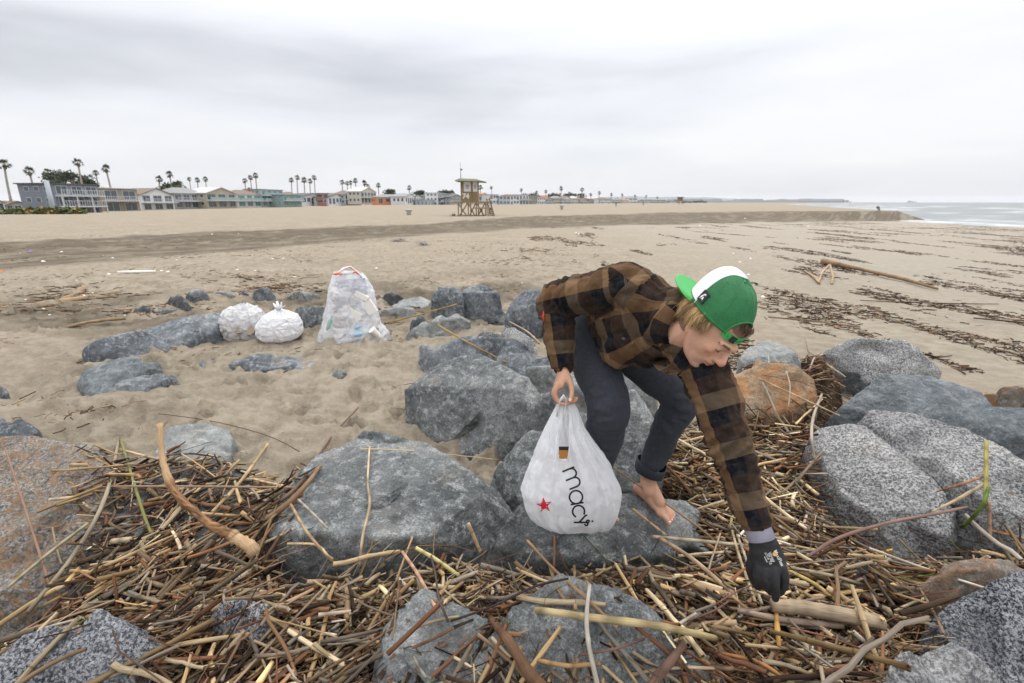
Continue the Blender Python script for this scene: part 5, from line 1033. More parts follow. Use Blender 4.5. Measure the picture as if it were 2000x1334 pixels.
for x_ in (-3.5, 3): MB().box((x_ * u, 0, -.5), (x_ * u + .4, .4, 4.99 * u)).build('leg', WALL['brown'], tw)
MB().bar((4 * u, -.5, 5 * u), (7 * u, -.5, 0), .3).build('ladder', WALL['brown'], tw)
# bins, cans, people on the far sand
MBN = cmat('galvanised_grey', (.42,.42,.39), .6)
def bin_(label, px, py, d, hpx):
    g = PD(px, py, d); u = d * CT / 940; root = empty('trash_bin', (g.x, d, g.z)); tag(root, label, 'trash bin', 'grey bins on the upper beach'); h = hpx * u; w = h * .42
    V, F = tube([(0, 0, 0), (0, 0, h * .5), (0, 0, h * .8)], [w * .62, w * .78, w], 12); link('barrel', mesh('barrel', V, F, MBN), root); V, F = tube([(0, 0, h * .801), (0, 0, h)], [w * 1.28, w * 1.15], 12); link('rim', mesh('rim', V, F, MBN), root)
bin_('flared grey trash bin on the sand left of the lifeguard tower', 799, 423, 58, 14)
bin_('small grey trash bin on the sand right of the lifeguard tower', 1097, 410, 100, 9)
for (px, py, c, lab, nm_, s_) in ((886, 425, (.05,.10,.07), 'dark green bucket standing beside the lifeguard tower', 'bucket', 1.0), (880, 425.5, (.5,.16,.05), 'small orange float lying beside the green bucket', 'float', .55)):
    g = PD(px, py, 54); root = empty(nm_, (g.x, 54, g.z)); tag(root, lab, nm_)
    V, F = tube([(0, 0, 0), (0, 0, .2 * s_), (0, 0, .38 * s_)], [.15 * s_, .18 * s_, .2 * s_], 12); link('body', mesh('b', V, F, cmat(nm_ + '_plastic', c)), root); V, F = tube([(-.19 * s_, 0, .36 * s_), (0, 0, .55 * s_), (.19 * s_, 0, .36 * s_)], .012, 6); link('handle', mesh('h', V, F, WALL['dark']), root)
def far_person(label, px, py, d, h, c, sit=False):
    g = PD(px, py, d); g.z = float(terrain([g.x], [d])[0]); sk = bpy.data.meshes.new('p'); 
    hip = .25 if sit else h * .5
    J = [(0,0,hip),(0,0,hip+h*.18),(0,0,hip+h*.32),(0,0,hip+h*.42),(-.2,0,hip+h*.3),(-.28,-.1,hip+h*.12),(.2,0,hip+h*.3),(.28,-.1,hip+h*.12),(-.12,-.3 if sit else 0,hip*.9 if not sit else .45),(-.14,-.35 if sit else .05,.0),(.12,-.3 if sit else 0,hip*.9 if not sit else .45),(.16,-.35 if sit else -.1,.0)]
    E = [(0,1),(1,2),(2,3),(2,4),(4,5),(2,6),(6,7),(0,8),(8,9),(0,10),(10,11)]; sk.from_pydata(J, E, []); o = bpy.data.objects.new('tmp', sk); col.objects.link(o); md = o.modifiers.new('s', 'SKIN')
    for v, r_ in zip(sk.skin_vertices[0].data, [.15,.16,.12,.1,.07,.05,.07,.05,.09,.06,.09,.06]): v.radius = (r_, r_)
    sk.skin_vertices[0].data[0].use_root = True; o.modifiers.new('u', 'SUBSURF').levels = 1
    dg = bpy.context.evaluated_depsgraph_get(); me = bpy.data.meshes.new_from_object(o.evaluated_get(dg)); bpy.data.objects.remove(o); me.materials.append(c); p = link('person', me, None, (g.x, d, g.z)); tag(p, label, 'person'); return p
far_person('tiny person in dark clothes sitting on the edge of the sand bank by the sea', 1713, 413, 82.5, 1.45, WALL['dark'], True)
far_person('tiny far person standing on the sand before the distant houses', 1203, 403, 160, 1.6, WALL['dark'])
far_person('tiny far walker on the sand, further right before the houses', 1256, 401, 210, 1.6, WALL['dark'])
# ------------------------------------------------------------------ the bent man
def cc(x, y, z): return Vector((0, 0, HC)) + CV(x, y, -z)      # camera-frame metres: right, up, distance
J = PC
def ellip(c, ax, n=20, m_=14):
    """closed ellipsoid, ax = three world vectors"""
    V, F = [], []
    for i in range(1, m_):
        th = math.pi * i / m_
        for j in range(n): ph = 2 * math.pi * j / n; V.append(tuple(c + ax[0] * math.sin(th) * math.cos(ph) + ax[1] * math.sin(th) * math.sin(ph) + ax[2] * math.cos(th)))
    V.append(tuple(c + ax[2])); V.append(tuple(c - ax[2])); t, b = len(V) - 2, len(V) - 1
    for i in range(m_ - 2):
        for j in range(n): j2 = (j + 1) % n; F.append((i * n + j, (i + 1) * n + j, (i + 1) * n + j2, i * n + j2))
    for j in range(n): j2 = (j + 1) % n; F.append((t, j, j2)); F.append((b, (m_ - 2) * n + j2, (m_ - 2) * n + j))
    return V, F
def loft(P, Rr, xdir=None, k=20, round_=True):
    """closed limb through points P; Rr = radius or (rx, ry); xdir = world vector the rx axis follows"""
    P = [Vector(p) for p in P]; Rr = [(r, r) if not isinstance(r, tuple) else r for r in Rr]
    Q, RR = [], []
    if round_:
        d = (P[0] - P[1]).normalized(); r0 = min(Rr[0])
        for a in (80, 55, 28): Q.append(P[0] + d * r0 * math.sin(R(a))); RR.append(tuple(v * math.cos(R(a)) for v in Rr[0]))
    # subdivide with Catmull-Rom
    Pn = [P[0] * 2 - P[1]] + P + [P[-1] * 2 - P[-2]]
    for i in range(1, len(Pn) - 2):
        for q in range(5):
            t = q / 5; a, b, c, dd = Pn[i-1], Pn[i], Pn[i+1], Pn[i+2]
            Q.append(.5 * ((2 * b) + (c - a) * t + (2 * a - 5 * b + 4 * c - dd) * t * t + (3 * b - a - 3 * c + dd) * t ** 3))
            tt = t * t * (3 - 2 * t); RR.append(tuple(Rr[i-1][h] * (1 - tt) + Rr[i][h] * tt for h in (0, 1)))
    Q.append(P[-1]); RR.append(Rr[-1])
    if round_:
        d = (P[-1] - P[-2]).normalized(); r0 = min(Rr[-1])
        for a in (28, 55, 80): Q.append(P[-1] + d * r0 * math.sin(R(a))); RR.append(tuple(v * math.cos(R(a)) for v in Rr[-1]))
    V, F = [], []; n = len(Q); X = Vector(xdir) if xdir is not None else Vector((0, 0, 1)).cross(P[-1] - P[0])
    if X.length < 1e-4: X = Vector((1, 0, 0))
    for i in range(n):
        T = (Q[min(i + 1, n - 1)] - Q[max(i - 1, 0)]).normalized(); X = (X - T * X.dot(T)).normalized() if xdir is None else (Vector(xdir) - T * Vector(xdir).dot(T)).normalized(); Y = T.cross(X)
        for j in range(k): a = 2 * math.pi * j / k; V.append(tuple(Q[i] + X * RR[i][0] * math.cos(a) + Y * RR[i][1] * math.sin(a)))
    for i in range(n - 1):
        for j in range(k): j2 = (j + 1) % k; F.append((i * k + j, i * k + j2, (i + 1) * k + j2, (i + 1) * k + j))
    F.append(tuple(range(k - 1, -1, -1))); F.append(tuple((n - 1) * k + j for j in range(k))); return V, F
def union(shapes, voxel, smooth_it=4, f=.5):
    mb = MB()
    for V, F in shapes: mb.add(V, F)
    me = mesh('u', np.concatenate(mb.V), mb.F, None); bm = bmesh.new(); bm.from_mesh(me); bmesh.ops.recalc_face_normals(bm, faces=bm.faces[:]); bm.to_mesh(me); bm.free()
    r = remesh(me, voxel, smooth_it, f); r.polygons.foreach_set('use_smooth', np.ones(len(r.polygons), bool)); return r
# joints
shR, shL = cc(.412, .203, 1.74), cc(.630, -.055, 1.62)
elR, wrR = cc(.176, .165, 1.92), J(1099, 716, 1.88)
elL, wrL = J(1428, 868, 1.54), J(1481, 1036, 1.48)
pel = cc(.391, .038, 2.10); hpR, hpL = cc(.309, .062, 2.15), cc(.469, .015, 2.05)
knR, anR = J(1190, 790, 1.92), J(1166, 935, 2.16)
knL, anL = J(1328, 778, 2.13), J(1266, 925, 2.29)
neckb = (shR + shL) / 2 + cc(.02, .02, -.02) - cc(0, 0, 0)
S = (neckb - pel); Sn = S.normalized(); W = (shL - shR); W = (W - Sn * W.dot(Sn)).normalized(); D = W.cross(Sn)
if D.z > 0: D = -D          # chest side looks down
ZCH = 1.52; hc = J(1396, 638, ZCH)
c_ = CV(.62, .53, .58).normalized(); s_h = CV(-.729, .136, .655); s_h = (s_h - c_ * s_h.dot(c_)).normalized(); f_ = c_.cross(s_h).normalized()
def hd(f, c, s): return hc + f_ * f + c_ * c + s_h * s
M_SKIN = Mat('skin'); m = M_SKIN
tonec = m.mix(m.ramp(m.noise(22, 4, .6), [(.3, 0.0), (.7, 1.0)]), (.44, .235, .145), (.52, .30, .20)); tonec = m.mix(.45, tonec, m.mix(m.noise(120, 5, .75), (.33, .165, .10), (.58, .36, .26)))
tonec = m.mix(1.0, tonec, m.attr(), 'MULTIPLY'); m.base(tonec); m.set(Roughness=.55, Subsurface_Weight=.06, Subsurface_Radius=(.012, .004, .002), Specular_IOR_Level=.35); m.bump(m.noise(400, 3, .7), .0012, .5)
m.b.inputs['Subsurface Scale'].default_value = .5
sh = []
E = lambda f, c, s, a, b, d: ellip(hd(f, c, s), (f_ * a, c_ * b, s_h * d))
sh += [E(-.012, .012, 0, .098, .098, .076), E(.030, -.030, 0, .060, .075, .062), E(.048, -.078, 0, .036, .040, .044), E(.066, -.108, 0, .020, .016, .022)]
sh += [loft([hd(-.005, -.05, sg * .060), hd(.03, -.092, sg * .046), hd(.068, -.110, sg * .012)], [.016, .014, .012]) for sg in (1, -1)]
# brow, cheek bones, nose, lips, lids, ears
sh += [loft([hd(.074, .008, -.045), hd(.088, .010, -.02), hd(.090, .006, 0), hd(.088, .010, .02), hd(.074, .008, .045)], [.010, .011, .009, .011, .010])]
sh += [E(.062, -.032, sg * .040, .020, .018, .020) for sg in (1, -1)]
sh += [loft([hd(.088, .000, 0), hd(.100, -.018, 0), hd(.113, -.036, 0)], [(.0085, .008), (.0105, .010), (.0135, .012)]), E(.112, -.040, 0, .0125, .011, .0135)] + [E(.100, -.043, sg * .012, .0105, .0085, .008) for sg in (1, -1)]
sh += [loft([hd(.082, -.068, -.022), hd(.096, -.064, -.008), hd(.097, -.0655, 0), hd(.096, -.064, .008), hd(.082, -.068, .022)], [.004, .0055, .0055, .0055, .004]), loft([hd(.080, -.071, -.020), hd(.093, -.077, 0), hd(.080, -.071, .020)], [.004, .0068, .004])]
sh += [E(.084, -.058, 0, .012, .014, .020)]
sh += [E(.076, -.010, sg * .031, .0135, .0125, .0165) for sg in (1, -1)]
sh += [loft([hd(-.012, -.005, sg * .076), hd(-.022, -.012, sg * .084), hd(-.020, -.035, sg * .083), hd(-.008, -.058, sg * .076)], [.006, .007, .007, .006]) for sg in (1, -1)]
sh += [loft([hd(-.025, -.045, 0), hd(-.045, -.10, 0), neckb + Sn * -.02], [(.058, .060), (.058, .058), (.075, .065)], s_h)]
# trunk and limbs (inside the clothes)
sh += [loft([pel - Sn * .02, pel + Sn * .15, neckb - Sn * .14, neckb], [(.145, .10), (.135, .10), (.165, .105), (.09, .07)], W)]
sh += [loft([neckb - Sn * .02, shR], [.06, .052]), loft([neckb - Sn * .02, shL], [.06, .052])]
sh += [loft([shR, elR, wrR], [.05, .036, .026]), loft([shL, elL, wrL], [.05, .036, .026])]
sh += [loft([pel, hpR, (hpR + knR) / 2, knR, (knR + anR) / 2 + Vector((0, .01, 0)), anR], [.09, .085, .075, .055, .05, .034]), loft([pel, hpL, (hpL + knL) / 2, knL, (knL + anL) / 2, anL], [.09, .085, .075, .055, .05, .034])]
# left foot: heel, instep, ball, five toes (bare, on the boulder)
hl, ball = J(1251, 958, 2.30), J(1300, 1000, 2.20)
fd = (ball - hl).normalized(); fs = fd.cross(Vector((0, 0, 1))).normalized(); fu = fs.cross(fd).normalized()    # fs = towards the viewer's left of the foot
sh += [loft([anL + Vector((0, 0, .03)), anL - Vector((0, 0, .035)), hl + fd * .045 + fu * .030], [.033, .034, .034]), loft([hl - fd * .012, hl + fd * .05 + fu * .010, ball - fd * .045, ball], [(.028, .026), (.031, .032), (.036, .024), (.043, .017)], fs)]
sh += [loft([anL - fu * .02, hl + fd * .10 + fu * .028, ball - fd * .03 + fu * .006], [.028, .026, .02])]
for k, (o_, L_, r_) in enumerate([(-.034, .048, .0128), (-.012, .046, .0095), (.006, .040, .0088), (.021, .033, .0082), (.034, .026, .0078)]):
    a = ball + fs * -o_ - fu * .003; sh.append(loft([a - fd * .01, a + fd * L_ * .55 + fu * .006, a + fd * L_ - fu * .006], [r_, r_ * .95, r_ * .92], None, 12))
hlR, ballR = anR + Vector((-.01, .03, -.05)), anR + Vector((.02, -.13, -.085)); fdR = (ballR - hlR).normalized(); fsR = fdR.cross(Vector((0, 0, 1))).normalized()
sh += [loft([anR, hlR + Vector((0, -.02, .02))], [.034, .034]), loft([hlR, hlR.lerp(ballR, .5), ballR], [(.030, .028), (.033, .03), (.043, .016)], fsR)]
for k in range(5): a = ballR + fsR * (-.034 + .017 * k); sh.append(loft([a, a + fdR * (.045 - .005 * k)], [.012 - .001 * k, .009], None, 12))
# right hand closed on the bag handles
ux = CX; uz = -CZ
def fing(pts, rs): return loft([J(*p) for p in pts], rs, None, 12)
sh += [loft([wrR, J(1097, 735, 1.868), J(1091, 754, 1.862)], [(.030, .021), (.037, .019), (.041, .016)], uz - ux * .25)]
for k in range(4):
    z = 1.832 + .0185 * k; sc = [1.0, 1.05, 1.0, .88][k]
    sh.append(fing([(1090 - k * .8, 750, z), (1084 - k, 768 + 3 * sc, z), (1096, 788, z + .002), (1119 - 2 * k, 785, z + .002), (1126 - 2.5 * k, 778, z + .001)], [.0105, .0098, .0092, .0086, .0078]))
sh.append(fing([(1104, 728, 1.850), (1114, 748, 1.835), (1117, 766, 1.824), (1114, 783, 1.818)], [.016, .0125, .0100, .0088]))
# bare left hand inside the glove
GL = dict(palm=[J(1481, 1040, 1.48), J(1492, 1068, 1.485), J(1503, 1098, 1.49), J(1507, 1118, 1.495)])
gax = (CX * .95 + CY * .25).normalized()
FG = [[(1527, 1108, 1.475), (1533, 1132, 1.475), (1527, 1152, 1.49), (1517, 1160, 1.51)], [(1512, 1114, 1.470), (1514, 1138, 1.465), (1515, 1156, 1.475), (1514, 1169, 1.49)],
      [(1496, 1114, 1.475), (1494, 1135, 1.475), (1499, 1149, 1.50), (1506, 1156, 1.52)], [(1482, 1108, 1.485), (1479, 1127, 1.49), (1486, 1141, 1.51), (1496, 1148, 1.53)]]
TG = [(1476, 1080, 1.50), (1466, 1104, 1.515), (1470, 1128, 1.53), (1480, 1146, 1.54)]
sh += [loft(GL['palm'], [(.026, .022), (.036, .019), (.041, .016), (.040, .013)], gax)] + [fing(p, [.009, .0085, .008, .007]) for p in FG] + [fing(TG, [.013, .0105, .009, .008])]
body = union(sh, .0046, 3, .5)
v = getv(body); colr = np.ones((len(v), 3))
def near(p, r, tint, soft=.5):
    d = np.linalg.norm(v - np.array(p), axis=1); w = 1 - sst(d, r * soft, r); colr[:] = colr * (1 - w[:, None]) + colr * np.array(tint) * w[:, None]
Hc = np.array(hc); hf = (v - Hc) @ np.array([f_, c_, s_h]).T   # head coordinates of every vertex
lip = (np.exp(-(((hf[:, 1] + .070) / .0085) ** 2 + (hf[:, 2] / .021) ** 2) ** 2) * (hf[:, 0] > .078))[:, None]; colr = colr * (1 - lip) + colr * np.array([.86, .52, .52]) * lip
line = (np.exp(-(((hf[:, 1] + .0705) / .0018) ** 2)) * (np.abs(hf[:, 2]) < .021) * (hf[:, 0] > .078))[:, None]; colr *= 1 - .55 * line
stub = (sst(-hf[:, 1], .045, .075) * (hf[:, 0] > -.02) * (hf[:, 0] < .11) * (hf[:, 1] > -.14) * (1 - lip[:, 0]))[:, None] * (.6 + .4 * (rng.random((len(v), 1)) > .5)); colr *= 1 - np.array([.14, .17, .14]) * stub
scalp = (np.linalg.norm(v - Hc, axis=1) < .13) & ((hf[:, 1] > .045 - .25 * (hf[:, 0] - .085)) | (hf[:, 0] < -.02)) & (hf[:, 0] > -.13) & (hf[:, 1] > -.075); colr[scalp] *= np.array([.30, .27, .26])
near(hd(.122, -.042, 0), .022, (1.0, .78, .72)); near(hd(.075, -.036, .045), .03, (1.0, .92, .88))
for sg in (1, -1): near(hd(.086, -.014, sg * .030), .0125, (.80, .68, .66)); near(hd(.103, -.051, sg * .010), .005, (.25, .12, .1), .3)
near(J(1314, 1012, 2.17), .03, (1.02, .84, .8)); near(J(1121, 782, 1.84), .03, (1.0, .80, .76)); near(hl, .05, (.85, .70, .66)); near(J(1088, 770, 1.83), .03, (1.0, .86, .82))
body.materials.append(M_SKIN.m); a = body.color_attributes.new('col', 'FLOAT_COLOR', 'POINT'); a.data.foreach_set('color', np.concatenate([colr, np.ones((len(v), 1))], 1).astype(np.float32).ravel())
OB = Vector((anL.x, anL.y, anL.z - .09)); body.transform(Matrix.Translation(-OB)); man = link('person', body, None, OB)
tag(man, 'barefoot man in a plaid shirt and backwards green cap bending down to the reed heap', 'person')
def part(name, me, mat=None, parent=None, label=None, smooth=True):
    if mat: me.materials.append(mat)
    me.transform(Matrix.Translation(-OB)); o = link(name, me, parent or man); 
    if smooth: me.polygons.foreach_set('use_smooth', np.ones(len(me.polygons), bool))
    if label: o['label'] = label
    return o
def pmesh(name, V, F, mat, parent=None, smooth=True, label=None): return part(name, mesh(name, V, F, mat, smooth), None, parent, label, smooth)
M_NAIL = cmat('nail', (.66, .46, .40), .3); M_BRW = cmat('eyebrow_hair', (.10, .06, .035), .8); M_LASH = cmat('lash', (.05, .03, .02), .8)
def oell(name, c, ax, mat, parent=None, label=None): V, F = ellip(c, ax, 12, 8); return pmesh(name, V, F, mat, parent, True, label)
oell('thumbnail', J(1113.5, 781, 1.8095), (CX * .0058, CY * .0075, CZ * .0016), M_NAIL)
for k, (o_, L_, r_) in enumerate([(-.034, .048, .0128), (-.012, .046, .0095), (.006, .040, .0088), (.021, .033, .0082), (.034, .026, .0078)]):
    a = ball + fs * -o_ + fd * (L_ - .002) + fu * (r_ * .62 - .004); oell('toenail', a, (fs * r_ * .62, fd * r_ * .6, fu * .0016), M_NAIL)
for sg in (1, -1):
    V, F = tube([hd(.092, .008, sg * .012), hd(.0955, .012, sg * .027), hd(.084, .010, sg * .044), hd(.070, .004, sg * .054)], [(.0042), (.0046), (.0038), (.0015)], 8); pmesh('eyebrow', V, F, M_BRW)
    V, F = tube([hd(.0815, -.017, sg * .018), hd(.0885, -.0195, sg * .030), hd(.0800, -.018, sg * .044)], [.0009, .0014, .0009], 6); pmesh('eyelashes', V, F, M_LASH)
# --- cloth coordinates from the nearest bone
def bones_uv(me, bones, rref=.1):
    """bones: (a, b, xaxis, radius, u offset, v offset); per face the nearest bone, per corner its own coordinate"""
    n = len(me.polygons); v = getv(me); cf = np.empty(n * 3, np.float32); me.polygons.foreach_get('center', cf); cf = cf.reshape(-1, 3)
    best = np.full(n, 1e9); idx = np.zeros(n, int); data = []
    for i, (a, b, x, r, uo, vo) in enumerate(bones):
        a_, b_ = np.array(a), np.array(b); d = b_ - a_; L = np.linalg.norm(d); t = np.clip(((cf - a_) @ d) / L ** 2, 0, 1)
        dist = np.linalg.norm(cf - (a_ + t[:, None] * d), axis=1) - r * .95; k = dist < best; best[k] = dist[k]; idx[k] = i
        d = d / L; x = np.array(x, float); x = x - d * (x @ d); x /= np.linalg.norm(x); y = np.cross(d, x); data.append((a_, d, x, y, r, uo, vo))
    ls = np.empty(n, np.int32); lt = np.empty(n, np.int32); me.polygons.foreach_get('loop_start', ls); me.polygons.foreach_get('loop_total', lt)
    li = np.empty(len(me.loops), np.int32); me.loops.foreach_get('vertex_index', li); fi = np.repeat(np.arange(n), lt); uv = np.zeros((len(li), 2)); bi = idx[fi]
    for i, (a_, d, x, y, r, uo, vo) in enumerate(data):
        k = bi == i; p = v[li[k]] - a_; th = np.arctan2(p @ y, p @ x); pc = cf[fi[k]] - a_; thc = np.arctan2(pc @ y, pc @ x); th = thc + (th - thc + math.pi) % (2 * math.pi) - math.pi
        uv[k, 0] = th * (.068 if r < .083 else r) + uo; uv[k, 1] = p @ d + vo
    l = me.uv_layers.new(name='cloth'); l.data.foreach_set('uv', uv.astype(np.float32).ravel()); return idx
def vert_uv(me, bones):
    v = getv(me); best = np.full(len(v), 1e9); U = np.zeros(len(v)); Vv = np.zeros(len(v)); T = np.zeros(len(v)); I = np.zeros(len(v), int)
    for i, (a, b, x, r, uo, vo) in enumerate(bones):
        a_, d = np.array(a), np.array(b) - np.array(a); L = np.linalg.norm(d); t = ((v - a_) @ d) / L ** 2; tc = np.clip(t, 0, 1); ds = np.linalg.norm(v - (a_ + tc[:, None] * d), axis=1) - r
        d = d / L; x = np.array(x, float); x = x - d * (x @ d); x /= np.linalg.norm(x); y = np.cross(d, x); p = v - a_; k = ds < best; best[k] = ds[k]; I[k] = i; T[k] = t[k]; U[k] = np.arctan2(p @ y, p @ x)[k] * r; Vv[k] = (p @ d)[k]
    return v, I, T, U, Vv
# --- shirt
neck_open = neckb + Sn * .045
sb = []
sb.append(loft([pel + Sn * .11 - D * .01, pel + Sn * .17 - D * .0, pel + Sn * .24 + D * .005, neckb - Sn * .16 - D * .008, neckb - Sn * .06 - D * .01, neckb + Sn * .02], [(.150, .115), (.160, .125), (.170, .13), (.190, .138), (.165, .118), (.088, .080)], W, 28))
sb.append(loft([neckb - Sn * .06, shR.lerp(neckb, .3), shR], [.088, .085, .080])); sb.append(loft([neckb - Sn * .06, shL.lerp(neckb, .3), shL], [.088, .085, .080]))
sb.append(loft([shR, shR.lerp(elR, .5), elR + (elR - shR).normalized() * .012, elR.lerp(wrR, .30), elR.lerp(wrR, .7), wrR - (wrR - elR).normalized() * .005], [.086, .080, .068, .062, .056, .045]))
sb.append(loft([shL, shL.lerp(elL, .4), shL.lerp(elL, .8), elL.lerp(wrL, .2), elL.lerp(wrL, .6), wrL - (wrL - elL).normalized() * .030], [.082, .078, .069, .064, .054, .043]))
sb.append(loft([pel + D * .08 + Sn * .15 + W * .06, pel + Sn * .24 + D * .10 + W * .05, neckb - Sn * .17 + D * .09 + W * .03], [.05, .07, .07]))
shirt = union(sb, .006, 8, .5)
Rax = CZ
XR = (elR - shR).cross(wrR - elR).normalized()
BS = [(pel - Sn * .1, neckb - Sn * .02, W, .135, .02, .0), (shR, elR, XR, .080, .01, .0), (elR, wrR, XR, .055, .01, (elR - shR).length), (shL, elL, CX, .078, .0, .03), (elL, wrL, CX, .058, .0, .03 + (elL - shL).length), (neckb - Sn * .05, shR, Sn, .085, .03, .05), (neckb - Sn * .05, shL, Sn, .085, .03, .05)]
v, I, T, U, Vv = vert_uv(shirt, BS); n = getn(shirt)
q = np.stack([U * 9, Vv * 16, I * 3.1], -1); d = .004 * fbm(v, 22, 3) + .012 * fbm(v, 8.5, 2) + .006 * fbm(np.stack([U * 14, Vv * 24 + U * 16, I * 2.7], -1), 1.0, 3, .5, True)
elb = np.exp(-((T - 1) / .22) ** 2) * np.isin(I, [1, 3]) + np.exp(-(T / .3) ** 2) * np.isin(I, [2, 4])
d += (.0095 * np.sin(Vv * 150 + 3.2 * np.sin(U * 20) + I) * elb) * (fbm(v, 10, 2) > -.25)
slv = np.isin(I, [2, 4]) * sst(T, .3, .9); d += .0045 * np.sin(Vv * 130 + 4 * U * 12) * slv * fbm(v, 7, 2) * 2
bodyf = (I == 0); d += bodyf * .012 * fbm(np.stack([U * 4.5, Vv * 13 + U * 6, U * 0], -1), 1.2, 3)       # soft folds across the trunk
pit = np.exp(-((np.linalg.norm(v - np.array(shL + D * .05), axis=1)) / .12) ** 2) + np.exp(-((np.linalg.norm(v - np.array(shR + D * .05), axis=1)) / .12) ** 2)
d += pit * .007 * np.sin(U * 55 + Vv * 70)
arm = np.isin(I, [1, 3]); seam = np.exp(-((Vv - .012) / .004) ** 2) * arm; d -= .004 * seam; d += .003 * np.exp(-((Vv - .022) / .005) ** 2) * arm
setv(shirt, v + n * d[:, None]); bones_uv(shirt, BS)
def plaid(name, scale=1.0):
    m = Mat(name); uvn = m.N('ShaderNodeUVMap', uv_map='cloth').outputs[0]; s = m.N('ShaderNodeSeparateXYZ'); m.L(uvn, s.inputs[0])
    wob = m.math('MULTIPLY', m.math('SUBTRACT', m.noise(9, 2), .5), .012)
    TANc, BRN, BLK, OLV = (.215, .115, .050), (.034, .020, .014), (.005, .006, .009), (.115, .080, .050)
    def stripes(x, per, stops):
        t = m.math('FRACT', m.math('ADD', m.math('DIVIDE', m.math('ADD', x, wob), per), 10.0)); return m.ramp(t, stops, 'CONSTANT')
    su = stripes(s.outputs[0], .168 * scale, [(0, TANc), (.34, BRN), (.67, BLK)]); sv = stripes(s.outputs[1], .156 * scale, [(0, OLV), (.33, BLK), (.66, BRN)])
    c = m.mix(.62, su, sv); tw = m.math('MULTIPLY', m.math('SINE', m.math('MULTIPLY', m.math('ADD', s.outputs[0], s.outputs[1]), 4200)), .5)
    c = m.mix(m.ramp(m.noise(500, 2, .8), [(.3, 0.0), (.7, .14)]), c, su); c = m.mix(m.math('MULTIPLY', m.ramp(m.noise(40, 4, .7), [(.4, 0.0), (.8, 1.0)]), .13), c, (.22, .18, .14))
    m.base(c); m.set(Roughness=.92, Specular_IOR_Level=.04, Sheen_Weight=.03, Sheen_Roughness=.5); b = m.bump(m.noise(28, 3, .6), .006, .35); m.bump(m.noise(650, 2, .8), .0012, .9, b); return m.m
M_PL = plaid('brown_black_plaid'); shirt_o = part('shirt', shirt, M_PL, None)
def cloth_strip(name, P, hw_, parent, thick=.003, bones=BS, mat=None, cols_=None):
    """a strip laid along points P; hw_ = world half-width vectors, thickness along the viewer side"""
    V, F = [], []; n = len(P)
    for p, w in zip(P, hw_): nrm = (P[min(n-1, 1)] - P[0]).cross(w).normalized(); V += [tuple(p - w), tuple(p + w), tuple(p + w + nrm * thick), tuple(p - w + nrm * thick)]
    for i in range(n - 1):
        a = i * 4
        for j in range(4): F.append((a + j, a + (j + 1) % 4, a + 4 + (j + 1) % 4, a + 4 + j))
    F += [(3, 2, 1, 0), tuple(4 * (n - 1) + j for j in range(4))]; me = mesh(name, V, F, mat or M_PL, False); bones_uv(me, bones); return part(name, me, None, parent, None, False)
# cuffs
def cuff(name, a, b, r0, r1, mat, parent, k=28, thick=.004, wav=.02, bones=None):
    d = (b - a); X = d.cross(Vector((0, 0, 1))).normalized(); Y = d.normalized().cross(X); V, F = [], []
    rings = [(0, r0, 0), (.1, r0 + thick, 0), (.5, (r0 + r1) / 2 + thick, 0), (.95, r1 + thick, 0), (1, r1 + thick * .4, 0), (1, r1 - thick, 0), (.6, r1 - thick, 0)]
    for t, r, _ in rings:
        for j in range(k): an = 2 * math.pi * j / k; rr = r * (1 + wav * math.sin(3 * an + t * 2) + wav * .5 * math.sin(7 * an)); V.append(tuple(a + d * t + X * rr * math.cos(an) + Y * rr * math.sin(an)))
    for i in range(len(rings) - 1):
        for j in range(k): j2 = (j + 1) % k; F.append((i * k + j, i * k + j2, (i + 1) * k + j2, (i + 1) * k + j))
    me = mesh(name, V, F, mat, True)
    if bones: bones_uv(me, bones)
    return part(name, me, None, parent)
dR, dL = (wrR - elR).normalized(), (wrL - elL).normalized()
cuff('cuff', wrR - dR * .060, wrR + dR * .006, .047, .041, M_PL, shirt_o, bones=BS); cuff('cuff', wrL - dL * .090, wrL - dL * .010, .045, .041, M_PL, shirt_o, bones=BS)
# collar: two leaves folded round the neck
nk = neckb.lerp(hd(-.04, -.095, 0), .60); na = (hd(-.03, -.06, 0) - neckb).normalized(); nx = s_h - na * s_h.dot(na); nx.normalize(); ny = na.cross(nx)
V, F = [], []; K2 = 40
for i, (h, r) in enumerate([(-.015, .066), (.026, .069), (.030, .074), (.005, .090), (-.022, .104), (-.024, .1005), (.002, .085)]):
    for j in range(K2):
        a = 2 * math.pi * j / K2 + .25; tip = math.exp(-((j / K2 - .10) / .05) ** 2) + math.exp(-((j / K2 - .40) / .05) ** 2)
        rr = r * (1 + .03 * math.sin(5 * a)) + (tip * .020 if i in (4, 5) else 0); V.append(tuple(nk + nx * rr * math.cos(a) + ny * rr * math.sin(a) * .92 + na * (h - (tip * .018 if i in (4, 5) else 0))))
for i in range(6):
    for j in range(K2): j2 = (j + 1) % K2; F.append((i * K2 + j, i * K2 + j2, (i + 1) * K2 + j2, (i + 1) * K2 + j))
me = mesh('collar', V, F, M_PL, True); bones_uv(me, [(nk - na * .05, nk + na * .1, nx, .095, .05, .02)]); part('collar', me, None, shirt_o)
M_BTN = cmat('button_dark', (.025, .02, .018), .3); M_THR = cmat('seam_thread', (.10, .065, .04), .9)
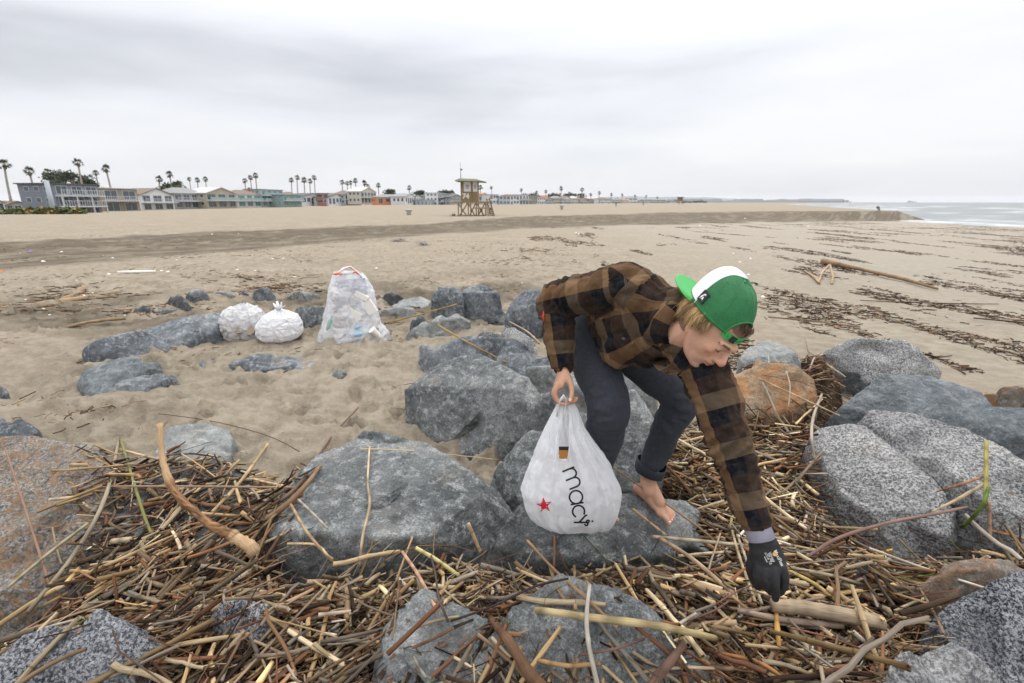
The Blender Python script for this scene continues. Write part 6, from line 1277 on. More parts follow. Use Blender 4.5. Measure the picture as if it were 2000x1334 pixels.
# surface helper: point on the shirt under a photograph pixel
bvS = BVHTree.FromPolygons([tuple(p.co + OB) for p in shirt.vertices], [tuple(p.vertices) for p in shirt.polygons])
def onshirt(px, py, off=.0):
    o = Vector((0, 0, HC)); d = ray(px, py).normalized(); h = bvS.ray_cast(o, d)
    return (h[0] - d * off, h[1]) if h[0] is not None else (o + d * 1.7, -d)
def patch(name, pts, mat, parent, off=.004, thick=.003, uvscale=None):
    P = [onshirt(*p, off)[0] for p in pts]; c = sum(P, Vector()) / len(P); nn = onshirt(sum(p[0] for p in pts) / len(pts), sum(p[1] for p in pts) / len(pts))[1]
    V = [tuple(p) for p in P] + [tuple(c + nn * off * .6)] + [tuple(p - nn * thick) for p in P]; k = len(P); F = [(i, (i + 1) % k, k) for i in range(k)] + [(i, k + 1 + i, k + 1 + (i + 1) % k, (i + 1) % k) for i in range(k)]
    me = mesh(name, V, F, mat, False); bones_uv(me, BS); return part(name, me, None, parent, None, False)
for (a, b) in (((1302, 722), (7, 4)), ((1213, 661), (9, 8))): pass
patch('pocket_flap', [(1270, 706), (1300, 702), (1326, 716), (1330, 726), (1308, 733), (1284, 722)], M_PL, shirt_o, .006)
p, nn = onshirt(1303, 725, .010); oell('button', p, (CX * .007, CY * .004, CZ * .003), M_BTN, shirt_o)
patch('pocket_flap', [(1182, 634), (1190, 628), (1225, 655), (1238, 668), (1232, 676), (1208, 668)], M_PL, shirt_o, .005)
p, nn = onshirt(1219, 662, .009); oell('button', p, (CX * .010, CY * .007, CZ * .003), M_BTN, shirt_o)
def seamline(pts, r=.0014, mat=None, off=.001):
    P = []
    for (a, b), (c, d) in zip(pts[:-1], pts[1:]):
        for k in range(6):
            h = bvS.ray_cast(Vector((0, 0, HC)), ray(a + (c - a) * k / 6, b + (d - b) * k / 6).normalized())[0]
            if h is not None and (not P or (h - P[-1]).length < .03): P.append(h - ray(a, b).normalized() * off)
    if len(P) > 3: V, F = tube(P, r, 5); pmesh('seam', V, F, mat or M_THR, shirt_o)
seamline([(1212, 524), (1218, 535), (1222, 560), (1218, 590), (1200, 612), (1186, 622)]); seamline([(1216, 524), (1221, 535), (1225, 560), (1221, 591), (1204, 614)], .0010)
seamline([(1222, 578), (1250, 583), (1285, 591)]); seamline([(1262, 532), (1290, 540), (1310, 550)])
V, F = tube([J(1062, 608, 1.865), J(1061, 618, 1.865), J(1062, 628, 1.868)], [.003, .004, .003], 6); pmesh('red_tab', V, F, cmat('red_label', (.55, .03, .03)), shirt_o)
# --- trousers
tb = []
tb.append(loft([pel - Sn * .07, pel, pel + Sn * .10], [(.150, .115), (.165, .125), (.15, .115)], W, 24))
tb.append(loft([hpR, hpR.lerp(knR, .5), knR, knR.lerp(anR, .35), knR.lerp(anR, .9)], [.108, .098, .086, .076, .064])); tb.append(loft([hpL, hpL.lerp(knL, .5), knL, knL.lerp(anL, .35), knL.lerp(anL, .80)], [.108, .096, .084, .070, .062]))
tb.append(loft([hpR, hpL], [.105, .105]))
tr = union(tb, .006, 8, .5); BT = [(pel - Sn * .1, pel + Sn * .1, W, .15, 0, 0), (hpR, knR, CX, .098, 0, 0), (knR, anR, CX, .075, 0, 0), (hpL, knL, CX, .098, 0, 0), (knL, anL, CX, .075, 0, 0)]
v, I, T, U, Vv = vert_uv(tr, BT); n = getn(tr); d = .004 * fbm(v, 14, 3) + .008 * fbm(v, 6, 2)
kf = np.exp(-((T - 1) / .25) ** 2) * np.isin(I, [1, 3]) + np.exp(-((T - .1) / .35) ** 2) * np.isin(I, [2, 4])
back = ((getn(tr) @ np.array(-CX)) > -.2); d += .009 * np.sin(Vv * 95 + 5 * U * 9) * kf * back * .55 * (fbm(v, 9, 2) > -.1); d += np.isin(I, [2, 4]) * .006 * np.sin(U * 26 + Vv * 8) * sst(T, .2, .8)
hp_ = np.exp(-((T) / .3) ** 2) * np.isin(I, [1, 3]); d += .005 * np.sin(Vv * 70 + U * 30) * hp_
setv(tr, v + n * d[:, None]); bones_uv(tr, BT)
m = Mat('charcoal_twill'); m.base(m.mix(m.noise(60, 4, .7), (.026, .029, .036), (.060, .065, .077))); m.set(Roughness=.9, Specular_IOR_Level=.05, Sheen_Weight=.04); b = m.bump(m.noise(30, 3), .005, .4); m.bump(m.noise(700, 2, .8), .001, .8, b); M_TW = m.m
tro = part('trousers', tr, M_TW); la = (anL - knL).normalized(); e = knL.lerp(anL, .93)
cuff('rolled_hem', e - la * .035, e + la * .018, .068, .064, M_TW, tro, thick=.005, wav=.05)
V, F = tube([knR + CX * -.088 + CY * -.0, knR.lerp(anR, .3) + CX * -.070, knR.lerp(anR, .6) + CX * -.068, knR.lerp(anR, .9) + CX * -.062], .0022, 6); pmesh('side_seam', V, F, M_TW, tro)
# --- glove
m = Mat('black_nitrile'); m.base(m.mix(m.noise(50, 3), (.012, .012, .013), (.028, .028, .030))); m.set(Roughness=.62, Specular_IOR_Level=.3); m.bump(m.noise(260, 3, .8), .0014, .8); M_GLV = m.m
gs = [loft(GL['palm'], [(.034, .029), (.046, .027), (.051, .025), (.047, .021)], gax)] + [fing(p, [.0155, .0135, .0125, .0115]) for p in FG] + [fing(TG, [.018, .0145, .0130, .0115])]
gl = union(gs, .0032, 4); v = getv(gl); n = getn(gl); setv(gl, v + n * (.0016 * fbm(v, 45, 3))[:, None]); glo = part('glove', gl, M_GLV)
m = Mat('lilac_grey_knit'); m.base(m.mix(m.noise(60, 3), (.17, .16, .20), (.25, .24, .29))); m.set(Roughness=.9); uv_ = m.P(); m.bump(m.noise(300, 2), .002, .8); M_KN = m.m
cuff('knit_cuff', wrL - dL * .028, wrL + dL * .028, .036, .0365, M_KN, glo, thick=.003)
def textmesh(body_, size, extrude=.0, font_off=.0, shear=0):
    cu = bpy.data.curves.new('t', 'FONT'); cu.body = body_; cu.size = size; cu.extrude = extrude; cu.offset = font_off; cu.align_x = 'CENTER'; cu.align_y = 'CENTER'; cu.resolution_u = 6; cu.shear = shear
    to = bpy.data.objects.new('t', cu); col.objects.link(to); dg = bpy.context.evaluated_depsgraph_get(); me = bpy.data.meshes.new_from_object(to.evaluated_get(dg)); bpy.data.objects.remove(to); me.materials.clear(); return me
def print_on(name, me2d, bvh, pxc, pyc, angle, pxu, mat, parent, off=.0012, to_part=True, sub=3):
    """press a flat print on a surface: local x,y in photograph pixels, turned by angle, cast onto the surface"""
    bm = bmesh.new(); bm.from_mesh(me2d); bmesh.ops.triangulate(bm, faces=bm.faces[:])
    if sub: bmesh.ops.subdivide_edges(bm, edges=[e for e in bm.edges if e.calc_length() > sub], cuts=2, use_grid_fill=False)
    ca, sa = math.cos(angle), math.sin(angle); o = Vector((0, 0, HC)); bad = []
    for vt in bm.verts:
        x, y = vt.co.x * pxu, vt.co.y * pxu; X, Y = x * ca - y * sa, x * sa + y * ca; d = ray(pxc + X, pyc - Y).normalized(); h = bvh.ray_cast(o, d)
        if h[0] is None: bad.append(vt)
        else: vt.co = h[0] - d * off
    if bad: bmesh.ops.delete(bm, geom=bad, context='VERTS')
    me = bpy.data.meshes.new(name); bm.to_mesh(me); bm.free(); me.materials.append(mat); return me
def bvh_of(me, off=OB): return BVHTree.FromPolygons([tuple(p.co + off) for p in me.vertices], [tuple(p.vertices) for p in me.polygons])
bvG = bvh_of(gl); M_PRW = cmat('glove_print', (.62, .62, .60)); M_PRO = cmat('orange_disc', (.65, .33, .10))
part('brand_print', print_on('p', textmesh('MaxiFlex', 9.5, 0, .12), bvG, 1521, 1090, R(-64), 1, M_PRW, glo), None, glo, None, False)
for k, t in enumerate(['Ultimate', 'EN 388', '3131A  CE', 'www']): part('small_print', print_on('p', textmesh(t, 6.0, 0, .05), bvG, 1508 - k * 4.0, 1088 + k * 1.5, R(-64), 1, M_PRW, glo), None, glo, None, False)
dm = bpy.data.meshes.new('d'); bm = bmesh.new(); bmesh.ops.create_circle(bm, cap_ends=True, segments=18, radius=4.6); bm.to_mesh(dm); bm.free(); part('orange_disc', print_on('p', dm, bvG, 1513.5, 1082, 0, 1, M_PRO, glo, .0016), None, glo, None, False)
# --- cap, worn backwards
ca_ = CV(.47, .70, .54).normalized(); cf_ = CV(.33, -.74, .59); cf_ = (cf_ - ca_ * cf_.dot(ca_)).normalized(); cs_ = cf_.cross(ca_).normalized(); kc = J(1405, 608, ZCH - .01)
def capP(t, ph, k=1.0, kz=1.0):
    """t 0 rim .. 1 button; ph 0 = over the forehead, pi = peak side, +pi/2 = the man's right"""
    back = .5 - .5 * math.cos(ph); h = .128 + .010 * back; a = t * math.pi / 2
    rr = math.cos(a) ** (.78 - .20 * back); rf, rs = .112, .095
    return kc + cf_ * rf * rr * math.cos(ph) * k + cs_ * rs * rr * math.sin(ph) * k + ca_ * (h * math.sin(a) ** (1.0) - .012 - .004 * math.cos(ph)) * kz - cf_ * .012 * math.sin(a)
def dome(name, p0, p1, mat, parent, t0=0.0, t1=1.0, nu=60, nt=30, k=1.0, hole=False, label=None, th=.0022):
    V, F = [], []
    for lay in (0, 1):
        for i in range(nt + 1):
            for j in range(nu + 1): t = t0 + (t1 - t0) * i / nt; ph = p0 + (p1 - p0) * j / nu; V.append(tuple(capP(t, ph, k - lay * th / .09)))
    N = (nt + 1) * (nu + 1)
    def ok(i, j):
        if not hole: return True
        ph = p0 + (p1 - p0) * (j + .5) / nu; ph = (ph + math.pi) % (2 * math.pi) - math.pi; t = t0 + (t1 - t0) * (i + .5) / nt; return (ph / .62) ** 2 + (t / .30) ** 2 > 1
    for i in range(nt):
        for j in range(nu):
            if ok(i, j): a = i * (nu + 1) + j; F.append((a, a + 1, a + nu + 2, a + nu + 1)); F.append((N + a + nu + 1, N + a + nu + 2, N + a + 1, N + a))
    for j in range(nu): F.append((j, N + j, N + j + 1, j + 1))
    return pmesh(name, V, F, mat, parent, True, label)
m = Mat('green_mesh'); uvp = m.mapped(m.P(), (1, 1, 1), (.6, .3, .9)); sp2 = m.N('ShaderNodeSeparateXYZ'); m.L(uvp, sp2.inputs[0])
net = m.noise(330, 2, .6, m.mapped(m.P(), (1, .35, 1), (.6, .3, .9))); nm = m.ramp(m.noise(30, 3, .6, m.mapped(m.P(), (1, .3, 1), (.6, .3, .9))), [(.35, .25), (.7, 1.0)])
gc = m.mix(net, (.004, .075, .022), (.016, .205, .055)); m.base(gc); m.set(Roughness=.6); m.bump(net, .0012, .8)
trn = m.N('ShaderNodeBsdfTransparent'); mixn = m.N('ShaderNodeMixShader'); m.L(m.math('MULTIPLY', nm, .30), mixn.inputs[0]); m.L(m.b.outputs[0], mixn.inputs[1]); m.L(trn.outputs[0], mixn.inputs[2]); m.L(mixn.outputs[0], m.out.inputs[0]); M_MESH = m.m
M_GRN = flat('green_fabric', (.030, .30, .060), .6, .08, 60); M_GRD = flat('green_band', (.010, .14, .035), .6, .08, 60); M_FOAM = flat('white_foam_fabric', (.70, .69, .72), .85, .04, 40); M_BLKF = flat('black_fabric', (.012, .012, .014), .7)
capo = dome('cap', -math.pi * .59, math.pi * .59, M_MESH, None, 0, 1, 96, 34, 1.0, True, 'green and white mesh cap worn backwards')
dome('front_panel', math.pi * .59, math.pi * 1.41, M_FOAM, capo, 0, 1, 44, 34, 1.0, label='white foam panel above the peak')
# rim band, seams, button, eyelets
def rimtube(name, p0, p1, t, r, mat, n=40, k=1.003): V, F = tube([capP(t, p0 + (p1 - p0) * i / n, k) for i in range(n + 1)], r, 6); return pmesh(name, V, F, mat, capo)
V, F = [], []
for j in range(70):
    ph = .62 + (2 * math.pi - 1.24) * j / 69; V += [tuple(capP(0, ph, 1.006)), tuple(capP(.035, ph, 1.004)), tuple(capP(.11, ph, .975)), tuple(capP(0, ph, .97))]
for j in range(69):
    a = j * 4
    for q in range(4): F.append((a + q, a + (q + 1) % 4, a + 4 + (q + 1) % 4, a + 4 + q))
pmesh('sweat_band', V, F, M_GRD, capo)
def radial(ph, mat, r, t0=0.0): V, F = tube([capP(t0 + (.97 - t0) * i / 24, ph, 1.002) for i in range(25)], r * .55, 6); pmesh('seam_tape', V, F, mat, capo)
for ph in (.98, -.98, 0.0): radial(ph, M_GRD, .0022, .31 if ph == 0 else 0)
for ph in (math.pi * .59, math.pi * 1.41): radial(ph, M_FOAM, .0026)
radial(math.pi, M_FOAM, .0016)
oell('button', capP(1, 0) + ca_ * .003, (cf_ * .0085, cs_ * .0085, ca_ * .005), M_GRN, capo)
for ph in (.5, 1.55, -.5, -1.55): V, F = tube([capP(.6, ph + .03 * math.cos(q), 1.004) + ca_ * .0022 * math.sin(q) for q in np.linspace(0, 6.283, 12)], .0008, 5); pmesh('eyelet', V, F, M_GRD, capo)
# arch edging over the forehead opening, and the plastic strap
P = [];
for i in range(25): a = math.pi * i / 24; P.append(capP(.30 * math.sin(a), .62 * math.cos(a), 1.006))
V, F = tube(P, .0032, 6); pmesh('opening_trim', V, F, M_GRD, capo)
V, F = [], []; P = []
for i in range(25):
    ph = -.66 + 1.32 * i / 24; p = capP(0, ph, 1.02) - ca_ * (.004 * math.cos(ph * 2.2)); P.append(p); V += [tuple(p - ca_ * .011), tuple(p + ca_ * .011), tuple(p + ca_ * .011 - (p - kc).normalized() * .0025), tuple(p - ca_ * .011 - (p - kc).normalized() * .0025)]
for i in range(24):
    a = 4 * i
    for q in range(4): F.append((a + q, a + (q + 1) % 4, a + 4 + (q + 1) % 4, a + 4 + q))
stp = pmesh('strap', V, F, M_GRN, capo, False)
for i in range(7, 24, 2): oell('snap', P[i] + (P[i] - kc).normalized() * .001, (ca_ * .0022, cf_ * .0022, (P[i] - kc).normalized() * .002), M_GRD, stp)
i = 17; p = P[i] + (P[i] - kc).normalized() * .0016; tx = (P[i + 1] - P[i]).normalized(); nn_ = (P[i] - kc).normalized(); V = [tuple(p + tx * x + ca_ * y + nn_ * z) for z in (0, .0012) for x, y in ((-.012, -.0105), (.010, -.0105), (.010, .0105), (-.012, .0105))]
lb = pmesh('strap_label', V, [(4, 5, 6, 7), (0, 1, 5, 4), (1, 2, 6, 5), (2, 3, 7, 6), (3, 0, 4, 7)], M_BLKF, stp, False)
# peak
V, F = [], []; NU, NR = 32, 14
for lay in (0, 1):
    for j in range(NR + 1):
        for i in range(NU + 1):
            u = -1 + 2 * i / NU; ph = math.pi + u * 1.12; b0 = capP(.015, ph, 1.0); t = j / NR; out = .078 * max(0, 1 - abs(u) ** 3.2) ** .5 * t
            dirn = (-cf_ * 1.0 - cs_ * .22 * u).normalized(); p = b0 + dirn * out - ca_ * (.010 * u * u * t + .004 * t) + ca_ * (.0007 * math.sin(t * 42) * (lay == 0) + .0028 * (1 - lay)); V.append(tuple(p))
N = (NU + 1) * (NR + 1)
for j in range(NR):
    for i in range(NU): a = j * (NU + 1) + i; F += [(a, a + NU + 1, a + NU + 2, a + 1), (N + a + 1, N + a + NU + 2, N + a + NU + 1, N + a)]
for i in range(NU): a = NR * (NU + 1) + i; F.append((a, N + a, N + a + 1, a + 1))
pmesh('peak', V, F, M_GRN, capo)
# round stitch lines on the peak
# black patch with a white wave and mountain mark, on the man's right side
ctr = capP(.17, 1.72, 1.02); nn_ = (ctr - kc).normalized(); ux_ = (capP(.17, 1.86, 1.02) - capP(.17, 1.58, 1.02)).normalized(); uy_ = (capP(.30, 1.72, 1.02) - capP(.04, 1.72, 1.02)).normalized(); nn_ = ux_.cross(uy_); nn_ = nn_ if nn_.dot(CZ) > 0 else -nn_
V = [tuple(ctr + ux_ * x + uy_ * y + nn_ * z) for z in (-.002, .0022) for x, y in ((-.0135, -.018), (.0135, -.018), (.0135, .018), (-.0135, .018))]
pt = pmesh('side_patch', V, [(4, 5, 6, 7), (0, 1, 5, 4), (1, 2, 6, 5), (2, 3, 7, 6), (3, 0, 4, 7)], M_BLKF, capo, False)
def flatpoly(name, poly, c, ux, uy, nn, off, mat, parent): pmesh(name, [tuple(c + ux * x + uy * y + nn * off) for x, y in poly], [tuple(range(len(poly)))], mat, parent, False)
fl = -1 if ux_.dot(CX) < 0 else 1
wave = [(-.0055, -.008), (-.0048, -.001), (-.002, .0052), (.001, .0085), (.0035, .0075), (.0050, .0045), (.0035, .0055), (.0015, .005), (-.0005, .002), (-.0018, -.003)]
mtn = [(-.0012, -.0065), (.0003, -.001), (.0018, .0015), (.0032, -.0005), (.0048, -.0065), (.002, -.0045)]
for nm_, pl in (('wave_mark', wave), ('mountain_mark', mtn)): flatpoly(nm_, [(x * fl * 1.45, y * 1.45) for x, y in pl], ctr, ux_, uy_, nn_, .0028, M_FOAM, pt)
# --- hair below the cap, nape to temple
r = np.random.default_rng(21); V, F, C = [], [], []; base = 0
def strand(p0, p1, p2, r0, c):
    global base
    P = [p0 * (1 - t) ** 2 + p1 * 2 * t * (1 - t) + p2 * t * t for t in (0, .25, .5, .75, 1)]; v_, f_ = tube(P, [r0, r0, r0 * .9, r0 * .6, r0 * .1], 4, False)
    V.extend(v_.tolist()); F.extend([tuple(i + base for i in q) for q in f_]); C.extend([c] * len(v_)); base += len(v_)
BL, BR = np.array([.66, .44, .19]), np.array([.11, .065, .035])
for k in range(2600):
    ph = r.uniform(1.05, 3.9); t = r.uniform(-.25, .10); k_ = r.uniform(.80, .95); p0 = capP(max(t, 0), ph, k_) + ca_ * min(t, 0) * .06
    side = math.sin(ph); L = r.uniform(.030, .062) * (1.05 if ph > 1.6 else .6)
    dirn = (-c_ * .9 - f_ * .15 + s_h * .12 * side + Vector((0, 0, -.55)) + Vector(r.normal(0, .16, 3))).normalized()
    p1 = p0 + dirn * L * .5 + (p0 - hc).normalized() * .010; p2 = p0 + dirn * L + Vector((0, 0, -.012)) + Vector(r.normal(0, .005, 3))
    w = np.clip(.52 + .35 * math.sin(ph * 9) + .25 * r.normal(), 0, 1) * (1 if ph < 2.6 else .6); strand(p0, p1, p2, r.uniform(.0005, .0010), BL * w * r.uniform(.8, 1.25) + BR * (1 - w))
for k in range(120):   # hairline seen through the opening
    s_ = r.uniform(-.020, .040); p0 = hd(.083 - abs(s_) * .35 + r.uniform(-.012, 0), .062 + r.uniform(-.004, .02), s_ - .012); strand(p0, p0 + c_ * .008 - f_ * .008, p0 + c_ * .010 - f_ * .016 + Vector(r.normal(0, .002, 3)), .0007, BR * r.uniform(.6, 1.4))
m = Mat('dark_blond_hair'); m.base(m.attr()); m.set(Roughness=.45, Specular_IOR_Level=.4); pmesh('hair', V, F, m.m); hme = man.children[-1]
for o in man.children:
    if o.name.startswith('hair'):
        a = o.data.color_attributes.new('col', 'FLOAT_COLOR', 'POINT'); a.data.foreach_set('color', np.concatenate([np.array(C), np.ones((len(C), 1))], 1).astype(np.float32).ravel()); o.data.update()
# ------------------------------------------------------------------ carrier bag in his right hand
m = Mat('white_carrier_film'); pn_ = m.noise(7, 4, .6, m.mapped(m.P(), (3, 3, .6)))
m.base(m.mix(pn_, (.88, .89, .92), (.94, .95, .97))); m.set(Roughness=.38, Specular_IOR_Level=.4, Transmission_Weight=0.0)
tl = m.N('ShaderNodeBsdfTranslucent'); tl.inputs[0].default_value = (.85, .85, .86, 1); ms = m.N('ShaderNodeMixShader'); ms.inputs[0].default_value = .48; m.L(m.b.outputs[0], ms.inputs[1]); m.L(tl.outputs[0], ms.inputs[2])
tp = m.N('ShaderNodeBsdfTransparent'); m2 = m.N('ShaderNodeMixShader'); m2.inputs[0].default_value = .04; m.L(ms.outputs[0], m2.inputs[1]); m.L(tp.outputs[0], m2.inputs[2]); m.L(m2.outputs[0], m.out.inputs[0])
bb_ = m.bump(m.noise(15, 5, .6, m.mapped(m.P(), (3.2, 3.2, .45)), .6), .02, .75); b3_ = m.bump(m.ramp(m.vor(13, 'DISTANCE_TO_EDGE', m.mapped(m.P(), (1.6, 1.6, .55), (.3, .2, .1))), [(0, 0.0), (.12, 1.0)]), .004, .18, bb_); m.bump(m.noise(26, 4, .7, None, 1.0), .006, .6, b3_); M_BAG = m.m
BD = J(1103, 778, 1.85).y
LV = [(776,1097,1110,.006),(784,1090,1120,.012),(800,1082,1129,.020),(836,1064,1142,.040),(870,1050,1166,.062),(903,1037,1190,.080),(935,1025,1204,.095),(958,1018,1213,.100),(980,1022,1210,.098),(1000,1032,1205,.094),(1012,1044,1201,.084),(1024,1060,1194,.06)]
NB, V, F, prm = 240, [], [], []
ys = np.array([l[0] for l in LV]); Yq = np.concatenate([np.linspace(776, 1000, 130), np.linspace(1003, 1024, 9)])
for i, y in enumerate(Yq):
    xl, xr, dp = (np.interp(y, ys, [l[q] for l in LV]) for q in (1, 2, 3)); bulge = sst(y, 880, 960)
    cL, cR = PD(xl, y, BD), PD(xr, y, BD); c = (cL + cR) / 2; hw_ = (cR - cL).length / 2
    for j in range(NB):
        a = 2 * math.pi * j / NB; ca, sa = math.cos(a), math.sin(a); e = .75 + .25 * (1 - bulge)
        x = math.copysign(abs(ca) ** e, ca); yy = math.copysign(abs(sa) ** e, sa)
        f = (1 - bulge * .55) * (.075 * math.sin(9 * a + .6) + .055 * math.sin(17 * a + 1.3 + y * .004) + .03 * math.sin(31 * a - y * .006)) * (.35 + .65 * sst(y, 776, 850))
        f += .025 * bulge * math.sin(5 * a + y * .03) + .012 * math.sin(13 * a + y * .08) * bulge
        V.append((c.x + hw_ * x * (1 + f * .25), c.y + dp * yy * (1 + f * 1.6), c.z)); prm.append((y, a))
rows = len(Yq)
V = np.array(V); V[:, :] += (np.stack([fbm(V, 14, 3), fbm(V + 9, 14, 3), .5 * fbm(V + 5, 14, 3)], -1) * .006) * sst(np.array([p[0] for p in prm]), 800, 900)[:, None]
def slit(px, py, ya):
    y, a = ya
    if math.sin(a) > 0: return False              # far side stays
    pts_y = [776, 800, 840, 865, 885, 896]; l = np.interp(py, pts_y, [1103, 1100, 1095, 1092, 1091, 1093]); r_ = np.interp(py, pts_y, [1106, 1110, 1111, 1112, 1110, 1108]); return py < 896 and l < px < r_
def proj(p):
    q = Vector(p) - Vector((0, 0, HC)); x, y, z = q.x, q.dot(CY), -q.dot(CZ); return 1000 + FPX * x / z, 667 - FPX * y / z
PX = [proj(v) for v in V]
for i in range(rows - 1):
    for j in range(NB):
        j2 = (j + 1) % NB; q = (i * NB + j, i * NB + j2, (i + 1) * NB + j2, (i + 1) * NB + j); cxp = sum(PX[k][0] for k in q) / 4; cyp = sum(PX[k][1] for k in q) / 4
        if math.cos(prm[q[0]][1] + math.pi / NB) * 0 + 1 and slit(cxp, cyp, prm[q[0]]): continue
        F.append(q)
F.append(tuple((rows - 1) * NB + j for j in range(NB - 1, -1, -1)))
bagm = mesh('carrier_bag', V, F, M_BAG, True); bag_raw = V.copy(); loc = recentre(bagm); bag = link('carrier_bag', bagm, None, loc); tag(bag, 'white plastic carrier bag with a red star hanging from the man\'s bare hand', 'plastic bag')
bvB = BVHTree.FromPolygons([tuple(v) for v in V], [f for f in F if len(f) == 4])
M_INK = cmat('black_ink', (.010, .010, .012), .45); M_RED = cmat('red_ink', (.50, .012, .025), .45)
def bagpart(name, me): me.transform(Matrix.Translation(-Vector(loc))); return link(name, me, bag)
# letters run down the bag: each placed on its own, turned as the film hangs
def strokes(lines, w=3.2):
    V_, F_ = [], []
    for L_ in lines:
        P_ = [Vector((x, y, 0)) for x, y in L_]; b = len(V_)
        for i, p in enumerate(P_):
            t = (P_[min(i + 1, len(P_) - 1)] - P_[max(i - 1, 0)]).normalized(); nn = Vector((-t.y, t.x, 0)) * w / 2; V_ += [tuple(p - nn), tuple(p + nn)]
        F_ += [(b + 2 * i, b + 2 * i + 2, b + 2 * i + 3, b + 2 * i + 1) for i in range(len(P_) - 1)]
    me = bpy.data.meshes.new('l'); me.from_pydata(V_, [], F_); return me
arc = lambda cx, cy, rx, ry, a0, a1, n=14: [(cx + rx * math.cos(R(a0 + (a1 - a0) * i / n)), cy + ry * math.sin(R(a0 + (a1 - a0) * i / n))) for i in range(n + 1)]
ln = lambda x0, y0, x1, y1: [(x0 + (x1 - x0) * i / 6, y0 + (y1 - y0) * i / 6) for i in range(7)]
GLY = {'m': [ln(-19, -13, -19, 13), arc(-9.5, 3, 9.5, 9.5, 180, 0) + ln(0, 3, 0, -13), arc(9.5, 3, 9.5, 9.5, 180, 0) + ln(19, 3, 19, -13)],
       'a': [arc(0, 0, 13, 13, 0, 360, 24), ln(13, 13, 13, -13)], 'c': [arc(0, 0, 13, 13, 42, 318, 20)], 'y': [ln(-11, 13, 0, -12), ln(11, 13, -6, -25)], 's': [arc(0, 3, 4, 3.5, 40, 270) + arc(0, -4, 4, 3.5, 90, -140)], "'": [ln(0, 3, 0, 8)]}
for ch, x, y, ang, sz in (('m', 1117, 934, -68, .98), ('a', 1125, 971, -80, .98), ('c', 1130, 999, -72, .90), ('y', 1139, 1017, -66, .72), ("'", 1143, 1008, -60, .6), ('s', 1147, 1021, -40, .8)):
    me = strokes(GLY[ch], 3.4 / max(sz, .7)); me.transform(Matrix.Scale(sz, 4)); me = print_on('letter', me, bvB, x, y, R(ang), 1, M_INK, None, .0016, sub=4); bagpart('letter', me)
star = lambda r0, r1: [(math.cos(math.pi / 2 + k * math.pi / 5) * (r0 if k % 2 == 0 else r1), math.sin(math.pi / 2 + k * math.pi / 5) * (r0 if k % 2 == 0 else r1)) for k in range(10)]
for nm_, r0, x, y, ang, mt in (('red_star', 16.5, 1063, 987, 8, M_RED), ('small_star', 3.4, 1157, 1018, 0, M_INK)):
    pts = [(0, 0, 0)] + [(a, b, 0) for a, b in star(r0, r0 * .40)]; me = bpy.data.meshes.new('s'); me.from_pydata(pts, [], [(0, 1 + k, 1 + (k + 1) % 10) for k in range(10)]); bagpart(nm_, print_on(nm_, me, bvB, x, y, R(ang), 1, mt, None, .0016, sub=5))
# folded lips round the slit and the two loops over the fingers
def film(name, pts, r, flat_=.35): V_, F_ = tube(pts, r, 8, True, flat_); me = mesh(name, V_, F_, M_BAG, True); return bagpart(name, me)
def onbag(px, py): h = bvB.ray_cast(Vector((0, 0, HC)), ray(px, py).normalized())[0]; return (h if h is not None else PD(px, py, BD - .05))
film('handle_loop', [PD(1088, 812, BD - .012), PD(1089, 795, BD - .015), PD(1094, 781, BD - .022), PD(1101, 772, BD - .028), PD(1106, 779, BD - .022), PD(1103, 800, BD - .020), PD(1100, 822, BD - .03)], [.010, .010, .009, .009, .009, .010, .010])
film('handle_loop', [PD(1122, 815, BD - .008), PD(1120, 795, BD - .006), PD(1117, 783, BD + .002), PD(1113, 778, BD + .012), PD(1112, 792, BD + .012), PD(1113, 815, BD + .0)], [.011, .010, .009, .009, .009, .010])
lp = [(1098, 812), (1094, 836), (1091, 862), (1089, 880), (1090, 895), (1096, 899), (1103, 900), (1109, 898), (1112, 884), (1113, 862), (1112, 836), (1110, 812)]; film('slit_hem', [onbag(x, y) for x, y in lp], .0030, 1.0)
# the amber packet inside, seen through the slit
me = bpy.data.meshes.new('pk'); mb = MB(); mb.box((-.021, -.006, -.026), (.021, .006, .026)); p = PD(1101, 889, BD - .018)
o = mb.build('amber_packet', flat('amber_label', (.48, .20, .03), .35), None, False, p); tag(o, 'amber brown bottle label showing through the slit of the carrier bag', 'bottle'); MB().box((-.0215, -.0075, .0262), (.0215, .0075, .034)).build('dark_band', M_BLKF if 'M_BLKF' in globals() else M_INK, o)

# ------------------------------------------------------------------ the three rubbish bags on the sand
def film_mat(name, alpha, c=(.82, .83, .86)):
    m = Mat(name); m.base(c); m.set(Roughness=.28, Specular_IOR_Level=.5)
    tl = m.N('ShaderNodeBsdfTranslucent'); tl.inputs[0].default_value = (*c, 1); ms = m.N('ShaderNodeMixShader'); ms.inputs[0].default_value = .35; m.L(m.b.outputs[0], ms.inputs[1]); m.L(tl.outputs[0], ms.inputs[2])
    tp = m.N('ShaderNodeBsdfTransparent'); m2 = m.N('ShaderNodeMixShader'); m.L(m.ramp(m.noise(5, 4, .6), [(.3, alpha * .6), (.7, min(1, alpha * 1.35))]), m2.inputs[0]); m.L(ms.outputs[0], m2.inputs[1]); m.L(tp.outputs[0], m2.inputs[2]); m.L(m2.outputs[0], m.out.inputs[0])
    m.bump(m.noise(9, 6, .7, None, .8), .03 if alpha > .05 else .018, .9, m.bump(m.ramp(m.vor(7, 'DISTANCE_TO_EDGE', m.mapped(m.P(), (1.2, 1.2, .8), (.4, .3, .2))), [(0, 0.0), (.15, 1.0)]), .02, .6)); return m.m
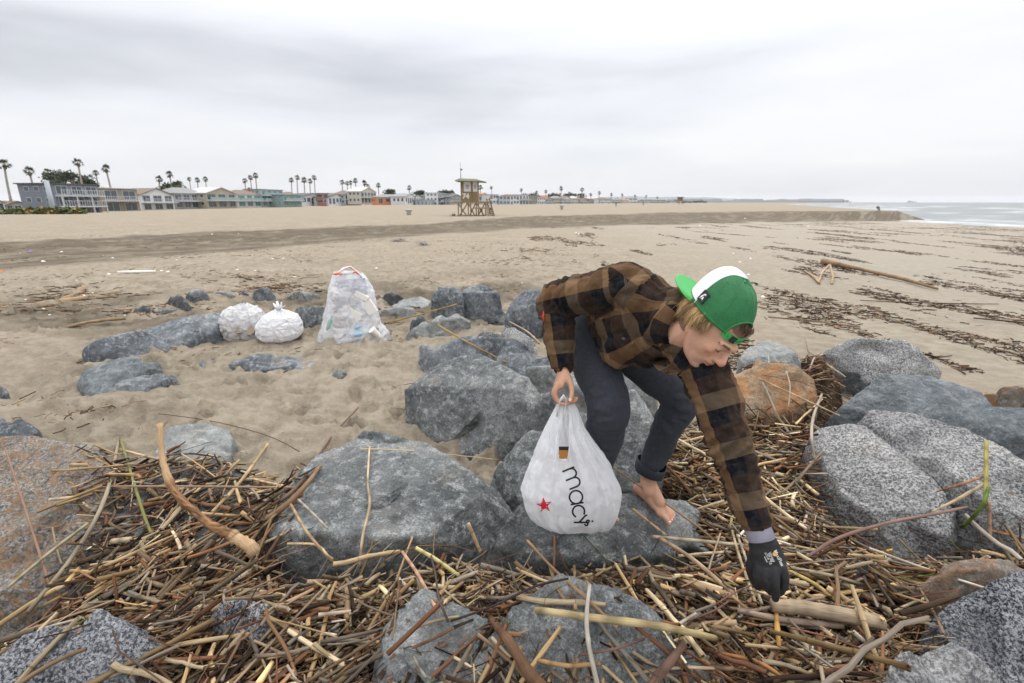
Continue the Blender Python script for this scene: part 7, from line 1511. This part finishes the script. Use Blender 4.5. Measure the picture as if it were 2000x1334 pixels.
def sack(name, label, outline, d, mat, depth=.8, wr=.02, seed=0, nb=96, nr=70):
    """outline: (py, left px, right px) rows from top to bottom"""
    ys = [o_[0] for o_ in outline]; V, F = [], []; Yq = np.linspace(ys[0], ys[-1], nr)
    for i, y in enumerate(Yq):
        xl, xr = np.interp(y, ys, [o_[1] for o_ in outline]), np.interp(y, ys, [o_[2] for o_ in outline]); cL, cR = PD(xl, y, d), PD(xr, y, d); c = (cL + cR) / 2; h = (cR - cL).length / 2; t = i / (nr - 1)
        k = sst(t, 0, .12) * .9 + .1
        for j in range(nb):
            a = 2 * math.pi * j / nb; f = .04 * math.sin(7 * a + seed) + .03 * math.sin(12 * a + 2 * t); x = math.copysign(abs(math.cos(a)) ** .8, math.cos(a))
            V.append((c.x + h * x, c.y + h * depth * (math.copysign(abs(math.sin(a)) ** .85, math.sin(a))) * (1 + f), c.z))
    V = np.array(V); s_ = (V.max(0) - V.min(0)).max(); dd = np.stack([fbm(V / s_ + seed, 5, 4, .55, True), fbm(V / s_ + 3 + seed, 5, 4, .55, True), fbm(V / s_ + 6 + seed, 5, 4, .55, True)], -1)
    V = V + dd * wr * s_ * 1.8 + np.stack([fbm(V / s_ + 11 + seed, 16, 3, .6, True)] * 3, -1) * (V - V.mean(0)) * .05; V[:, 2] = np.maximum(V[:, 2], V[:, 2].min() * 1.0)
    for i in range(nr - 1):
        for j in range(nb): j2 = (j + 1) % nb; F.append((i * nb + j, i * nb + j2, (i + 1) * nb + j2, (i + 1) * nb + j))
    F.append(tuple((nr - 1) * nb + j for j in range(nb - 1, -1, -1))); F.append(tuple(range(nb)))
    me = mesh(name, V, F, mat, True); l = recentre(me); o = link(name, me, None, l); tag(o, label, 'plastic bag'); return o
def tz(x, y): return float(terrain([x], [y])[0])
def gpt(px, py):
    z = .2
    for _ in range(6): p = PZ(px, py, z); z = tz(p.x, p.y)
    return PZ(px, py, z)
DB = gpt(690, 662).y + .10; DT = gpt(545, 664).y + .12; DS_ = gpt(472, 663).y + .12
M_CLR = film_mat('clear_rubbish_film', .34, (.90, .91, .95)); M_WHT = film_mat('white_bin_liner', .02, (.90, .90, .92)); M_HALF = film_mat('thin_white_film', .22, (.90, .90, .92))
tall = sack('rubbish_bag', 'tall see through rubbish bag full of litter with an orange drawstring', [(534,652,704),(545,648,714),(560,645,724),(580,641,729),(610,636,735),(635,630,743),(652,624,757),(663,622,762)], DB, M_CLR, .62, .012, 1)
tied = sack('rubbish_bag', 'round white bin bag tied in a knot, between two other bags', [(604,540,548),(610,528,562),(618,514,578),(632,505,586),(648,504,588),(658,508,582),(666,522,566)], DT, M_WHT, .8, .010, 2)
slum = sack('rubbish_bag', 'slumped white bag with dirty cups showing, leftmost of three', [(597,466,480),(603,446,496),(612,436,508),(628,431,510),(640,431,508),(652,436,504),(664,446,500)], DS_, M_HALF, .75, .03, 3)
def child_w(name, V, F, mat, par, smooth=True): me = mesh(name, V, F, mat, smooth); me.transform(Matrix.Translation(-Vector(par.location))); return link(name, me, par)
M_ORG = cmat('orange_drawstring', (.75, .14, .04), .4); M_PNK = cmat('pink_hem', (.68, .52, .50), .5)
V, F = tube([PD(655, 537, DB - .15), PD(672, 524, DB - .1), PD(684, 521, DB), PD(698, 532, DB - .05), PD(706, 541, DB - .1)], [.03, .035, .03, .03, .02], 8, True, .4); child_w('gathered_top', V, F, M_PNK, tall)
V, F = tube([PD(652, 536, DB - .22), PD(661, 534, DB - .24), PD(668, 537, DB - .22)], [.008, .014, .008], 8); child_w('drawstring', V, F, M_ORG, tall); V, F = tube([PD(690, 532, DB - .12), PD(696, 531, DB - .13), PD(699, 535, DB - .12)], [.008, .012, .008], 8); child_w('drawstring', V, F, M_ORG, tall)
for k, (a, b) in enumerate(((534, 592), (541, 588), (550, 590), (556, 597))): V, F = tube([PD(543, 607, DT - .02), PD((a + 543) / 2 + 1, 600, DT - .04), PD(a, b, DT - .03 * k)], [.020, .024, .010], 8, True, .3); child_w('knot_ear', V, F, M_WHT, tied)
for k, (a, b) in enumerate(((476, 593), (484, 591), (468, 596), (492, 597))): V, F = tube([PD(476, 606, DS_), PD((a + 476) / 2, 600, DS_ - .02), PD(a, b, DS_)], [.03, .03, .012], 8, True, .3); child_w('loose_top', V, F, M_HALF, slum)
r = random.Random(3)
def litter(kind, label, c, px, py, s, mat, group=None, fwd=0, rot=None):
    p = PD(px, py, DB + fwd) if True else None; mb = MB(); a, b, t = s
    V_, F_ = [], []
    if kind == 'box': mb.box((-a / 2, -t / 2, -b / 2), (a / 2, t / 2, b / 2))
    elif kind == 'cup': mb.tube([(0, 0, -b / 2), (0, 0, 0), (0, 0, b / 2), (0, 0, b / 2 + .004)], [a * .36, a * .43, a * .5, a * .54], 16)
    elif kind == 'bottle': mb.tube([(0, 0, -b / 2), (0, 0, -b * .45), (0, 0, b * .15), (0, 0, b * .32), (0, 0, b * .5)], [a * .45, a * .5, a * .5, a * .17, a * .17], 14)
    elif kind == 'shard': n = 7; Q = [(math.cos(i * 6.28 / n) * a / 2 * r.uniform(.6, 1.1), math.sin(i * 6.28 / n) * b / 2 * r.uniform(.6, 1.1)) for i in range(n)]; mb.add([(x, -t / 2, y) for x, y in Q] + [(x, t / 2, y) for x, y in Q], [tuple(range(n)), tuple(range(2 * n - 1, n - 1, -1))] + [(i, n + i, n + (i + 1) % n, (i + 1) % n) for i in range(n)])
    o = mb.build(c, mat, None, kind == 'bottle', p); o.rotation_euler = rot or (r.uniform(-.4, .4), r.uniform(-1.2, 1.2), r.uniform(-.5, .5)); tag(o, label, {'foam_block': 'foam', 'paper_cup': 'cup', 'plastic_bottle': 'bottle', 'food_tray': 'tray', 'foam_shard': 'foam', 'plastic_sheet': 'plastic'}.get(c, 'litter'), group); return o
M_FM = flat('grubby_foam', (.74, .72, .68), .9, .08, 30); M_BLU = cmat('pale_blue_plastic', (.30, .44, .56), .3); M_MGT = cmat('magenta_plastic', (.55, .06, .28), .4); M_GRNP = cmat('green_bottle_plastic', (.25, .38, .32), .2); M_PUR = cmat('dusky_sheet', (.32, .33, .42), .5); M_KFT = cmat('kraft_card', (.36, .26, .18), .9); M_DRTY = flat('dirty_cup_card', (.30, .245, .18), .8, .2, 20)
F_ = -.34
for it in [('box', 'wide cream foam block slanting in the middle of the tall bag', 'foam_block', 687, 612, (.23, .11, .05), M_FM, (0, .55, 0)), ('box', 'small foam chunk high on the left inside the tall bag', 'foam_block', 675, 575, (.14, .06, .04), M_FM, (0, -.35, 0)), ('box', 'foam strip high on the right inside the tall bag', 'foam_block', 706, 578, (.16, .06, .04), M_FM, (0, .5, 0)),
           ('shard', 'cone shaped foam piece low in the middle of the tall bag', 'foam_shard', 676, 636, (.09, .14, .03), M_FM, (0, 0, 0)), ('shard', 'foam piece at the bottom of the tall bag, left of the cone', 'foam_shard', 658, 643, (.10, .07, .03), M_FM, (0, .2, 0)), ('shard', 'lowest foam piece at the bottom of the tall bag', 'foam_shard', 662, 655, (.13, .06, .03), M_FM, (0, -.3, 0)),
           ('cup', 'white cup lying in the upper part of the tall bag', 'paper_cup', 657, 578, (.08, .10, 0), M_FM, None), ('bottle', 'green tinted bottle at the left side of the tall bag', 'plastic_bottle', 645, 632, (.07, .20, 0), M_GRNP, (0, .3, 0)), ('bottle', 'blue plastic bottle low on the right inside the tall bag', 'plastic_bottle', 702, 638, (.06, .16, 0), M_BLU, (0, 1.2, 0)),
           ('box', 'magenta strip of plastic inside the tall bag', 'plastic_sheet', 711, 626, (.09, .02, .01), M_MGT, (0, .1, 0)), ('box', 'dusky blue sheet filling the top of the tall bag', 'plastic_sheet', 688, 562, (.34, .20, .02), M_PUR, (0, -.1, 0)), ('box', 'brown card tube standing in the tall bag', 'food_tray', 660, 625, (.06, .22, .04), M_KFT, (0, .08, 0)),
           ('box', 'white food tray on the right inside the tall bag', 'food_tray', 722, 600, (.12, .16, .03), M_FM, (0, -.5, 0)), ('box', 'lilac tray behind the wide foam block', 'food_tray', 700, 596, (.26, .10, .02), M_PUR, (0, .3, 0)), ('cup', 'white cup at the right foot of the tall bag', 'paper_cup', 733, 650, (.09, .11, 0), M_FM, None), ('bottle', 'clear bottle lying at the bottom of the tall bag', 'plastic_bottle', 700, 653, (.07, .2, 0), M_BLU, (0, 1.4, 0))]:
    litter(it[0], it[1], it[2], it[3], it[4], it[5], it[6], None, -.62 * (np.interp(it[4], [534, 580, 630, 663], [27, 44, 53, 70]) * DB / FPX) + .028 + (.05 if 'sheet' in it[2] or 'behind' in it[1] else 0) + r.uniform(0, .02), it[7])
rq = random.Random(8)
for k in range(22):
    py_ = 566 + (k * 37) % 88; w_ = np.interp(py_, [534, 580, 630, 663], [24, 40, 48, 60]); px_ = 689 + rq.uniform(-.85, .85) * w_; hgt = 'upper' if py_ < 595 else 'middle' if py_ < 625 else 'lower'; sd_ = 'left' if px_ < 676 else 'right' if px_ > 704 else 'centre'
    kd_, nm3, mt3, lb3 = [('box', 'foam_block', M_FM, 'cream foam scrap'), ('shard', 'foam_shard', M_FM, 'jagged foam flake'), ('cup', 'paper_cup', M_FM, 'crushed white cup'), ('box', 'plastic_sheet', M_PUR, 'dusky plastic scrap'), ('box', 'food_tray', M_DRTY, 'dirty card tray')][k % 5]
    litter(kd_, f'{lb3} packed in the {hgt} {sd_} of the tall bag', nm3, px_, py_, (rq.uniform(.08, .17), rq.uniform(.05, .11), .04), mt3, 'litter packed inside the tall bag', -.62 * (np.interp(py_, [534, 580, 630, 663], [27, 44, 53, 70]) * math.sqrt(max(.05, 1 - ((px_ - 689) / (w_ * 1.25)) ** 2)) * DB / FPX) + .05 + rq.uniform(0, .06), (rq.uniform(-.5, .5), rq.uniform(-1.5, 1.5), rq.uniform(-.5, .5)))
for k, (a, b, w_) in enumerate(((443, 646, 'leftmost'), (470, 648, 'middle'), (493, 646, 'rightmost'))):
    o = litter('cup', f'dirty paper cup at the foot of the slumped bag, {w_}', 'paper_cup', a, b, (.11, .13, 0), M_DRTY, None, DS_ - DB - .10, (.5 + .3 * k, .5 - .5 * k, .3)); 
# ------------------------------------------------------------------ litter and wrack on the open sand
tri = mesh('foam_bit', [(.5, 0, .1), (.1, .45, .05), (-.4, .3, .12), (-.5, -.2, .06), (.1, -.45, .1), (0, 0, .45), (.3, .1, .4)], [(0, 1, 6), (1, 5, 6), (1, 2, 5), (2, 3, 5), (3, 4, 5), (4, 0, 6), (4, 6, 5), (4, 3, 2, 1, 0)], M_FM, False)
bits = [(15,590,6),(30,575,4),(50,585,5),(85,603,6),(97,615,5),(165,577,5),(182,573,8),(225,618,7),(244,616,5),(212,536,9),(245,534,7),(235,524,5),(315,529,6),(328,531,7),(150,548,6),(120,492,5),(85,511,8),(40,495,5),(220,504,5),(345,508,5),(415,520,4),(370,530,5),(463,527,6),(499,529,5),(532,506,6),(553,505,5),(575,541,6),(466,457,4),(414,458,5),(735,524,6),(1490,580,10),(1462,537,9),(1445,512,5),(1432,495,4),(1466,505,5),(1157,536,5),(1020,553,4),(980,555,4),(1367,441,5),(1578,442,5),(1455,427,4),(1130,457,5),(1125,455,4)]
nm_of = ['beside the long weathered branch', 'among the litter at the left edge', 'on the open sand left of the bags', 'in the brown wrack band', 'on the pale beach to the right', 'near the cap side of the man']
for (a, b, s) in bits:
    p = gpt(a, b); zc = (p - Vector((0, 0, HC))).dot(-CZ); o = link('foam_bit', tri, None, p - Vector((0, 0, .003))); sc = s * zc / FPX * .9; o.scale = (sc * 1.2, sc, sc * .8); o.rotation_euler.z = a
    LM = [((60, 590), 'left of the long weathered branch'), ((190, 575), 'above the long weathered branch'), ((230, 617), 'beside the long thin stick'), ((230, 530), 'around the short white pipe'), ((90, 500), 'on the dark band at the left'), ((380, 520), 'right of the white pipe'), ((550, 520), 'above the small rock row'), ((440, 457), 'on the far side of the dark band'), ((735, 524), 'right of the tall bag top'), ((1000, 555), 'between the bags and the man'), ((1150, 537), 'just above the plaid back'), ((1128, 456), 'below the lifeguard tower, to the right'), ((1480, 530), 'just right of the cap'), ((1470, 428), 'far away in the pale beach'), ((1578, 442), 'far right of the tower')]
    w_ = min(LM, key=lambda q: (q[0][0] - a) ** 2 + 4 * (q[0][1] - b) ** 2)[1]; tag(o, 'white foam scrap on the sand ' + w_, 'foam', 'white foam scraps on the sand')
for (a, b, c, lab) in ((58, 492, (.22, .18, .55), 'small violet blue piece of plastic on the dark sand band'), (2, 531, (.65, .16, .03), 'small orange plastic piece at the left edge of the dark band')):
    p = gpt(a, b); o = link('plastic_scrap', tri.copy(), None, p); o.data.materials.clear(); o.data.materials.append(cmat('scrap', c)); o.scale = (.14, .1, .1); tag(o, lab, 'plastic')
p = gpt(266, 535); V, F = tube([p + Vector((-.42, 0, .04)), p + Vector((.42, .05, .05))], [.035, .03], 8); me = mesh('pipe', V, F, M_FM); l = recentre(me); tag(link('white_pipe', me, None, l), 'short white pipe lying in the wrack at the left', 'pipe')
for (a, b, lab) in ((826, 479, 'dark clump of debris on the sand below the lifeguard tower, right one'), (779, 472, 'dark clump of debris on the sand below the lifeguard tower, left one')):
    p = gpt(a, b); V, F = [], []; mb = MB(); rr = random.Random(a)
    for k in range(22): q = p + Vector((rr.gauss(0, .12), rr.gauss(0, .12), rr.uniform(.0, .12))); e = Vector((rr.uniform(-.2, .2), rr.uniform(-.15, .15), rr.uniform(-.03, .1))); mb.tube([q - e, q + e * .2, q + e], [.012, .016, .006], 5)
    me = mesh('clump', np.concatenate(mb.V), mb.F, M_TR if 'M_TR' in globals() else None, True); l = recentre(me); o = link('debris_clump', me, None, l); tag(o, lab, 'debris')
# thousands of scattered stems: dark wrack lines on the right beach, litter at the left
r = np.random.default_rng(31)
def scatter(n, fx, fy, fm, L, Rd, names, ws, seed, aspread=.5, amean=0.0, **k):
    """free stems on the open sand"""
    rr = np.random.default_rng(seed); x, y = fx(rr, n), fy(rr, n); keep = fm(x, y, rr); x, y = x[keep], y[keep]; n = len(x); z = terrain(x, y)
    Ls = np.exp(rr.normal(math.log(L), .5, n)); Rs = np.exp(rr.normal(math.log(Rd), .35, n)); an = rr.normal(amean, aspread, n); t = np.linspace(-.5, .5, 4)[None]
    kk = np.cumsum(rr.normal(0, .09, (n, 4)), 1) * Ls[:, None]
    X = x[:, None] + np.cos(an)[:, None] * t * Ls[:, None] - np.sin(an)[:, None] * kk; Y = y[:, None] + np.sin(an)[:, None] * t * Ls[:, None] + np.cos(an)[:, None] * kk; Z = z[:, None] + Rs[:, None] * rr.uniform(.2, 1.4, (n, 1)) + rr.normal(0, .1, (n, 1)) * Ls[:, None] * t + np.abs(rr.normal(0, .03, (n, 4))) * Ls[:, None]
    P = np.stack([X, Y, Z], -1); T = np.gradient(P, axis=1); T /= np.linalg.norm(T, axis=2, keepdims=True) + 1e-9; B = np.cross(T, [0, 0, 1.0]); B /= np.linalg.norm(B, axis=2, keepdims=True) + 1e-9; N = np.cross(B, T); K = 4; a = np.arange(K) * 2 * math.pi / K
    V = (P[:, :, None] + Rs[:, None, None, None] * (np.cos(a)[None, None, :, None] * B[:, :, None] + np.sin(a)[None, None, :, None] * N[:, :, None])).reshape(-1, 3)
    i, j = np.meshgrid(np.arange(3), np.arange(K), indexing='ij'); j2 = (j + 1) % K; f = np.stack([i * K + j, i * K + j2, (i + 1) * K + j2, (i + 1) * K + j], -1).reshape(-1, 4); f = np.concatenate([f, [[3, 2, 1, 0], [12, 13, 14, 15]]])
    F = (f[None] + (np.arange(n) * 16)[:, None, None]).reshape(-1, 4); C = np.repeat(pal(n, names, ws, seed + 1), 16, 0); return V, F, C, np.zeros((n * 16, 3))
def wrackfield(x, y, th, rr):
    q = np.stack([x * .75, y * .17 + .12 * x, x * 0], -1); f = fbm(q, .85, 4, .6); lo = np.interp(x, Lp[:, 0], Lp[:, 1]); return (f > th + rr.normal(0, .04, len(x))) & (y < lo + 1)
parts = [scatter(320000, lambda q, n: q.uniform(.3, 56, n), lambda q, n: np.exp(q.uniform(math.log(4.5), math.log(62), n)), lambda x, y, q: (x < y * 1.15) & (x > y * .0) & wrackfield(x, y, .40 - .20 * sst(x / y, .3, 1.0), q), .085, .0042, ['dark', 'tan', 'red'], [.7, .15, .15], 41, 1.1, .5),
         scatter(24000, lambda q, n: q.uniform(-24, 2, n), lambda q, n: np.exp(q.uniform(math.log(3.0), math.log(22), n)), lambda x, y, q: (x > -1.15 * y) & (fbm(np.stack([x * .5, y * .8, x * 0], -1), .8, 3) + q.normal(0, .12, len(x)) > .20 + .12 * (y < 5.5)), .07, .0035, ['tan', 'dark', 'straw', 'red'], [.35, .35, .15, .15], 43, 1.2)]
for (a, b, n, w, h, L) in ((30,605,90,1.1,.25,.3),(170,580,160,1.0,.3,.3),(540,560,170,.9,.3,.22),(560,568,120,.8,.15,.2),(500,545,120,1.2,.4,.2),(800,600,60,.5,.3,.15),(1080,572,0,.4,.2,.1),(1040,490,60,.9,.5,.2),(1000,508,40,.8,.3,.2),(285,612,90,.5,.2,.15),(1200,520,0,1,1,.1),(360,600,50,.4,.2,.15),(130,565,60,.6,.2,.2)):
    if n: c0 = gpt(a, b); parts.append(scatter(int(n * 1.6), lambda q, k: c0.x + q.normal(0, w * .6, k), lambda q, k: c0.y + q.normal(0, h * .8, k), lambda x, y, q: x < 99, L * .55, .0042, ['dark', 'tan', 'red', 'straw'], [.4, .3, .2, .1], int(a) * 3 + 1, .6, .1))
tag(stick_obj('beach_wrack', parts, M_STK), 'dark wrack of seaweed stems and twigs strewn in lines over the sand', kind='stuff')
def bp(name, label, cat, pts, rad, colr, knob=.06, K=8):
    W_ = [gpt(a, b) + Vector((0, 0, l)) for a, b, l in pts]; n = len(W_); Q = []
    for i in range(n - 1):
        for k in range(6): Q.append(W_[i].lerp(W_[i + 1], k / 6))
    Q.append(W_[-1]); rr = np.interp(np.linspace(0, 1, len(Q)), np.linspace(0, 1, len(rad)), rad) * (1 + knob * np.abs(rng.normal(0, 1, len(Q)))); V, F = tube(Q, rr, K); me = mesh(name, V, F, M_STKO, True, np.ones((len(V), 3)) * (1 + .15 * np.repeat(rng.normal(0, 1, (len(Q), 1)), K, 0)))
    me.attributes.new('st', 'FLOAT_VECTOR', 'POINT').data.foreach_set('vector', (V * np.array([1, 3, 3])).astype(np.float32).ravel()); l = recentre(me); o = link(name, me, None, l); o.color = (*colr, 1); tag(o, label, cat)
bp('driftwood_pole', 'long thin driftwood pole lying across the pale beach on the right', 'driftwood', [(1606, 517, .10), (1680, 532, .08), (1760, 550, .07), (1830, 569, .05)], [.075, .04, .038, .022], (.22, .15, .09))
bp('root_stump', 'curled bleached root left of the long driftwood pole', 'driftwood', [(1572, 531, .02), (1590, 545, .05), (1600, 556, .03)], [.02, .025, .02], (.36, .26, .17)); bp('root_stump', 'arched root loop under the left end of the driftwood pole', 'driftwood', [(1598, 554, .02), (1604, 540, .10), (1618, 532, .20), (1626, 548, .08), (1624, 556, .02)], [.02, .022, .025, .022, .02], (.40, .30, .2))
bp('branch', 'dark thin branch lying low at the lower right of the beach', 'branch', [(1680, 590, .03), (1780, 594, .03), (1880, 598, .04), (1950, 596, .02)], [.006, .010, .009, .005], (.10, .07, .05)); bp('branch', 'dark branch at the right edge of the beach beyond the granite', 'branch', [(1900, 625, .03), (1960, 632, .04), (2020, 636, .03)], [.009, .010, .008], (.10, .07, .05)); bp('branch', 'long faint stick lying flat on the sand above the cap', 'branch', [(1500, 620, .01), (1580, 628, .015), (1680, 640, .01)], [.008, .010, .008], (.22, .16, .10), .02)
# bits of rubbish he is picking from the heap
for (a, b, s, lab) in ((1438, 1196, 15, 'broken white foam plate piece left of the tan log'), (1387, 1168, 14, 'pale blue white plastic piece under the reeds left of the glove'), (1500, 1226, 18, 'torn white foam lump below the tan log'), (1700, 1148, 13, 'white foam flake in the reeds right of the glove'), (1502, 1165, 12, 'pale plastic piece under the fingertip of the glove'), (1430, 1172, 10, 'small grey plastic bit left of the glove tip'), (1612, 1160, 8, 'small white foam flake between the glove and the flat rock'), (1588, 1272, 16, 'cream foam chip low in the heap near the bottom'), (1413, 1207, 7, 'tiny white foam crumb beside the broken foam plate')):
    h = hit(a, b) if 'hmap' in globals() else PD(a, b, 1.3); zc = (h - Vector((0, 0, HC))).dot(-CZ); sc = s * zc / FPX * 1.3; mm = mesh('foam_flake', *(lambda n: ([(math.cos(i * 6.28 / n) * .5 * r.uniform(.6, 1.1), math.sin(i * 6.28 / n) * .5 * r.uniform(.6, 1.1), z) for z in (0, .14) for i in range(n)], [tuple(range(n - 1, -1, -1)), tuple(range(n, 2 * n))] + [(i, (i + 1) % n, n + (i + 1) % n, n + i) for i in range(n)]))(8), M_FM, False)
    o = link('foam_flake', mm, None, h + Vector((0, -.01, .006))); o.scale = (sc, sc, sc); o.rotation_euler = (.35, r.uniform(-.4, .4), r.uniform(0, 6)); tag(o, lab, 'litter')
# ------------------------------------------------------------------ sea air
hb = MB().box((-9500, -60, -6.5), (13500, 13200, 130)); hm = bpy.data.materials.new('sea_air'); hm.use_nodes = True; hn = hm.node_tree; hn.nodes.clear()
ho = hn.nodes.new('ShaderNodeOutputMaterial'); hv = hn.nodes.new('ShaderNodeVolumePrincipled'); hv.inputs['Density'].default_value = .00006; hv.inputs['Color'].default_value = (.93, .95, 1, 1); hv.inputs['Anisotropy'].default_value = .2
hn.links.new(hv.outputs[0], ho.inputs['Volume']); tag(hb.build('haze', hm), kind='stuff')
